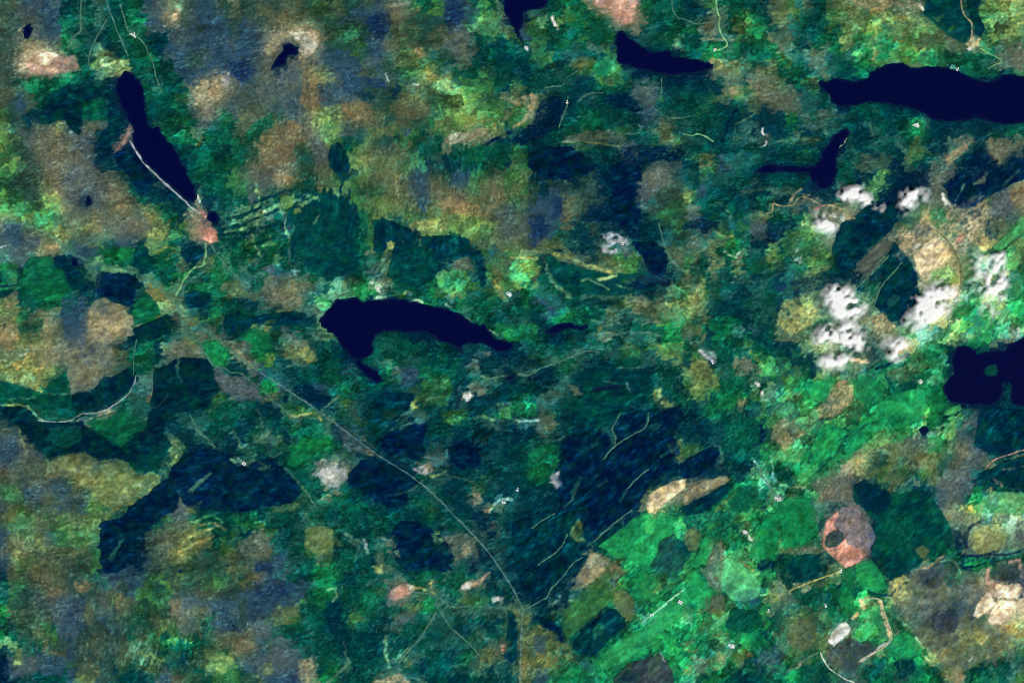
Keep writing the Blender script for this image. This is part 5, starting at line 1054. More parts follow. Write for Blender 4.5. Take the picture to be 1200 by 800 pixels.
# woods: (label, tone, outline)
WOODS = [
 ("dark hooked plantation south of the cream bare patch in the northwest", 'O', "45,140 55,125 70,112 80,110 87,117 98,120 97,135 97,150 93,160 83,152 75,140 62,145 52,147"),
 ("dark plantation strip between the cream bare patch and the long lake", 'o', "80,108 100,102 130,104 133,115 130,125 127,118 110,113 98,122 88,118"),
 ("teal wood on the west shore of the long northwest lake", 'o', "126,125 133,120 140,132 145,140 143,150 135,165 130,178 118,180 115,168 118,155 127,150"),
 ("rounded green plantation ringed by dark woods west of the long lake", 'q', "99,120 108,114 124,119 127,130 126,142 110,143 99,142 97,132"),
 ("navy wood below the causeway of the long northwest lake", 'n', "132,180 150,174 160,182 174,200 183,212 176,226 167,230 156,215 146,200 136,190"),
 ("small dark hooked wood east of the northwest tracks", 'o', "175,52 185,46 196,38 198,48 192,60 182,68 177,62"),
 ("dark square wood north of the valley road, beside a pale quarry stone patch", 'n', "112,322 118,318 135,320 150,320 160,326 166,336 158,345 155,358 148,360 138,352 128,348 118,348 110,342"),
 ("narrow upright green wood above the pale diagonal valley road", 'p', "162,285 168,285 174,295 177,310 175,320 165,318 155,312 158,300"),
 ("large mid-green plantation near the west edge below the blue moor", 'r', "28,310 35,301 60,300 75,318 82,340 70,352 45,352 28,350 24,330"),
 ("small dark wood wrapped round the tiny roadside pond", 'o', "62,302 76,298 84,314 92,316 102,330 103,345 92,340 82,332 76,316 64,312"),
 ("dark crescent wood under the green triangle by the valley road", 'O', "153,386 175,377 197,367 202,378 198,390 185,396 170,402 148,402"),
 ("mid-green triangular plantation against the valley road's southwest side", 'r', "168,340 175,345 183,355 188,365 175,375 158,382 154,370 157,355"),
 ("bean-shaped dark plantation above the pale curved road", 'O', "83,463 95,460 108,458 115,450 121,443 135,440 143,435 150,431 157,434 159,442 155,452 147,462 135,470 120,476 105,480 88,484 84,475"),
 ("small green wedge of wood against tan heath", 'q', "54,452 65,445 78,433 81,445 82,461 60,462 53,460"),
 ("green plantation strip along the west edge below yellow heath", 'q', "-12,440 0,446 20,450 40,458 55,462 82,463 85,480 60,478 50,486 45,478 30,472 10,468 -12,470"),
 ("large dark plantation with a straight diagonal southwest edge", 'O', "-14,470 2,476 30,476 38,484 50,494 85,495 97,492 100,500 112,508 125,515 135,524 142,526 150,518 160,508 172,502 173,490 178,478 186,480 195,490 192,510 185,522 172,532 160,540 150,540 132,535 117,539 100,529 57,536 -14,468"),
 ("dark rounded forest block south of the forked valley road", 'O', "180,432 195,428 205,420 225,419 245,420 250,432 253,445 259,458 250,465 245,478 235,484 220,483 205,485 195,492 186,480 176,475 178,462"),
 ("green plantation cleared into a wedge below the pale curved road", 'r', "100,495 115,488 140,480 165,490 172,495 168,503 150,510 142,525 130,515 112,505"),
 ("narrow slanted green wood beside a pale strip", 'p', "155,545 170,533 185,523 195,512 201,520 195,535 180,550 165,552"),
 ("deep blue-black wood with a blunt western end in the lower left", 'n', "118,612 145,605 150,595 165,585 180,572 192,562 205,566 212,580 205,600 195,603 185,610 175,620 165,632 158,650 150,663 140,670 125,670 119,660 118,640"),
 ("wide navy forest streaked with small clearings left of the pale lilac patch", 'n', "200,548 215,535 225,530 245,525 262,530 275,540 290,545 300,540 318,535 330,545 338,555 350,570 355,578 340,590 320,592 300,598 280,600 262,600 245,598 230,600 215,590 208,570 196,562"),
 ("western block of the ridge-foot plantations north of the middle lake", 'o', "438,258 450,257 464,262 478,267 490,276 480,284 462,282 455,290 447,296 437,294"),
 ("squarish plantation right above the middle lake's north shore", 'p', "462,283 480,285 495,290 512,296 517,302 512,315 505,330 490,338 470,332 453,325 456,312 463,298"),
 ("hooked eastern arm of the ridge-foot plantations", 'o', "492,277 515,276 540,277 551,280 550,292 562,293 567,302 568,318 570,335 563,338 561,320 556,305 545,300 532,305 518,303 505,292 495,288"),
 ("broad dark forest crossed by pale rides northwest of the middle lake", 'p', "330,242 345,228 360,222 378,224 393,228 400,228 405,231 412,245 418,255 419,270 424,300 420,318 405,323 390,325 370,318 355,312 345,300 337,288 345,270 335,258"),
 ("small upright dark wood on the yellow moor", 'o', "388,170 397,167 406,178 410,195 408,212 400,215 396,205 388,198 384,185"),
 ("crescent forest with pale tracks on the hill right of centre", 'p', "638,300 645,298 655,305 668,309 680,313 700,318 715,321 728,320 740,321 755,318 768,322 775,330 770,338 755,342 735,345 710,347 690,345 670,345 660,335 650,325 640,312"),
 ("dark upright wood at the eastern end of the hill crescent", 'n', "740,283 755,283 772,285 780,293 784,305 782,318 776,326 765,322 757,315 752,300 745,292"),
 ("navy oval wood south of the northern green lowland", 'n', "618,180 640,172 670,172 685,182 700,195 690,205 660,212 630,205 618,195"),
 ("navy hillside wood below the grey scree, right of centre", 'n', "712,196 732,188 748,190 752,200 745,222 752,240 748,262 736,268 720,262 714,235 720,215"),
 ("dark forest surrounding the thin black tarn", 'p', "676,447 682,440 695,430 707,426 720,427 725,432 750,432 762,435 762,450 760,470 750,475 740,470 735,487 725,490 710,500 687,500 670,487 675,470 687,460"),
 ("navy forest west of the winding pale track, south of centre", 'n', "658,520 665,510 690,508 710,507 716,512 716,525 707,535 700,550 690,575 675,595 655,600 655,560 657,540"),
 ("navy forest of slanting ridges east of the winding pale track", 'n', "722,512 740,506 760,492 780,480 795,475 802,490 795,500 785,510 800,525 790,540 800,548 780,552 765,565 755,580 745,595 728,607 712,618 700,625 685,620 678,600 692,578 703,550 712,535"),
 ("small navy wood in the fork of the winding pale track", 'n', "725,488 740,484 757,482 758,492 748,504 730,512 721,508 720,498"),
 ("dark ridge wood below the slanting navy forests", 'o', "600,612 620,604 640,598 655,603 672,598 682,620 700,628 712,622 722,618 706,640 695,650 685,658 672,672 655,684 642,690 632,700 618,702 612,690 604,668 600,640"),
 ("dark square wood under a yellow notch, south of the middle lake", 'o', "433,475 440,465 450,460 470,460 488,462 480,475 472,490 462,500 450,497 432,495"),
 ("navy wood just north of the pale straight road, south of centre", 'n', "447,515 460,505 480,497 500,495 500,510 495,520 500,530 490,540 470,535 455,532 447,525"),
 ("small rounded navy wood right of a pink bare spot", 'n', "525,525 535,518 550,516 560,525 565,540 555,550 540,550 528,540"),
 ("navy wood just south of the pale straight road", 'n', "422,540 440,535 455,545 460,555 480,560 490,565 478,575 478,590 460,595 445,590 430,580 410,570 405,560"),
 ("navy wood beside the pinprick pond south of centre", 'n', "460,620 470,610 490,612 505,618 515,632 530,640 530,660 520,672 510,668 495,665 480,670 465,660 460,645 468,635 462,628"),
 ("big dark green plantation beside the pink peat pit", 'T', "1000,572 1010,563 1030,570 1045,578 1060,577 1085,575 1095,585 1105,600 1115,615 1117,635 1105,645 1085,655 1075,665 1060,672 1045,680 1038,672 1030,655 1022,650 1023,630 1025,612 1015,600 1003,590"),
 ("isolated dark oval plantation among green fields in the south", 'o', "672,755 680,742 695,728 712,714 720,713 732,722 733,733 725,742 712,752 703,763 693,770 680,766 672,760"),
 ("grey-green square plantation among bright fields", 'E', "762,645 775,633 790,625 805,640 812,650 800,665 785,675 770,670 762,662"),
 ("dark scrub wood cut by the bottom edge among fields", 'H', "720,795 735,778 755,772 768,768 772,765 780,772 788,785 792,812 716,812"),
 ("small navy wood hanging below the slanting lane in the south", 'n', "627,722 647,725 660,740 661,750 656,755 650,742 637,735"),
 ("dark teardrop plantation beside the cream fields in the east", 'o', "1048,283 1060,295 1068,308 1075,320 1077,335 1078,350 1070,365 1058,375 1045,378 1035,368 1025,358 1030,345 1035,325 1028,315 1040,300"),
 ("dark forest under the white clouds in the east", 'o', "985,262 1000,255 1015,243 1030,240 1050,236 1052,258 1044,272 1030,283 1015,295 1003,310 990,322 978,310 975,290 980,275"),
 ("dark plantation west of the pale lane at the top right", 'p', "1083,-12 1122,-12 1126,10 1136,24 1136,40 1131,52 1115,45 1098,32 1083,18"),
 ("thin dark plantation east of the pale lane at the top right", 'o', "1130,-12 1140,-12 1148,18 1154,35 1150,45 1142,40 1141,26 1135,15"),
 ("navy forest with straight gaps at the northeast edge", 'n', "1105,215 1118,208 1128,200 1138,208 1142,216 1152,212 1158,206 1165,198 1178,195 1195,172 1214,168 1214,205 1185,216 1175,222 1160,230 1145,240 1133,247 1122,242 1112,235"),
 ("small navy wood under the broad northeast lake", 'n', "1125,188 1140,180 1153,172 1160,180 1156,188 1146,195 1132,198"),
 ("dark wet woodland below the two-lobed lake", 'o', "1148,482 1165,478 1185,479 1214,482 1214,530 1185,532 1170,535 1155,530 1142,522 1145,500"),
 ("dark low wood under a pale curved lane at the east edge", 'o', "1145,555 1160,550 1180,540 1214,530 1214,575 1185,572 1165,565 1148,562"),
 ("navy pointed wood above the grey-pink strip", 'n', "796,545 815,532 830,525 842,522 845,530 838,540 838,550 820,558 800,560"),
 ("narrow dark wood below the grey-pink strip", 'o', "800,594 815,586 835,576 850,567 862,564 856,576 840,590 820,602 804,604"),
 ("dark square wood above the cream lane in the southeast", 'p', "925,665 930,652 955,648 962,655 960,675 945,682 930,683"),
 ("mid-dark wood below the pale mint field", 'q', "852,722 860,712 885,715 895,722 893,735 880,742 860,740 850,735"),
 ("small dark wood east of the long road at the bottom", 'o', "596,716 604,720 607,740 606,770 600,778 590,770 594,745"),
 ("dark narrow shelter wood under the brown moor west of the middle lake", 'o', "262,370 280,365 292,372 318,368 345,364 360,368 352,378 330,384 300,380 285,388 268,396 262,386"),
 ("small dark wood beside the valley road fork", 'o', "215,345 228,340 248,344 246,352 236,360 224,362 216,354"),
 ("small dark wood left of the pink quarry's road", 'o', "213,296 222,290 236,288 240,298 232,306 218,310 214,304"),
]
# what shows inside the woods: (words from the wood's label, part name, tone, outline)
INSIDE = [
 ("big dark green plantation beside", "clearing", 'f', "1072,646 1081,638 1091,645 1083,655"),
 ("big dark green plantation beside", "stand", 'q', "1030,612 1050,606 1068,604 1074,622 1064,636 1046,640 1034,632"),
 ("big dark green plantation beside", "stand", 'o', "1003,574 1012,566 1030,572 1044,580 1044,592 1030,602 1012,596"),
 ("western block of the ridge-foot", "clearing", 'h', "452,285 459,281 463,285 462,291 455,292"),
 ("squarish plantation right above", "ride", 'x', "480,310 494,312 495,314 480,312"),
 ("squarish plantation right above", "stand", 'o', "464,285 480,287 478,300 460,300"),
 ("broad dark forest crossed", "clearing", 'B', "328,232 337,228 345,229 344,240 336,246 329,241"),
 ("broad dark forest crossed", "clearing", 'g', "344,247 352,243 353,249 346,252"),
 ("broad dark forest crossed", "ride", 'y', "367,263 373,251 376,252 370,264"),
 ("broad dark forest crossed", "ride", 'v', "352,239 364,233 374,228 376,231 364,237 353,243"),
 ("wide navy forest streaked", "clearing", 'y', "300,551 308,546 316,544 317,548 307,552"),
 ("wide navy forest streaked", "clearing", 'v', "270,537 277,536 281,541 274,543"),
 ("wide navy forest streaked", "clearing", 'y', "222,573 232,564 245,553 247,556 235,567 225,577"),
 ("wide navy forest streaked", "clearing", 'x', "325,540 333,539 334,545 326,546"),
 ("deep blue-black wood", "clearing", 'x', "128,656 136,642 144,630 147,632 139,645 131,658"),
 ("isolated dark oval", "clearing", 'E', "694,738 702,730 710,731 707,742 698,748"),
 ("grey-green square plantation", "stand", 'o', "790,626 804,640 811,650 802,660 796,648 788,636"),
 ("crescent forest with pale tracks", "ride", 'v', "700,326 711,324 722,321 723,324 712,328 701,330"),
 ("crescent forest with pale tracks", "stand", 'n', "732,328 752,322 770,325 773,331 760,337 738,340 730,335"),
 ("navy forest of slanting ridges", "ride", 'x', "735,574 727,589 725,588 732,573"),
 ("navy forest of slanting ridges", "clearing", 'x', "760,500 768,496 776,498 770,504 762,505"),
 ("navy forest of slanting ridges", "clearing", 'x', "772,534 782,528 784,531 774,538"),
 ("navy forest west of the winding", "clearing", 'x', "692,520 700,517 701,522 694,525"),
 ("navy forest west of the winding", "ride", 'x', "683,558 675,571 671,584 669,583 672,570 680,557"),
 ("dark square wood under a yellow", "clearing", 'D', "448,482 460,480 468,486 458,492 447,490"),
 ("dark forest under the white clouds", "clearing", 'l', "1003,309 1018,295 1036,281 1046,284 1036,299 1020,316 1010,320"),
 ("dark teardrop plantation", "clearing", 'x', "1040,352 1048,345 1056,348 1050,357 1042,360"),
 ("dark plantation west of the pale lane", "clearing", 'C', "1094,22 1106,16 1108,20 1098,28"),
 ("dark plantation west of the pale lane", "clearing", 'C', "1110,34 1119,29 1120,34 1112,38"),
 ("large dark plantation with a straight", "stand", 'q', "57,502 78,500 92,500 96,516 80,524 62,522"),
 ("dark rounded forest block", "ride", 'x', "208,422 210,436 214,450 211,450 206,436 205,422"),
]
# ground patches: (name, label, tone, outline)
PATCHES = [
 ("field", "vivid green field below the sandy pit in the south", 't', "700,640 720,625 740,608 755,600 775,600 795,606 790,622 772,635 770,650 760,665 748,660 735,655 720,655 710,645"),
 ("field", "moss green field northwest of the dark oval plantation", 'C', "658,730 665,712 680,695 700,678 715,668 718,690 718,705 705,715 690,728 675,742 665,752"),
 ("field", "wide bright green pasture southeast of the dark oval plantation", 'I', "700,775 715,757 735,744 755,737 762,718 780,704 800,690 812,706 800,722 782,736 765,750 745,768 722,782 705,786"),
 ("field", "pale mint field with a blue-tinted southern corner", 'J', "835,668 848,655 856,652 870,660 893,682 890,700 872,706 855,703 848,690"),
 ("field", "green field west of the grey village strip", 't', "803,672 815,667 825,680 836,692 832,712 815,715 803,700"),
 ("field", "small luminous green wedge above a dark wood", 'J', "830,736 845,722 857,712 853,725 842,735 835,739"),
 ("field", "light green strip pointing to the northeast edge", 'u', "1162,290 1180,275 1214,246 1214,266 1185,285 1172,296"),
 ("field", "green field wrapped by tan heath, east of centre", 't', "943,449 960,445 975,440 983,446 975,460 962,472 952,468 945,458"),
 ("field", "broad green pasture west of the two-lobed lake", 't', "1030,470 1050,460 1070,455 1085,455 1090,475 1080,490 1060,500 1045,503 1035,495 1025,485"),
 ("field", "dark green square in the pasture west of the two-lobed lake", 's', "1041,492 1050,484 1062,490 1055,499 1046,500"),
 ("field", "teal green field beside the pink peat pit", 's', "905,592 915,580 930,583 948,583 958,600 955,625 945,640 920,645 915,615"),
 ("field", "small luminous field on the two-lobed lake's south shore", 'u', "1105,487 1110,478 1126,473 1128,480 1118,487"),
 ("field", "bright green strip slanting up from the village in the east", 'u', "932,562 955,543 962,548 950,560 940,567"),
 ("field", "green pasture lined with dark hedges east of the tan heath", 't', "962,500 975,495 995,505 985,520 968,540 955,544 950,525"),
 ("field", "green field in the corner of the pale curved lane's bog", 'u', "1150,582 1165,575 1200,577 1214,580 1214,600 1190,604 1165,600 1152,592"),
 ("field", "green meadow below the east plantation's southern tip", 't', "1002,660 1022,655 1034,672 1041,688 1030,696 1012,690 1003,680"),
 ("field", "green meadow beside the white-edged bog", 't', "1050,745 1062,738 1080,755 1082,765 1065,775 1045,770 1035,765"),
 ("field", "green square plot by a slate corner west of the middle lake", 's', "286,388 297,384 317,390 316,410 300,410 288,404"),
 ("field", "green field left of the valley road fork's lower arm", 's', "236,402 252,400 268,408 268,418 258,428 248,425 240,412"),
 ("field", "mossy green plot inside the valley north of the navy forest", 's', "340,530 352,518 372,515 376,526 360,540 345,548 336,545"),
 ("field", "yellow-green square plot on the lower-left moor's eastern edge", 'f', "358,618 372,614 388,616 390,632 384,650 370,648 356,642"),
 ("field", "round lime field west of the bent northern lake", 's', "694,80 700,70 712,70 718,78 712,90 698,88"),
 ("field", "olive field wrapped round the dark oval plantation's northeast end", 'f', "719,692 731,689 742,700 745,714 737,724 730,718 718,708"),
 ("field", "dull green field above the pasture lane in the south", 's', "737,672 754,667 772,680 764,698 749,712 743,700"),
 ("field", "small olive square field north of the grey village strip", 'f', "800,632 808,618 824,625 817,646 808,646"),
 ("field", "bright green field hugging the village strip's west side", 't', "818,650 826,626 838,634 832,655 817,666 805,662"),
 ("field", "green block of fields between the hamlet and the teal green field", 's', "885,626 899,601 912,601 912,641 904,655 888,657 877,653"),
 ("field", "green meadow right of the cream lane's white farm", 's', "986,668 1000,664 1001,716 988,720 980,700 986,686"),
 ("field", "green pasture under the tan heath's lower edge in the east", 't', "998,507 1016,490 1032,481 1043,494 1022,512 1000,529 988,532"),
 ("field", "green pasture slanting under the ragged clouds in the east", 's', "1000,446 1018,438 1038,452 1036,468 1018,478 1002,466"),
 ("field", "green field corner by the white farm west of the two-lobed lake", 's', "1084,455 1102,448 1108,468 1106,480 1094,486 1086,470"),
 ("field", "green field under a dark pointed wood near the village houses", 'q', "852,584 868,568 888,570 892,588 876,600 856,600"),
 ("bare_land", "cream and pink stripped ground in the northwest corner", 'P', "30,78 34,70 45,62 55,60 68,62 70,66 88,64 92,75 96,83 85,85 70,86 58,95 45,90 35,85"),
 ("bare_land", "pale cream heart of the stripped ground in the northwest corner", 'S', "46,64 52,61 66,61 69,66 62,70 58,77 46,75 40,70"),
 ("bare_land", "pink quarry floor south of the square pond", 'R', "240,270 247,264 254,268 255,280 259,283 245,286 238,280"),
 ("bare_land", "small pink quarry floor west of the square pond", 'R', "230,244 236,246 243,252 241,259 236,254"),
 ("bare_land", "pink spit on the west shore of the long northwest lake", 'P', "150,145 155,145 154,155 150,163 145,172 138,178 135,175 143,165 148,155"),
 ("bare_land", "pink stripped ground cut by the top edge above the bent lake", 'P', "694,4 700,-12 752,-12 746,10 744,22 735,28 725,25 722,15 710,10 697,9"),
 ("bare_land", "narrow sandy scar on the hillside at the upper middle", 'k', "519,161 535,158 550,152 562,150 572,149 570,158 556,164 540,168 525,171 520,167"),
 ("bare_land", "bright sandy pit above the vivid green field in the south", 'z', "757,592 762,577 775,570 788,563 805,560 803,572 790,582 778,592 768,602 758,600"),
 ("bare_land", "grey-pink strip east of the bright sandy pit", 'k', "800,580 815,568 835,560 853,558 855,563 835,573 815,582 800,592"),
 ("bare_land", "grey-pink ploughed rectangle amid southern fields", 'k', "674,676 686,660 690,648 702,648 716,655 713,662 700,675 688,687 678,682"),
 ("bare_land", "pink peat along the west and south of the angular pit", 'R', "982,597 967,612 963,640 978,655 992,666 1006,660 1017,650 1004,641 994,637 990,627 977,616 984,604"),
 ("bare_land", "lilac-grey floor of the angular peat pit", 'G', "984,604 984,594 1006,591 1016,606 1028,629 1017,650 1004,641 994,637 990,627 977,616"),
 ("bare_land", "dark wet corner of the angular peat pit", 'Q', "967,640 968,628 977,621 988,622 990,632 981,640 972,642"),
 ("bare_land", "white peat bank on the north side of the worked bog at the bottom", 'A', "969,752 975,741 983,731 992,728 998,736 994,745 985,750 978,758"),
 ("bare_land", "slate floor of the worked bog cut by a white rim at the bottom", 'H', "966,765 976,759 986,752 998,745 1010,752 1030,758 1020,768 1010,775 1003,790 988,787 973,779"),
 ("bare_land", "large brown-grey worn bog filling the southeast corner", 'l', "1050,690 1062,672 1075,668 1092,662 1105,650 1118,655 1130,668 1145,668 1157,680 1152,700 1142,722 1160,732 1185,735 1192,748 1178,765 1150,776 1130,788 1110,780 1090,764 1075,748 1060,724 1050,705"),
 ("bare_land", "dark grey bog floor ringed by cream peat at the southeast edge", 'Q', "1160,670 1165,662 1175,660 1185,663 1194,662 1197,672 1194,681 1180,681 1168,683 1161,678"),
 ("bare_land", "western lobe of the cream peat cutting at the southeast edge", 'S', "1140,721 1147,706 1158,692 1163,699 1166,708 1156,718 1146,725"),
 ("bare_land", "upper panel of the cream peat cutting, below the dark grey bog floor", 'S', "1166,684 1180,685 1196,683 1200,690 1196,701 1180,700 1169,699"),
 ("bare_land", "southern lobe of the cream peat cutting at the southeast edge", 'S', "1171,703 1183,704 1195,706 1190,713 1183,722 1173,732 1164,731 1157,727 1163,714"),
 ("bare_land", "cream ploughed fields beside the teardrop plantation", 'z', "1070,300 1085,285 1098,277 1110,287 1115,300 1105,310 1085,320 1078,325"),
 ("bare_land", "pale lilac cleared patch right of the wide navy forest", 'L', "370,555 380,547 395,545 405,548 408,560 395,572 385,570 375,562"),
 ("bare_land", "small pink and white quarry in the lower middle", 'P', "454,697 460,688 470,683 482,682 488,690 478,698 462,704 455,703"),
 ("bare_land", "small pale slip with a pink tail near the straight road's end", 'P', "538,688 545,682 556,681 568,674 574,667 570,680 552,690 541,692"),
 ("bare_land", "lilac-grey wedge under the small quarry in the lower middle", 'm', "460,724 472,716 490,708 495,710 488,722 472,730 463,730"),
 ("bare_land", "brown ploughed square in the southeast lowland", 'i', "920,745 928,727 945,724 957,732 958,750 948,762 930,762 922,755"),
 ("bare_land", "tan oval in the navy forest at the northeast edge", 'l', "1140,212 1150,205 1157,207 1155,214 1147,217 1141,216"),
 ("bare_land", "rounded tan rise of bog ringed by water in the east", 'h', "1136,640 1142,622 1155,614 1172,612 1182,622 1180,640 1165,648 1148,650"),
 ("bare_land", "slate-blue heath floor of the large bog in the southeast", 'H', "1075,668 1095,662 1112,656 1122,662 1124,672 1112,674 1105,685 1095,690 1080,682"),
 ("bare_land", "dark blue wet hollow in the large southeast bog", 'H', "1090,722 1105,714 1120,715 1124,728 1118,742 1102,744 1092,736"),
 ("bare_land", "brown heath crown west of the bean-shaped plantation", 'l', "82,462 80,440 78,428 86,412 100,402 118,398 130,406 138,420 130,432 120,438 112,450 104,456 95,458"),
 ("bare_land", "tan rocky heath dome south of the dark square wood", 'k', "105,362 112,351 124,348 133,354 143,357 149,366 156,371 154,383 157,392 147,396 137,397 127,404 115,400 104,405 97,395 103,385 97,375"),
 ("bare_land", "yellow-olive grassland with a straight southwest edge below the large dark plantation", 'F', "58,537 100,530 117,540 132,536 152,542 158,552 180,556 190,558 178,570 160,582 148,592 136,600 118,590 104,572 84,560 68,552"),
 ("island", "green island in the two-lobed lake at the east edge", 'q', "1155,433 1160,428 1168,427 1170,434 1166,441 1158,440 1154,437"),
]
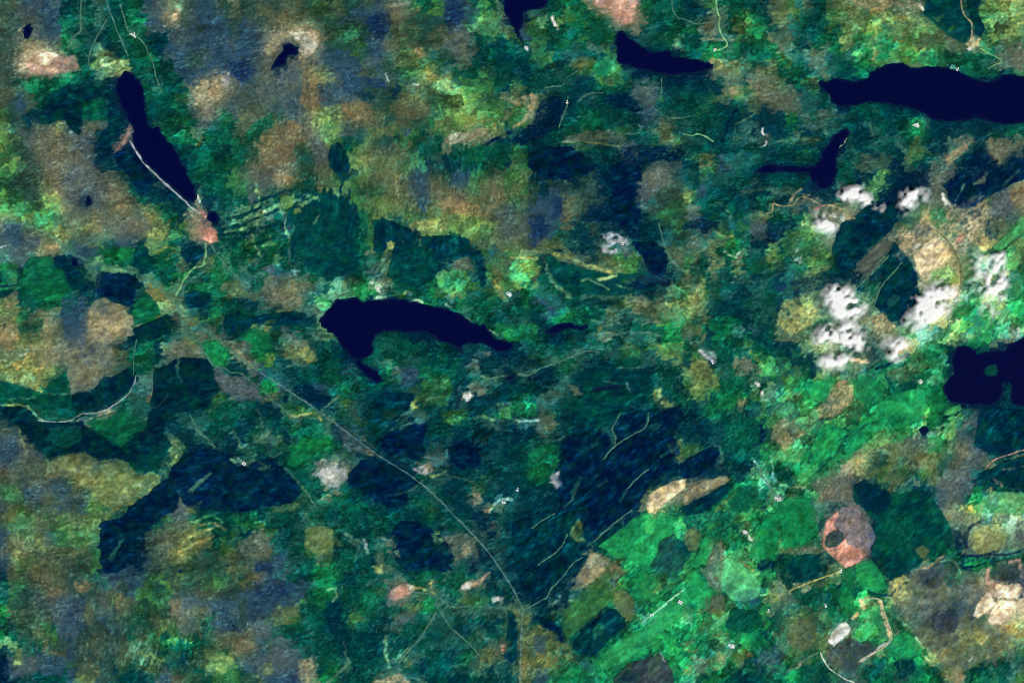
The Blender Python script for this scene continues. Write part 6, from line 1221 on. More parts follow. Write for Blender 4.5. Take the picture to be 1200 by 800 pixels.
# lanes: (name, label, half width in px, tone, strength, outline)
ROADS = [
 ("road", "long pale straight road crossing the view from northwest to the bottom edge", 1.0, 'U', .62, "296,430 335,456 375,483 410,509 440,531 466,547 488,562 506,577 524,595 545,617 565,638 582,660 598,685 608,703 612,714 611,740 610,760 609,812"),
 ("road", "pale valley road from the blue moor to the long straight road", 1.9, 'y', .6, "28,262 45,268 62,278 80,292 100,304 128,312 150,317 170,325 185,337 200,350 212,364 226,376 242,388 256,399 272,412 286,422 296,433"),
 ("road", "lane skirting south of the long straight road past a slate patch", 1.0, 'y', .7, "296,449 310,460 320,470 330,477 340,487"),
 ("road", "pale causeway road along the long northwest lake", 1.3, 'L', .8, "152,165 160,178 170,193 182,204 200,221 214,233 227,245 235,250"),
 ("road", "pale road from the pink quarry down to the valley fork", 1.5, 'v', .8, "241,284 241,295 240,302 237,311 226,315 217,325 211,337 205,346"),
 ("road", "thin track running southeast from the pink quarry", 0.9, 'y', .8, "247,287 258,303 268,315 280,325 286,333 290,338"),
 ("road", "pale road south from the valley fork past two green plots", 1.1, 'y', .8, "205,346 210,365 214,384 222,396 233,401 240,414 250,428 262,430 270,436 281,437 290,443 297,449"),
 ("road", "thin pale track from the top edge through the northwest green valley", 0.85, 'y', .95, "95,-10 94,20 93,38 88,41 82,51 78,58"),
 ("road", "braided pale track running down the middle of the northwest green valley", 0.85, 'y', .95, "125,22 120,32 114,42 108,53 105,62 104,73 106,80 114,84 119,92"),
 ("road", "thin straight track from the top edge towards the long northwest lake", 0.85, 'y', .95, "122,-10 126,8 131,20 138,38 145,55 150,66"),
 ("road", "pale track winding east of the northwest green valley", 0.85, 'y', .95, "140,4 145,20 150,35 160,42 168,51 173,60 179,73 183,90 187,101"),
 ("road", "white gravel road curving below the bean-shaped plantation", 0.65, 'L', .6, "44,492 60,494 80,493 90,488 96,485 110,484 124,480 138,471 150,461 156,450 159,440"),
 ("road", "thin track north from the white gravel road", 0.7, 'y', .7, "156,440 156,422 157,408 160,398"),
 ("road", "cream lane winding down through the dark wood at the top right", 1.1, 'k', .9, "1126,-10 1127,8 1130,18 1138,27 1139,38 1137,48 1135,56"),
 ("road", "pale lane from the cream lane's foot to the broad lake's shore", 0.8, 'v', .8, "1148,56 1158,62 1168,67 1174,72 1166,76 1158,81"),
 ("road", "white hooked lane at the top, right of centre", 1.0, 'v', .95, "838,-10 840,12 844,22 842,30 845,40 851,48 852,53 847,57 838,59"),
 ("road", "pale looping track left of the white hooked lane", 0.8, 'y', .8, "787,-10 788,10 794,20 804,23 814,28 828,27"),
 ("road", "short pale track in dark wood south of the bent lake", 0.9, 'y', .9, "677,119 685,112 695,109 707,109"),
 ("road", "pale bent track west of a short pale track in dark wood", 0.8, 'y', .9, "637,103 648,101 659,100 664,92 672,86 678,82"),
 ("road", "winding white track above the grey rise south of the bent lake", 0.9, 'y', .9, "768,128 776,134 786,138 800,138 808,136"),
 ("road", "hooked pale track on the grey-brown strip south of the bent lake", 0.9, 'y', .8, "726,170 729,161 733,157 747,156 751,151 747,145"),
 ("road", "upright thin track just below the bent lake", 0.8, 'y', .8, "775,92 775,105 772,120"),
 ("road", "white wiggling track above the grey-blue clearing right of centre", 0.9, 'v', .9, "800,157 812,159 818,157 828,161 836,166"),
 ("road", "winding pale track through the navy forest south of centre", 1.0, 'y', 1., "760,484 759,495 754,502 742,509 730,516 721,522 714,529 707,538"),
 ("road", "thin branch joining the winding pale track from the north", 0.8, 'y', 1., "727,484 721,495 717,503 721,512 720,521"),
 ("road", "pale wandering lane northeast of the tiny narrow pond", 0.9, 'y', .9, "606,438 620,439 632,432 647,427 662,421 675,415 690,411 702,413"),
 ("road", "straight pale east-west lane meeting the long road near the bottom", 0.8, 'y', .8, "527,711 550,710 575,711 600,713 611,714"),
 ("road", "pale lane curving east from the small pink and white quarry", 1.3, 'y', .8, "486,694 500,695 514,700 522,706 528,712"),
 ("road", "grey lane slanting southwest from the lower-middle junction", 1.4, 'y', .9, "512,716 502,732 492,748 480,760 472,768 467,777"),
 ("road", "grey lane slanting southeast from the lower-middle junction", 1.3, 'y', .8, "515,714 526,732 538,744 550,754 562,768"),
 ("road", "thin lane from the long road northeast to the ploughed rectangle", 0.8, 'y', 1., "614,714 630,706 641,699 646,689 657,679 670,662 683,652"),
 ("road", "thin straight lane climbing northeast from the ploughed rectangle", 0.9, 'y', 1., "695,635 704,627 713,619 722,611 731,604 741,597"),
 ("road", "faint dashed track on the upper slanting navy forest", 0.8, 'y', .8, "734,574 742,565 750,557 760,549"),
 ("road", "faint slanting track left of the southern navy ridge wood", 0.8, 'y', .9, "623,619 636,609 650,601"),
 ("road", "faint track sloping into the southern navy ridge wood", 0.8, 'y', .9, "665,626 660,637 650,648 638,656 630,662"),
 ("road", "cream lane to a white farm east of the teal green field", 1.1, 'h', .9, "924,693 940,686 955,680 970,675 985,669"),
 ("road", "pale lane across the wide bright pasture in the south", 0.8, 'w', .8, "752,730 762,722 775,712 790,699 803,690"),
 ("road", "pale ride through the dark teardrop plantation", 1.0, 'y', .9, "1025,356 1031,340 1036,332 1045,322 1058,307"),
 ("road", "tan track between the dark eastern forests", 1.0, 'y', .8, "1000,343 1010,332 1020,322 1032,310 1042,300"),
 ("road", "pale lane along the dark forest's northern side under the clouds", 1.1, 'k', .75, "897,251 905,247 906,238 915,241 930,240 936,232 948,232 962,240 975,241 985,245 992,253 1002,256"),
 ("road", "brown lane bordering the cream ploughed fields", 0.9, 'f', .7, "1098,270 1110,281 1120,295 1127,315 1125,340 1118,352"),
 ("road", "pink-grey curved lane at the east edge", 1.0, 'P', .8, "1155,550 1162,541 1172,536 1185,532 1196,528 1212,526"),
 ("road", "white curved rim track round the worked bog at the bottom", 0.7, 'A', .7, "962,764 965,773 972,783 982,790 992,796 1002,800 1012,812"),
 ("road", "cream bank along the east side of the worked bog", 0.7, 'z', .6, "1010,703 1022,701 1032,703 1036,715 1040,728 1045,744 1038,756 1026,764 1014,770 1006,776"),
 ("road", "thin grey lane through the village strip in the southeast", 1.2, 'y', .8, "838,640 842,652 836,660 828,668 830,676 838,688 846,690"),
 ("road", "pale bent lane below the tan heath toward the southeast farms", 1.1, 'y', .7, "886,543 892,552 897,562 903,570 907,578 914,584"),
 ("road", "narrow pale shoreline track on the crescent hill forest", 1.0, 'y', .8, "683,330 688,327 698,331 706,334 714,339"),
 ("road", "faint grey lane up the west side of the northern navy oval wood", 0.8, 'y', .9, "666,112 664,125 658,140 655,150"),
 ("road", "pale lane descending from grey scree to the hill crescent's east end", 1.2, 'y', .9, "772,262 776,278 780,290 786,302 792,310 802,318"),
 ("road", "thin lane west of the lower-left wide navy forest", 0.8, 'y', .8, "222,486 228,496 236,508 246,516 252,524"),
 ("road", "thin bottom-left corner lane by dark woods south of the quarry", 0.8, 'y', .7, "386,800 394,790 404,780 410,775"),
]
FARMS = [
 (443, 338, 7, "cluster of white farm buildings on the middle lake's north shore"),
 (436, 331, 2, "pair of white sheds above the lakeside farm cluster"),
 (548, 464, 7, "lone white farm in dark country south of the middle lake"),
 (597, 345, 4, "white farm north of the middle lake's eastern tip"),
 (665, 119, 3, "small white farm south of the bent northern lake"),
 (617, 55, 4, "white buildings at the tip of the top lake's southern arm"),
 (650, 28, 6, "slim line of white buildings between the two northern lakes"),
 (1075, 146, 6, "bright white farm below the broad northeast lake"),
 (1123, 81, 3, "white boathouse buildings on the broad lake's north shore"),
 (1079, 447, 5, "white farm west of the two-lobed lake"),
 (888, 450, 5, "white farm buildings beside the tan heath east of centre"),
 (894, 461, 4, "white sheds south of the farm beside the tan heath"),
 (798, 706, 8, "large white farm on the wide bright pasture"),
 (858, 757, 6, "white farm in the green southern lowland near the bottom"),
 (873, 623, 6, "white hamlet north of the pale mint field"),
 (880, 631, 3, "white sheds just below the hamlet north of the mint field"),
 (286, 543, 6, "white farm inside the wide navy forest"),
 (217, 452, 2, "tiny white hut in the dark rounded forest block"),
 (764, 721, 4, "white house midway along the pasture lane"),
 (985, 669, 5, "white farm at the end of the cream lane"),
 (913, 585, 6, "white village houses at the end of the pale bent lane"),
 (838, 59, 4, "white buildings at the white hooked lane's end"),
 (1136, 57, 5, "white buildings at the foot of the cream lane"),
 (968, 709, 3, "small white farm south of the cream lane"),
 (901, 715, 3, "small white farm below the pale mint field"),
 (607, 573, 3, "small white sheds left of the navy forests, south of centre"),
 (590, 588, 5, "scattered white sheds on a pale patch south of centre"),
 (583, 701, 4, "pale pink-roofed works beside the straight road near the bottom"),
 (730, 286, 4, "white buildings on the hilltop clearing right of centre"),
 (836, 424, 4, "white houses west of the tan heath east of centre"),
 (163, 568, 2, "tiny pale hut on the yellow-olive grassland"),
 (157, 40, 3, "small white hut beside the winding northwest track"),
]
# clouds: (label, list of (x, y, rx, ry, weight))
CLOUDS = [
 ("compact white cloud over the dark eastern forest's western tip", [(969, 263, 10, 7, 1.7), (981, 255, 6, 6, .9), (960, 254, 7, 6, .5)]),
 ("broken white cloud string along the dark eastern forest's north side", [(990, 231, 8, 6, .9), (1003, 227, 10, 6, 1.4), (1015, 236, 10, 6, 1.2), (1030, 242, 5, 5, 1.0)]),
 ("small ragged cloud between dark forest and tan ground in the east", [(1064, 234, 8, 9, 1.3), (1074, 226, 9, 7, .7), (1086, 230, 7, 7, .5), (1056, 246, 5, 6, .6)]),
 ("largest bright cloud west of the dark teardrop plantation", [(988, 350, 14, 11, 1.8), (1000, 362, 10, 9, 1.4), (984, 364, 9, 8, .8), (974, 344, 8, 7, .6)]),
 ("ragged cloud bank south of the largest bright cloud", [(985, 394, 17, 9, 1.5), (968, 388, 8, 7, .7), (958, 398, 8, 6, .6), (1004, 402, 11, 8, 1.0), (996, 380, 8, 6, .7)]),
 ("thin cloud over green and tan ground below the ragged bank", [(980, 424, 11, 7, 1.3), (992, 416, 8, 6, 1.0), (966, 424, 7, 5, .6)]),
 ("cream-lit cloud over bare fields at the ragged bank's eastern end", [(1054, 406, 11, 8, 1.2), (1048, 418, 8, 6, .8), (1035, 398, 8, 6, .5)]),
 ("bright cloud over fields south of the cream ploughed ground", [(1095, 351, 16, 13, 1.7), (1086, 364, 13, 10, 1.2), (1106, 340, 9, 9, .8), (1072, 378, 11, 9, .8)]),
 ("pale mint cloud bank nearest the east edge", [(1162, 322, 13, 13, 1.4), (1165, 340, 11, 9, 1.4), (1170, 300, 8, 7, .9), (1145, 306, 11, 9, .5), (1157, 366, 9, 7, .7), (1140, 325, 9, 8, .4)]),
]


OWNER = np.full((RH, RW), -1, dtype=np.int32)


def fill(poly, warp):
    sl = window(poly, 6)
    return sl, signed(poly, sl, warp) < 0


ITEMS = []


def claim(kind, data, poly, warp):
    sl, ins = fill(poly, warp)
    OWNER[sl][ins] = len(ITEMS)
    ITEMS.append((kind, data))


for d in WOODS:
    claim('wood', d, pts(d[2]), 2.4 if 'crossed by pale rides' in d[0] else 1.0 if d[1] == 'n' else 0.55)
for d in INSIDE:
    claim('part', d, pts(d[3]), 1.1)
for d in PATCHES:
    if d[0] != 'island':
        claim('patch', d, pts(d[3]), 0.2 if 'pit' in d[1] or 'peat' in d[1] or d[0] == 'field' else 0.9 if d[0] == 'bare_land' else 0.4)
for d in LAKES:
    claim('lake', d, pts(d[1]), 1.1)
for d in PATCHES:
    if d[0] == 'island':
        claim('patch', d, pts(d[3]), 0.4)

KIND = np.array([{'wood': 1, 'part': 1, 'patch': 2, 'lake': 3}[k] for k, _ in ITEMS] + [0])
KMAP = KIND[OWNER]
# level ground under the lakes
for i, (k, d) in enumerate(ITEMS):
    if k == 'lake':
        m = OWNER == i
        if not m.any():
            continue
        lev = float(np.percentile(DEM[m], 30))
        b = np.clip(blur(m.astype(float), 4.0) * 2.2, 0, 1)
        b[m] = 1
        DEM = DEM * (1 - b) + lev * b

DEPTH = sstep(0.25, 0.9, 0.55 * blur((KMAP == 3).astype(float), 1.6) + 0.45 * blur((KMAP == 3).astype(float), 3.6) + 0.05 * n7)

# lanes on the raster, to lower the canopy along them
ROADM = np.zeros((RH, RW), np.float32)
ROADPTS = []
for d in ROADS:
    p = pts(d[5])
    out = []
    for i in range(len(p) - 1):                       # Catmull-Rom through the points
        p0, p1, p2, p3 = p[max(i - 1, 0)], p[i], p[i + 1], p[min(i + 2, len(p) - 1)]
        n = max(2, int(np.hypot(*(p2 - p1)) / 1.6))
        for t in np.arange(n) / n:
            out.append(0.5 * ((2 * p1) + (p2 - p0) * t + (2 * p0 - 5 * p1 + 4 * p2 - p3) * t * t + (3 * p1 - p0 - 3 * p2 + p3) * t ** 3))
    out.append(p[-1])
    out = np.array(out)
    xi = np.clip(np.round(out[:, 0] - 0.5 + PAD).astype(int), 0, RW - 1)
    yi = np.clip(np.round(out[:, 1] - 0.5 + PAD).astype(int), 0, RH - 1)
    out[:, 0] += 0.25 * n7[yi, xi]
    out[:, 1] += 0.25 * h8[yi, xi]
    ROADPTS.append(out)
    for dx in (-1, 0, 1):
        for dy in (-1, 0, 1):
            ROADM[np.clip(yi + dy, 0, RH - 1), np.clip(xi + dx, 0, RW - 1)] = 1


def sample(a, x, y):
    """bilinear reading of a raster at picture coordinates, mirrored beyond its border"""
    fx = x - 0.5 + PAD
    fy = y - 0.5 + PAD
    fx = np.abs(fx); fx = (RW - 1.001) - np.abs((RW - 1.001) - fx % (2 * (RW - 1.001)))
    fy = np.abs(fy); fy = (RH - 1.001) - np.abs((RH - 1.001) - fy % (2 * (RH - 1.001)))
    c, r = np.clip(fx.astype(int), 0, RW - 2), np.clip(fy.astype(int), 0, RH - 2)
    tx, ty = fx - c, fy - r
    if a.ndim == 3:
        tx, ty = tx[..., None], ty[..., None]
    return (a[r, c] * (1 - tx) + a[r, c + 1] * tx) * (1 - ty) + (a[r + 1, c] * (1 - tx) + a[r + 1, c + 1] * tx) * ty


# ------------------------------------------------------------------ materials
def nodes_of(name):
    m = bpy.data.materials.new(name)
    m.use_nodes = True
    nt = m.node_tree
    for n in list(nt.nodes):
        nt.nodes.remove(n)
    out = nt.nodes.new("ShaderNodeOutputMaterial")
    p = nt.nodes.new("ShaderNodeBsdfPrincipled")
    nt.links.new(p.outputs[0], out.inputs['Surface'])
    return m, nt, p


def cover_material(name, scale_m, lo, hi, bump):
    """land cover: the surface's own colour, mottled by two noises, with a little relief"""
    m, nt, p = nodes_of(name)
    at = nt.nodes.new("ShaderNodeAttribute"); at.attribute_name = "cover"
    geo = nt.nodes.new("ShaderNodeNewGeometry")
    nz = nt.nodes.new("ShaderNodeTexNoise")
    nz.inputs['Scale'].default_value = 1.0 / scale_m
    nz.inputs['Detail'].default_value = 3.0
    nt.links.new(geo.outputs['Position'], nz.inputs['Vector'])
    mr = nt.nodes.new("ShaderNodeMapRange")
    mr.inputs[1].default_value, mr.inputs[2].default_value = 0.25, 0.75
    mr.inputs[3].default_value, mr.inputs[4].default_value = lo, hi
    nt.links.new(nz.outputs[0], mr.inputs[0])
    vm = nt.nodes.new("ShaderNodeVectorMath"); vm.operation = 'SCALE'
    nt.links.new(at.outputs['Color'], vm.inputs[0])
    nt.links.new(mr.outputs[0], vm.inputs['Scale'])
    nt.links.new(vm.outputs[0], p.inputs['Base Color'])
    p.inputs['Roughness'].default_value = 1.0
    p.inputs['Specular IOR Level'].default_value = 0.0
    if bump:
        bp = nt.nodes.new("ShaderNodeBump")
        bp.inputs['Strength'].default_value = bump
        bp.inputs['Distance'].default_value = 12.0
        nt.links.new(nz.outputs[0], bp.inputs['Height'])
        nt.links.new(bp.outputs[0], p.inputs['Normal'])
    return m


MAT_GROUND = cover_material("open_ground", 60.0, 0.93, 1.07, 0.06)
MAT_CANOPY = cover_material("conifer_canopy", 55.0, 0.85, 1.15, 0.15)
MAT_FIELD = cover_material("pasture", 80.0, 0.86, 1.14, 0.15)
MAT_BARE = cover_material("bare_earth", 70.0, 0.84, 1.16, 0.3)
MAT_ROAD = cover_material("gravel_road", 50.0, 0.8, 1.2, 0.1)

MAT_WATER, nt, p = nodes_of("lake_water")
p.inputs['Base Color'].default_value = (0.0012, 0.0022, 0.022, 1)
p.inputs['Roughness'].default_value = 0.22
p.inputs['IOR'].default_value = 1.33
p.inputs['Specular IOR Level'].default_value = 0.2
geo = nt.nodes.new("ShaderNodeNewGeometry")
nz = nt.nodes.new("ShaderNodeTexNoise"); nz.inputs['Scale'].default_value = 1 / 400.0; nz.inputs['Detail'].default_value = 4
cr = nt.nodes.new("ShaderNodeMix"); cr.data_type = 'RGBA'
cr.inputs[6].default_value = (0.0004, 0.0009, 0.028, 1)
cr.inputs[7].default_value = (0.0006, 0.0022, 0.036, 1)
at = nt.nodes.new("ShaderNodeAttribute"); at.attribute_name = "depth"
sh = nt.nodes.new("ShaderNodeMix"); sh.data_type = 'RGBA'
sh.inputs[6].default_value = (0.0035, 0.022, 0.042, 1)
nt.links.new(geo.outputs['Position'], nz.inputs['Vector'])
nt.links.new(nz.outputs[0], cr.inputs[0])
nt.links.new(at.outputs['Fac'], sh.inputs[0]); nt.links.new(cr.outputs[2], sh.inputs[7]); nt.links.new(sh.outputs[2], p.inputs['Base Color'])

MAT_CLOUD, nt, p = nodes_of("cloud_vapour")
p.inputs['Base Color'].default_value = (0.95, 0.95, 0.93, 1)
p.inputs['Roughness'].default_value = 1.0
p.inputs['Specular IOR Level'].default_value = 0.0
at = nt.nodes.new("ShaderNodeAttribute"); at.attribute_name = "vapour"
geo = nt.nodes.new("ShaderNodeNewGeometry")
nz = nt.nodes.new("ShaderNodeTexNoise"); nz.inputs['Scale'].default_value = 1 / 120.0; nz.inputs['Detail'].default_value = 4
mm = nt.nodes.new("ShaderNodeMath"); mm.operation = 'MULTIPLY'
mr = nt.nodes.new("ShaderNodeMapRange")
mr.inputs[1].default_value, mr.inputs[2].default_value, mr.inputs[3].default_value, mr.inputs[4].default_value = 0.3, 0.6, 0.8, 1.0
nt.links.new(geo.outputs['Position'], nz.inputs['Vector']); nt.links.new(nz.outputs[0], mr.inputs[0])
nt.links.new(at.outputs['Fac'], mm.inputs[0]); nt.links.new(mr.outputs[0], mm.inputs[1])
nt.links.new(mm.outputs[0], p.inputs['Alpha'])


def plain_material(name, col, var=0.12, scale=0.2):
    m, nt, p = nodes_of(name)
    geo = nt.nodes.new("ShaderNodeNewGeometry")
    nz = nt.nodes.new("ShaderNodeTexNoise"); nz.inputs['Scale'].default_value = scale
    mx = nt.nodes.new("ShaderNodeMix"); mx.data_type = 'RGBA'
    mx.inputs[6].default_value = (*[c * (1 - var) for c in col], 1)
    mx.inputs[7].default_value = (*[min(1, c * (1 + var)) for c in col], 1)
    nt.links.new(geo.outputs['Position'], nz.inputs['Vector'])
    nt.links.new(nz.outputs[0], mx.inputs[0]); nt.links.new(mx.outputs[2], p.inputs['Base Color'])
    p.inputs['Roughness'].default_value = 0.8
    return m


MAT_ROOF = plain_material("white_sheet_roof", (0.8, 0.8, 0.78))
MAT_PINKROOF = plain_material("pale_pink_roof", (0.78, 0.62, 0.6))
MAT_WALL = plain_material("whitewashed_wall", (0.74, 0.73, 0.7))


# ------------------------------------------------------------------ mesh helpers
def world_xy(px, py):
    return (px - W / 2) * M, (H / 2 - py) * M


def make_mesh(name, co, quads, mat, attr=None, attr_name="cover", parent=None, smooth=True):
    me = bpy.data.meshes.new(name)
    nv, nq = len(co), len(quads)
    me.vertices.add(nv)
    me.vertices.foreach_set("co", np.asarray(co, np.float32).ravel())
    me.loops.add(nq * 4)
    me.loops.foreach_set("vertex_index", np.asarray(quads, np.int32).ravel())
    me.polygons.add(nq)
    me.polygons.foreach_set("loop_start", np.arange(0, nq * 4, 4, dtype=np.int32))
    me.polygons.foreach_set("use_smooth", np.full(nq, smooth))
    me.update(calc_edges=True)
    if attr is not None:
        if attr.ndim == 2:
            a = me.attributes.new(attr_name, 'FLOAT_COLOR', 'POINT')
            a.data.foreach_set("color", np.concatenate([attr, np.ones((nv, 1))], 1).astype(np.float32).ravel())
        else:
            a = me.attributes.new(attr_name, 'FLOAT', 'POINT')
            a.data.foreach_set("value", attr.astype(np.float32))
    me.materials.append(mat)
    o = bpy.data.objects.new(name, me)
    scene.collection.objects.link(o)
    if parent is not None:
        o.parent = parent
    return o


def settle(o):
    """origin of a mesh built in world coordinates: the middle of its foot"""
    lo = [min(v[i] for v in o.bound_box) for i in range(3)]
    hi = [max(v[i] for v in o.bound_box) for i in range(3)]
    c = Vector(((lo[0] + hi[0]) / 2, (lo[1] + hi[1]) / 2, lo[2]))
    o.data.transform(Matrix.Translation(-c))
    base = o.parent.location if o.parent is not None else Vector((0, 0, 0))
    o.location = c - base
    return o


def tag(o, label=None, cat=None, group=None, kind=None):
    for k, v in (('label', label), ('category', cat), ('group', group), ('kind', kind)):
        if v:
            o[k] = v
    return o


def cells_mesh(mask, y0, x0):
    """quads over the true cells of mask; returns corner positions (picture px), quads, and which corners lie on the border (positions there relaxed)"""
    h, w = mask.shape
    mp = np.zeros((h + 2, w + 2), bool)
    mp[1:-1, 1:-1] = mask
    cnt = mp[:-1, :-1].astype(int) + mp[1:, :-1] + mp[:-1, 1:] + mp[1:, 1:]      # cells round each corner
    use = cnt > 0
    idx = np.full(use.shape, -1, np.int64)
    idx[use] = np.arange(use.sum())
    cy, cx = np.nonzero(use)
    posx = np.zeros(use.shape); posy = np.zeros(use.shape)
    posx[:], posy[:] = np.meshgrid(np.arange(use.shape[1]), np.arange(use.shape[0]))
    border = use & (cnt < 4)
    for _ in range(2):                                  # relax the staircase along the border
        sx = np.zeros(use.shape); sy = np.zeros(use.shape); sn = np.zeros(use.shape)
        he = mp[:-1, 1:-1] != mp[1:, 1:-1]               # horizontal border edges between corners (r,c)-(r,c+1)
        ve = mp[1:-1, :-1] != mp[1:-1, 1:]
        a, b = (slice(None), slice(0, -1)), (slice(None), slice(1, None))
        for e, p_, q_ in ((he, a, b), (ve, (a[1], a[0]), (b[1], b[0]))):
            for s_, t_ in ((p_, q_), (q_, p_)):
                sx[s_] += e * posx[t_]; sy[s_] += e * posy[t_]; sn[s_] += e
        k = border & (sn >= 2)
        nx, ny = posx.copy(), posy.copy()
        nx[k] = 0.5 * posx[k] + 0.5 * sx[k] / sn[k]
        ny[k] = 0.5 * posy[k] + 0.5 * sy[k] / sn[k]
        posx, posy = nx, ny
    r, c = np.nonzero(mask)
    quads = np.stack([idx[r + 1, c], idx[r + 1, c + 1], idx[r, c + 1], idx[r, c]], 1)
    return posx[cy, cx] + x0 - PAD, posy[cy, cx] + y0 - PAD, quads, border[cy, cx]


# ------------------------------------------------------------------ ground: one sheet, fine in view and coarse out to the horizon
STEP = 1.1
def lines(n):
    core = np.arange(-PAD * 0.6, n + PAD * 0.6 + STEP, STEP)
    grow = STEP * np.cumsum(1.16 ** np.arange(1, 56))
    return np.concatenate([core[0] - grow[::-1], core, core[-1] + grow])


gx, gy = lines(W), lines(H)
GX, GY = np.meshgrid(gx, gy)
far = np.clip(np.maximum(np.maximum(-PAD - GX, GX - W - PAD), np.maximum(-PAD - GY, GY - H - PAD)) / 800.0, 0, 1)
objm = blur((KMAP > 0).astype(float), 1.2)
core_m = np.clip((objm - 0.5) * 4, 0, 1)
GZ = DEM + FINE * (1 - np.clip(objm * 1.6, 0, 1)) - 8 * core_m - 14 * np.clip((blur((KMAP == 3).astype(float), 1.2) - 0.6) * 4, 0, 1)
z = sample(GZ, GX, GY) * (1 - far) + 40 * far
col = sample(albedo(LAND), GX, GY)
mean = albedo((40, 84, 64))
col = col * (1 - 0.6 * far[..., None]) + mean * 0.6 * far[..., None]
x, y = world_xy(GX, GY)
nr, nc = GX.shape
ii = np.arange(nr * nc).reshape(nr, nc)
quads = np.stack([ii[1:, :-1], ii[1:, 1:], ii[:-1, 1:], ii[:-1, :-1]], -1).reshape(-1, 4)
g = make_mesh("ground", np.stack([x, y, z], -1).reshape(-1, 3), quads, MAT_GROUND, col.reshape(-1, 3))
tag(g, "mottled upland and lowland seen from high above, brown moor to green pasture", "ground", kind='structure')

# ------------------------------------------------------------------ woods, fields, bare land, lakes
tex_w = 0.3 * fine + 0.4 * streak + 0.5 * streak2 + 0.4 * where * slant + 0.35 * g9
tex_f = 0.40 * n3 + 0.45 * g5 + 0.5 * n14
hue_w = 0.6 * n7 + 0.6 * n14
WOOD_OBJ = []
for i, (kind, d) in enumerate(ITEMS):
    m = OWNER == i
    if m.sum() < 3:
        print("LOST", d[0], d[1]); continue
    rr, cc = np.nonzero(m)
    y0, y1, x0, x1 = rr.min(), rr.max() + 1, cc.min(), cc.max() + 1
    px, py, quads, border = cells_mesh(m[y0:y1, x0:x1], y0, x0)
    ze = sample(DEM, px, py)
    x, y = world_xy(px, py)
    if kind == 'lake':
        o = make_mesh("lake", np.stack([x, y, np.full_like(x, ze.mean() + 3)], 1), quads, MAT_WATER, np.clip(sample(DEPTH, px, py), 0, 1), "depth")
        tag(settle(o), d[0], "lake", kind='structure')
        continue
    land = sample(LAND, px, py)
    bl = np.where(border, 0.55, 0.0)[:, None]
    if kind == 'patch':
        bl = np.maximum(bl, np.clip((0.98 - sample(objm, px, py)) / 0.5, 0, 1)[:, None] * 0.7)
    if kind == 'part':
        host = next((w for w in WOOD_OBJ if w['label'].startswith(d[0])), None)
        if host is None:
            print('NO HOST', d[0]); continue
        base = np.array(PAL[d[2]], float)
        t = sample(tex_w, px, py)[:, None]
        c = base * np.exp(0.14 * t)
        c = c * 0.5 + land * 0.5
        dark = d[1] == 'stand'
        c = c * (1 - bl) + (0.5 * c + 0.5 * np.array(PAL['p'])) * bl
        can = (15 + 3 * sample(streak2, px, py)) if dark else np.where(border, 8.0, 1.0)
        o = make_mesh(d[1], np.stack([x, y, ze + 7 + np.clip(can, 0, 40)], 1), quads, MAT_CANOPY if dark else MAT_BARE, albedo(np.clip(c, 0, 255)), parent=host)
        settle(o)
    elif kind == 'wood':
        base = np.array(PAL[d[1]], float)
        t = sample(tex_w, px, py)[:, None]
        hu = sample(hue_w, px, py)[:, None]
        c = base * np.exp((0.24 if d[1] in 'no' else 0.15) * t) + np.array([2, 10, -1]) * np.clip(hu, -1, 2) + np.array([8, 18, 12]) * np.clip(t - 0.7, 0, 2)
        c = c * 0.76 + np.minimum(land, base * 1.35 + 18) * 0.24
        mk = (sample(MARK_A, px, py) * 0.8)[:, None]
        c = c * (1 - mk) + land * mk
        c = c * (1 - bl) + land * bl
        can = (17 + 2.5 * sample(n3, px, py) + 3 * sample(streak2, px, py)) * np.where(border, 0.15, 1) * (1 - np.clip(sample(ROADM, px, py) * 1.3, 0, 1)) * (1 - mk[:, 0])
        o = make_mesh("plantation", np.stack([x, y, ze + 6 + np.clip(can, 0, 40)], 1), quads, MAT_CANOPY, albedo(c))
        tag(settle(o), d[0], "wood", "woods and plantations")
        WOOD_OBJ.append(o)
    else:
        name, label, tone = d[0], d[1], d[2]
        base = np.array(PAL[tone], float)
        t = sample(tex_f, px, py)[:, None]
        hu = sample(warm[..., 0], px, py)[:, None]
        field = name in ('field', 'island')
        amp = 0.20 if field else 0.26
        c = base * np.exp(amp * t) + hu * np.array([4, 3, -3] if field else [8, 3, -6])
        own = 0.68 if field else 0.88 if tone in 'SAzR' else 0.58
        c = c * own + land * (1 - own)
        mk = (sample(MARK_A, px, py) * (0.45 if field else 0.3 if tone in 'SAzR' else 0.8))[:, None]
        c = c * (1 - mk) + land * mk
        rim = np.where(field and name == 'field', 1.0, 0.0) * border[:, None]
        c = c * (1 - bl) + (land * (1 - 0.6 * rim) + np.array([14, 76, 58]) * 0.6 * rim) * bl
        o = make_mesh(name, np.stack([x, y, ze + 6 + 1.2 * sample(n4, px, py)], 1), quads, MAT_FIELD if field else MAT_BARE, albedo(np.clip(c, 0, 255)))
        tag(settle(o), label, {'field': 'field', 'island': 'island'}.get(name, 'bare ground'), {'field': 'pasture fields', 'bare_land': 'bare and ploughed ground'}.get(name), 'structure')

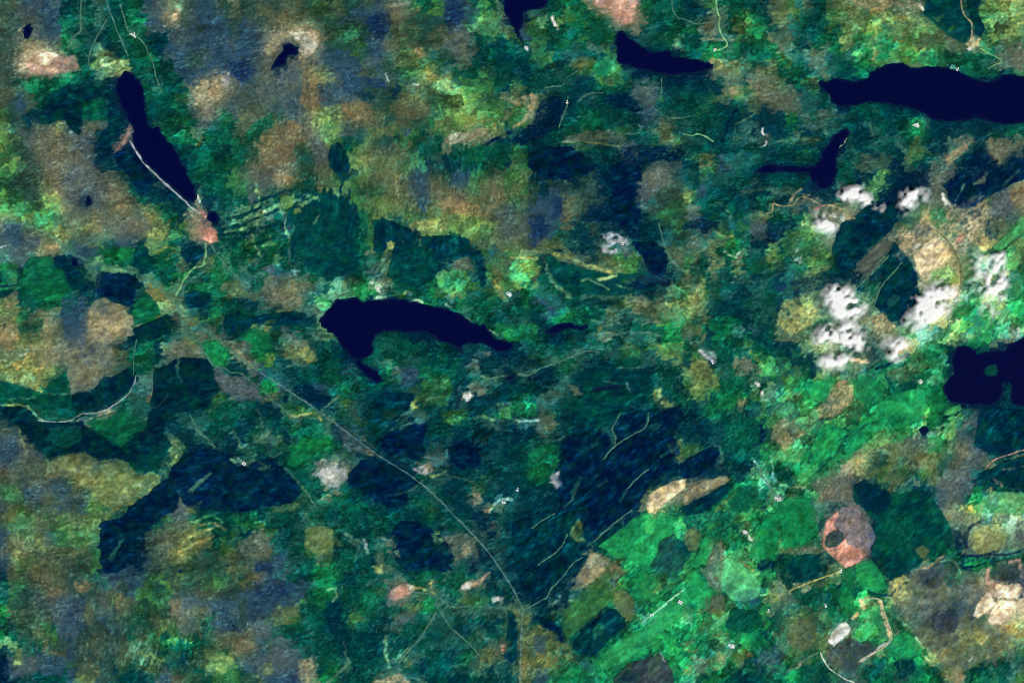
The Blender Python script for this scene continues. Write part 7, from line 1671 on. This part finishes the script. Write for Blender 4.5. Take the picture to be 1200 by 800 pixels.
# ------------------------------------------------------------------ roads: draped ribbons with a crown
breakup = 0.5 * n7 + 0.5 * h4
for d, P in zip(ROADS, ROADPTS):
    T = np.gradient(P, axis=0)
    T /= np.linalg.norm(T, axis=1)[:, None] + 1e-9
    N = np.stack([-T[:, 1], T[:, 0]], 1)
    hw = (d[2] * 0.85 + 0.3) * (1 + 0.12 * sample(n7, P[:, 0], P[:, 1]))
    offs = np.array([-1.0, -0.4, 0.4, 1.0])
    Q = P[:, None, :] + N[:, None, :] * (hw[:, None] * offs[None, :])[..., None]
    qx, qy = Q[..., 0].ravel(), Q[..., 1].ravel()
    ze = sample(DEM, qx, qy) + 11
    land = sample(LAND, qx, qy)
    edge = np.tile(np.array([0.45, 1, 1, 0.45]), len(P))
    s = np.clip(d[4] * 1.15 * edge * (0.9 + 0.2 * sample(breakup, qx, qy)), 0, 1)[:, None]
    c = np.array(PAL[d[3]], float) * (1 + 0.12 * sample(n3, qx, qy))[:, None] * s + land * (1 - s)
    n = len(P)
    k = np.arange(n * 4).reshape(n, 4)
    quads = np.stack([k[:-1, :-1], k[:-1, 1:], k[1:, 1:], k[1:, :-1]], -1).reshape(-1, 4)
    x, y = world_xy(qx, qy)
    ze = ze + np.tile(np.array([-3, 0, 0, -3.0]), n)
    o = make_mesh("road", np.stack([x, y, ze], 1), quads[:, ::-1], MAT_ROAD, albedo(np.clip(c, 0, 255)))
    tag(settle(o), d[1], "road", "roads and tracks", 'structure')

# ------------------------------------------------------------------ farms: long gabled sheds
def shed(L, B, hw, rise):
    v = []
    for sx in (-1, 1):
        for sy in (-1, 1):
            v += [(sx * L / 2, sy * B / 2, -8), (sx * L / 2, sy * B / 2, hw)]
    walls = [(0, 4, 5, 1), (6, 2, 3, 7), (2, 0, 1, 3), (4, 6, 7, 5)]
    e = 1.5
    r = [(-L / 2 - e, -B / 2 - e, hw), (L / 2 + e, -B / 2 - e, hw), (L / 2 + e, 0, hw + rise), (-L / 2 - e, 0, hw + rise), (-L / 2 - e, B / 2 + e, hw), (L / 2 + e, B / 2 + e, hw),
         (-L / 2 - e, -B / 2 - e, hw - 1), (L / 2 + e, -B / 2 - e, hw - 1), (L / 2 + e, B / 2 + e, hw - 1), (-L / 2 - e, B / 2 + e, hw - 1)]
    roof = [(0, 1, 2, 3), (3, 2, 5, 4), (6, 9, 8, 7), (0, 6, 7, 1), (4, 5, 8, 9), (0, 3, 4, 9), (0, 9, 6, 6), (1, 7, 8, 5), (1, 5, 2, 2)]
    roof = [f for f in roof if len(set(f)) == 4]
    return v, walls, r, roof


frng = np.random.default_rng(5)
for fx, fy, n, label in FARMS:
    e = bpy.data.objects.new("farmstead", None)
    scene.collection.objects.link(e)
    xi, yi = int(round(fx - 0.5 + PAD)), int(round(fy - 0.5 + PAD))
    z0 = float(DEM[yi, xi]) + 10
    wx, wy = world_xy(fx, fy)
    e.location = (wx, wy, z0)
    tag(e, label, "farm", "white farms and hamlets")
    rot = frng.uniform(0, math.pi)
    for j in range(n):
        L, B = frng.uniform(46, 60), frng.uniform(24, 34)
        v, wf, r, rf = shed(L, B, frng.uniform(6, 9), frng.uniform(4, 6))
        ox = (j % 2 - 0.5) * 68 + frng.uniform(-3, 3)
        oy = (j // 2 - (n - 1) // 4) * 42 + frng.uniform(-2, 2)
        a = rot
        ca, sa = math.cos(rot), math.sin(rot)
        def place(vs):
            vs = np.array(vs, float)
            c_, s_ = math.cos(a), math.sin(a)
            return np.stack([vs[:, 0] * c_ - vs[:, 1] * s_ + ox * ca - oy * sa, vs[:, 0] * s_ + vs[:, 1] * c_ + ox * sa + oy * ca, vs[:, 2] + 0.02 * j], 1)
        b = make_mesh("barn", place(v), np.array(wf), MAT_WALL, parent=e, smooth=False)
        make_mesh("roof", place(r), np.array(rf), MAT_PINKROOF if 'pink' in label else MAT_ROOF, parent=b, smooth=False)

# ------------------------------------------------------------------ clouds: closed low banks of vapour, thin at the rim and thick in the middle
cn = 0.55 * n7 + 0.75 * band(8, 2.2, 42)
for label, blobs in CLOUDS:
    dens = np.zeros((RH, RW), np.float32)
    for bx, by, rx, ry, wgt in blobs:
        dens += wgt * np.exp(-(((PX - bx) / (1.2 * rx)) ** 2 + ((PY - by) / (1.2 * ry)) ** 2))
    dens = dens * np.clip(0.78 + 0.5 * cn, 0, 1.8)
    m = dens > 0.14
    rr, cc = np.nonzero(m)
    y0, y1, x0, x1 = rr.min(), rr.max() + 1, cc.min(), cc.max() + 1
    px, py, quads, border = cells_mesh(m[y0:y1, x0:x1], y0, x0)
    dn = np.where(border, 0.0, np.clip((sample(dens, px, py) - 0.14) / 1.2, 0, 1))
    bx, by = blobs[0][0], blobs[0][1]
    zb = float(DEM[int(by + PAD), int(bx + PAD)]) + 170
    x, y = world_xy(px, py)
    th = 70 * np.sqrt(dn) + np.where(border, 2, 8)
    nv = len(px)
    top = np.stack([x, y, zb + th], 1)
    bot = np.stack([x, y, zb - 0.15 * th], 1)
    # rim between top and bottom
    ed = np.concatenate([quads[:, [0, 1]], quads[:, [1, 2]], quads[:, [2, 3]], quads[:, [3, 0]]])
    key = np.sort(ed, 1)
    _, inv, cnt = np.unique(key, axis=0, return_inverse=True, return_counts=True)
    rim = ed[cnt[inv.ravel()] == 1]
    q = np.concatenate([quads, quads[:, ::-1] + nv, np.stack([rim[:, 1], rim[:, 0], rim[:, 0] + nv, rim[:, 1] + nv], 1)])
    al = 1 - np.sqrt(1 - np.clip(dn * 1.1, 0, 0.97))
    o = make_mesh("cloud", np.concatenate([top, bot]), q, MAT_CLOUD, np.concatenate([al, al]), attr_name="vapour")
    tag(settle(o), label, "cloud", "broken low clouds in the east")
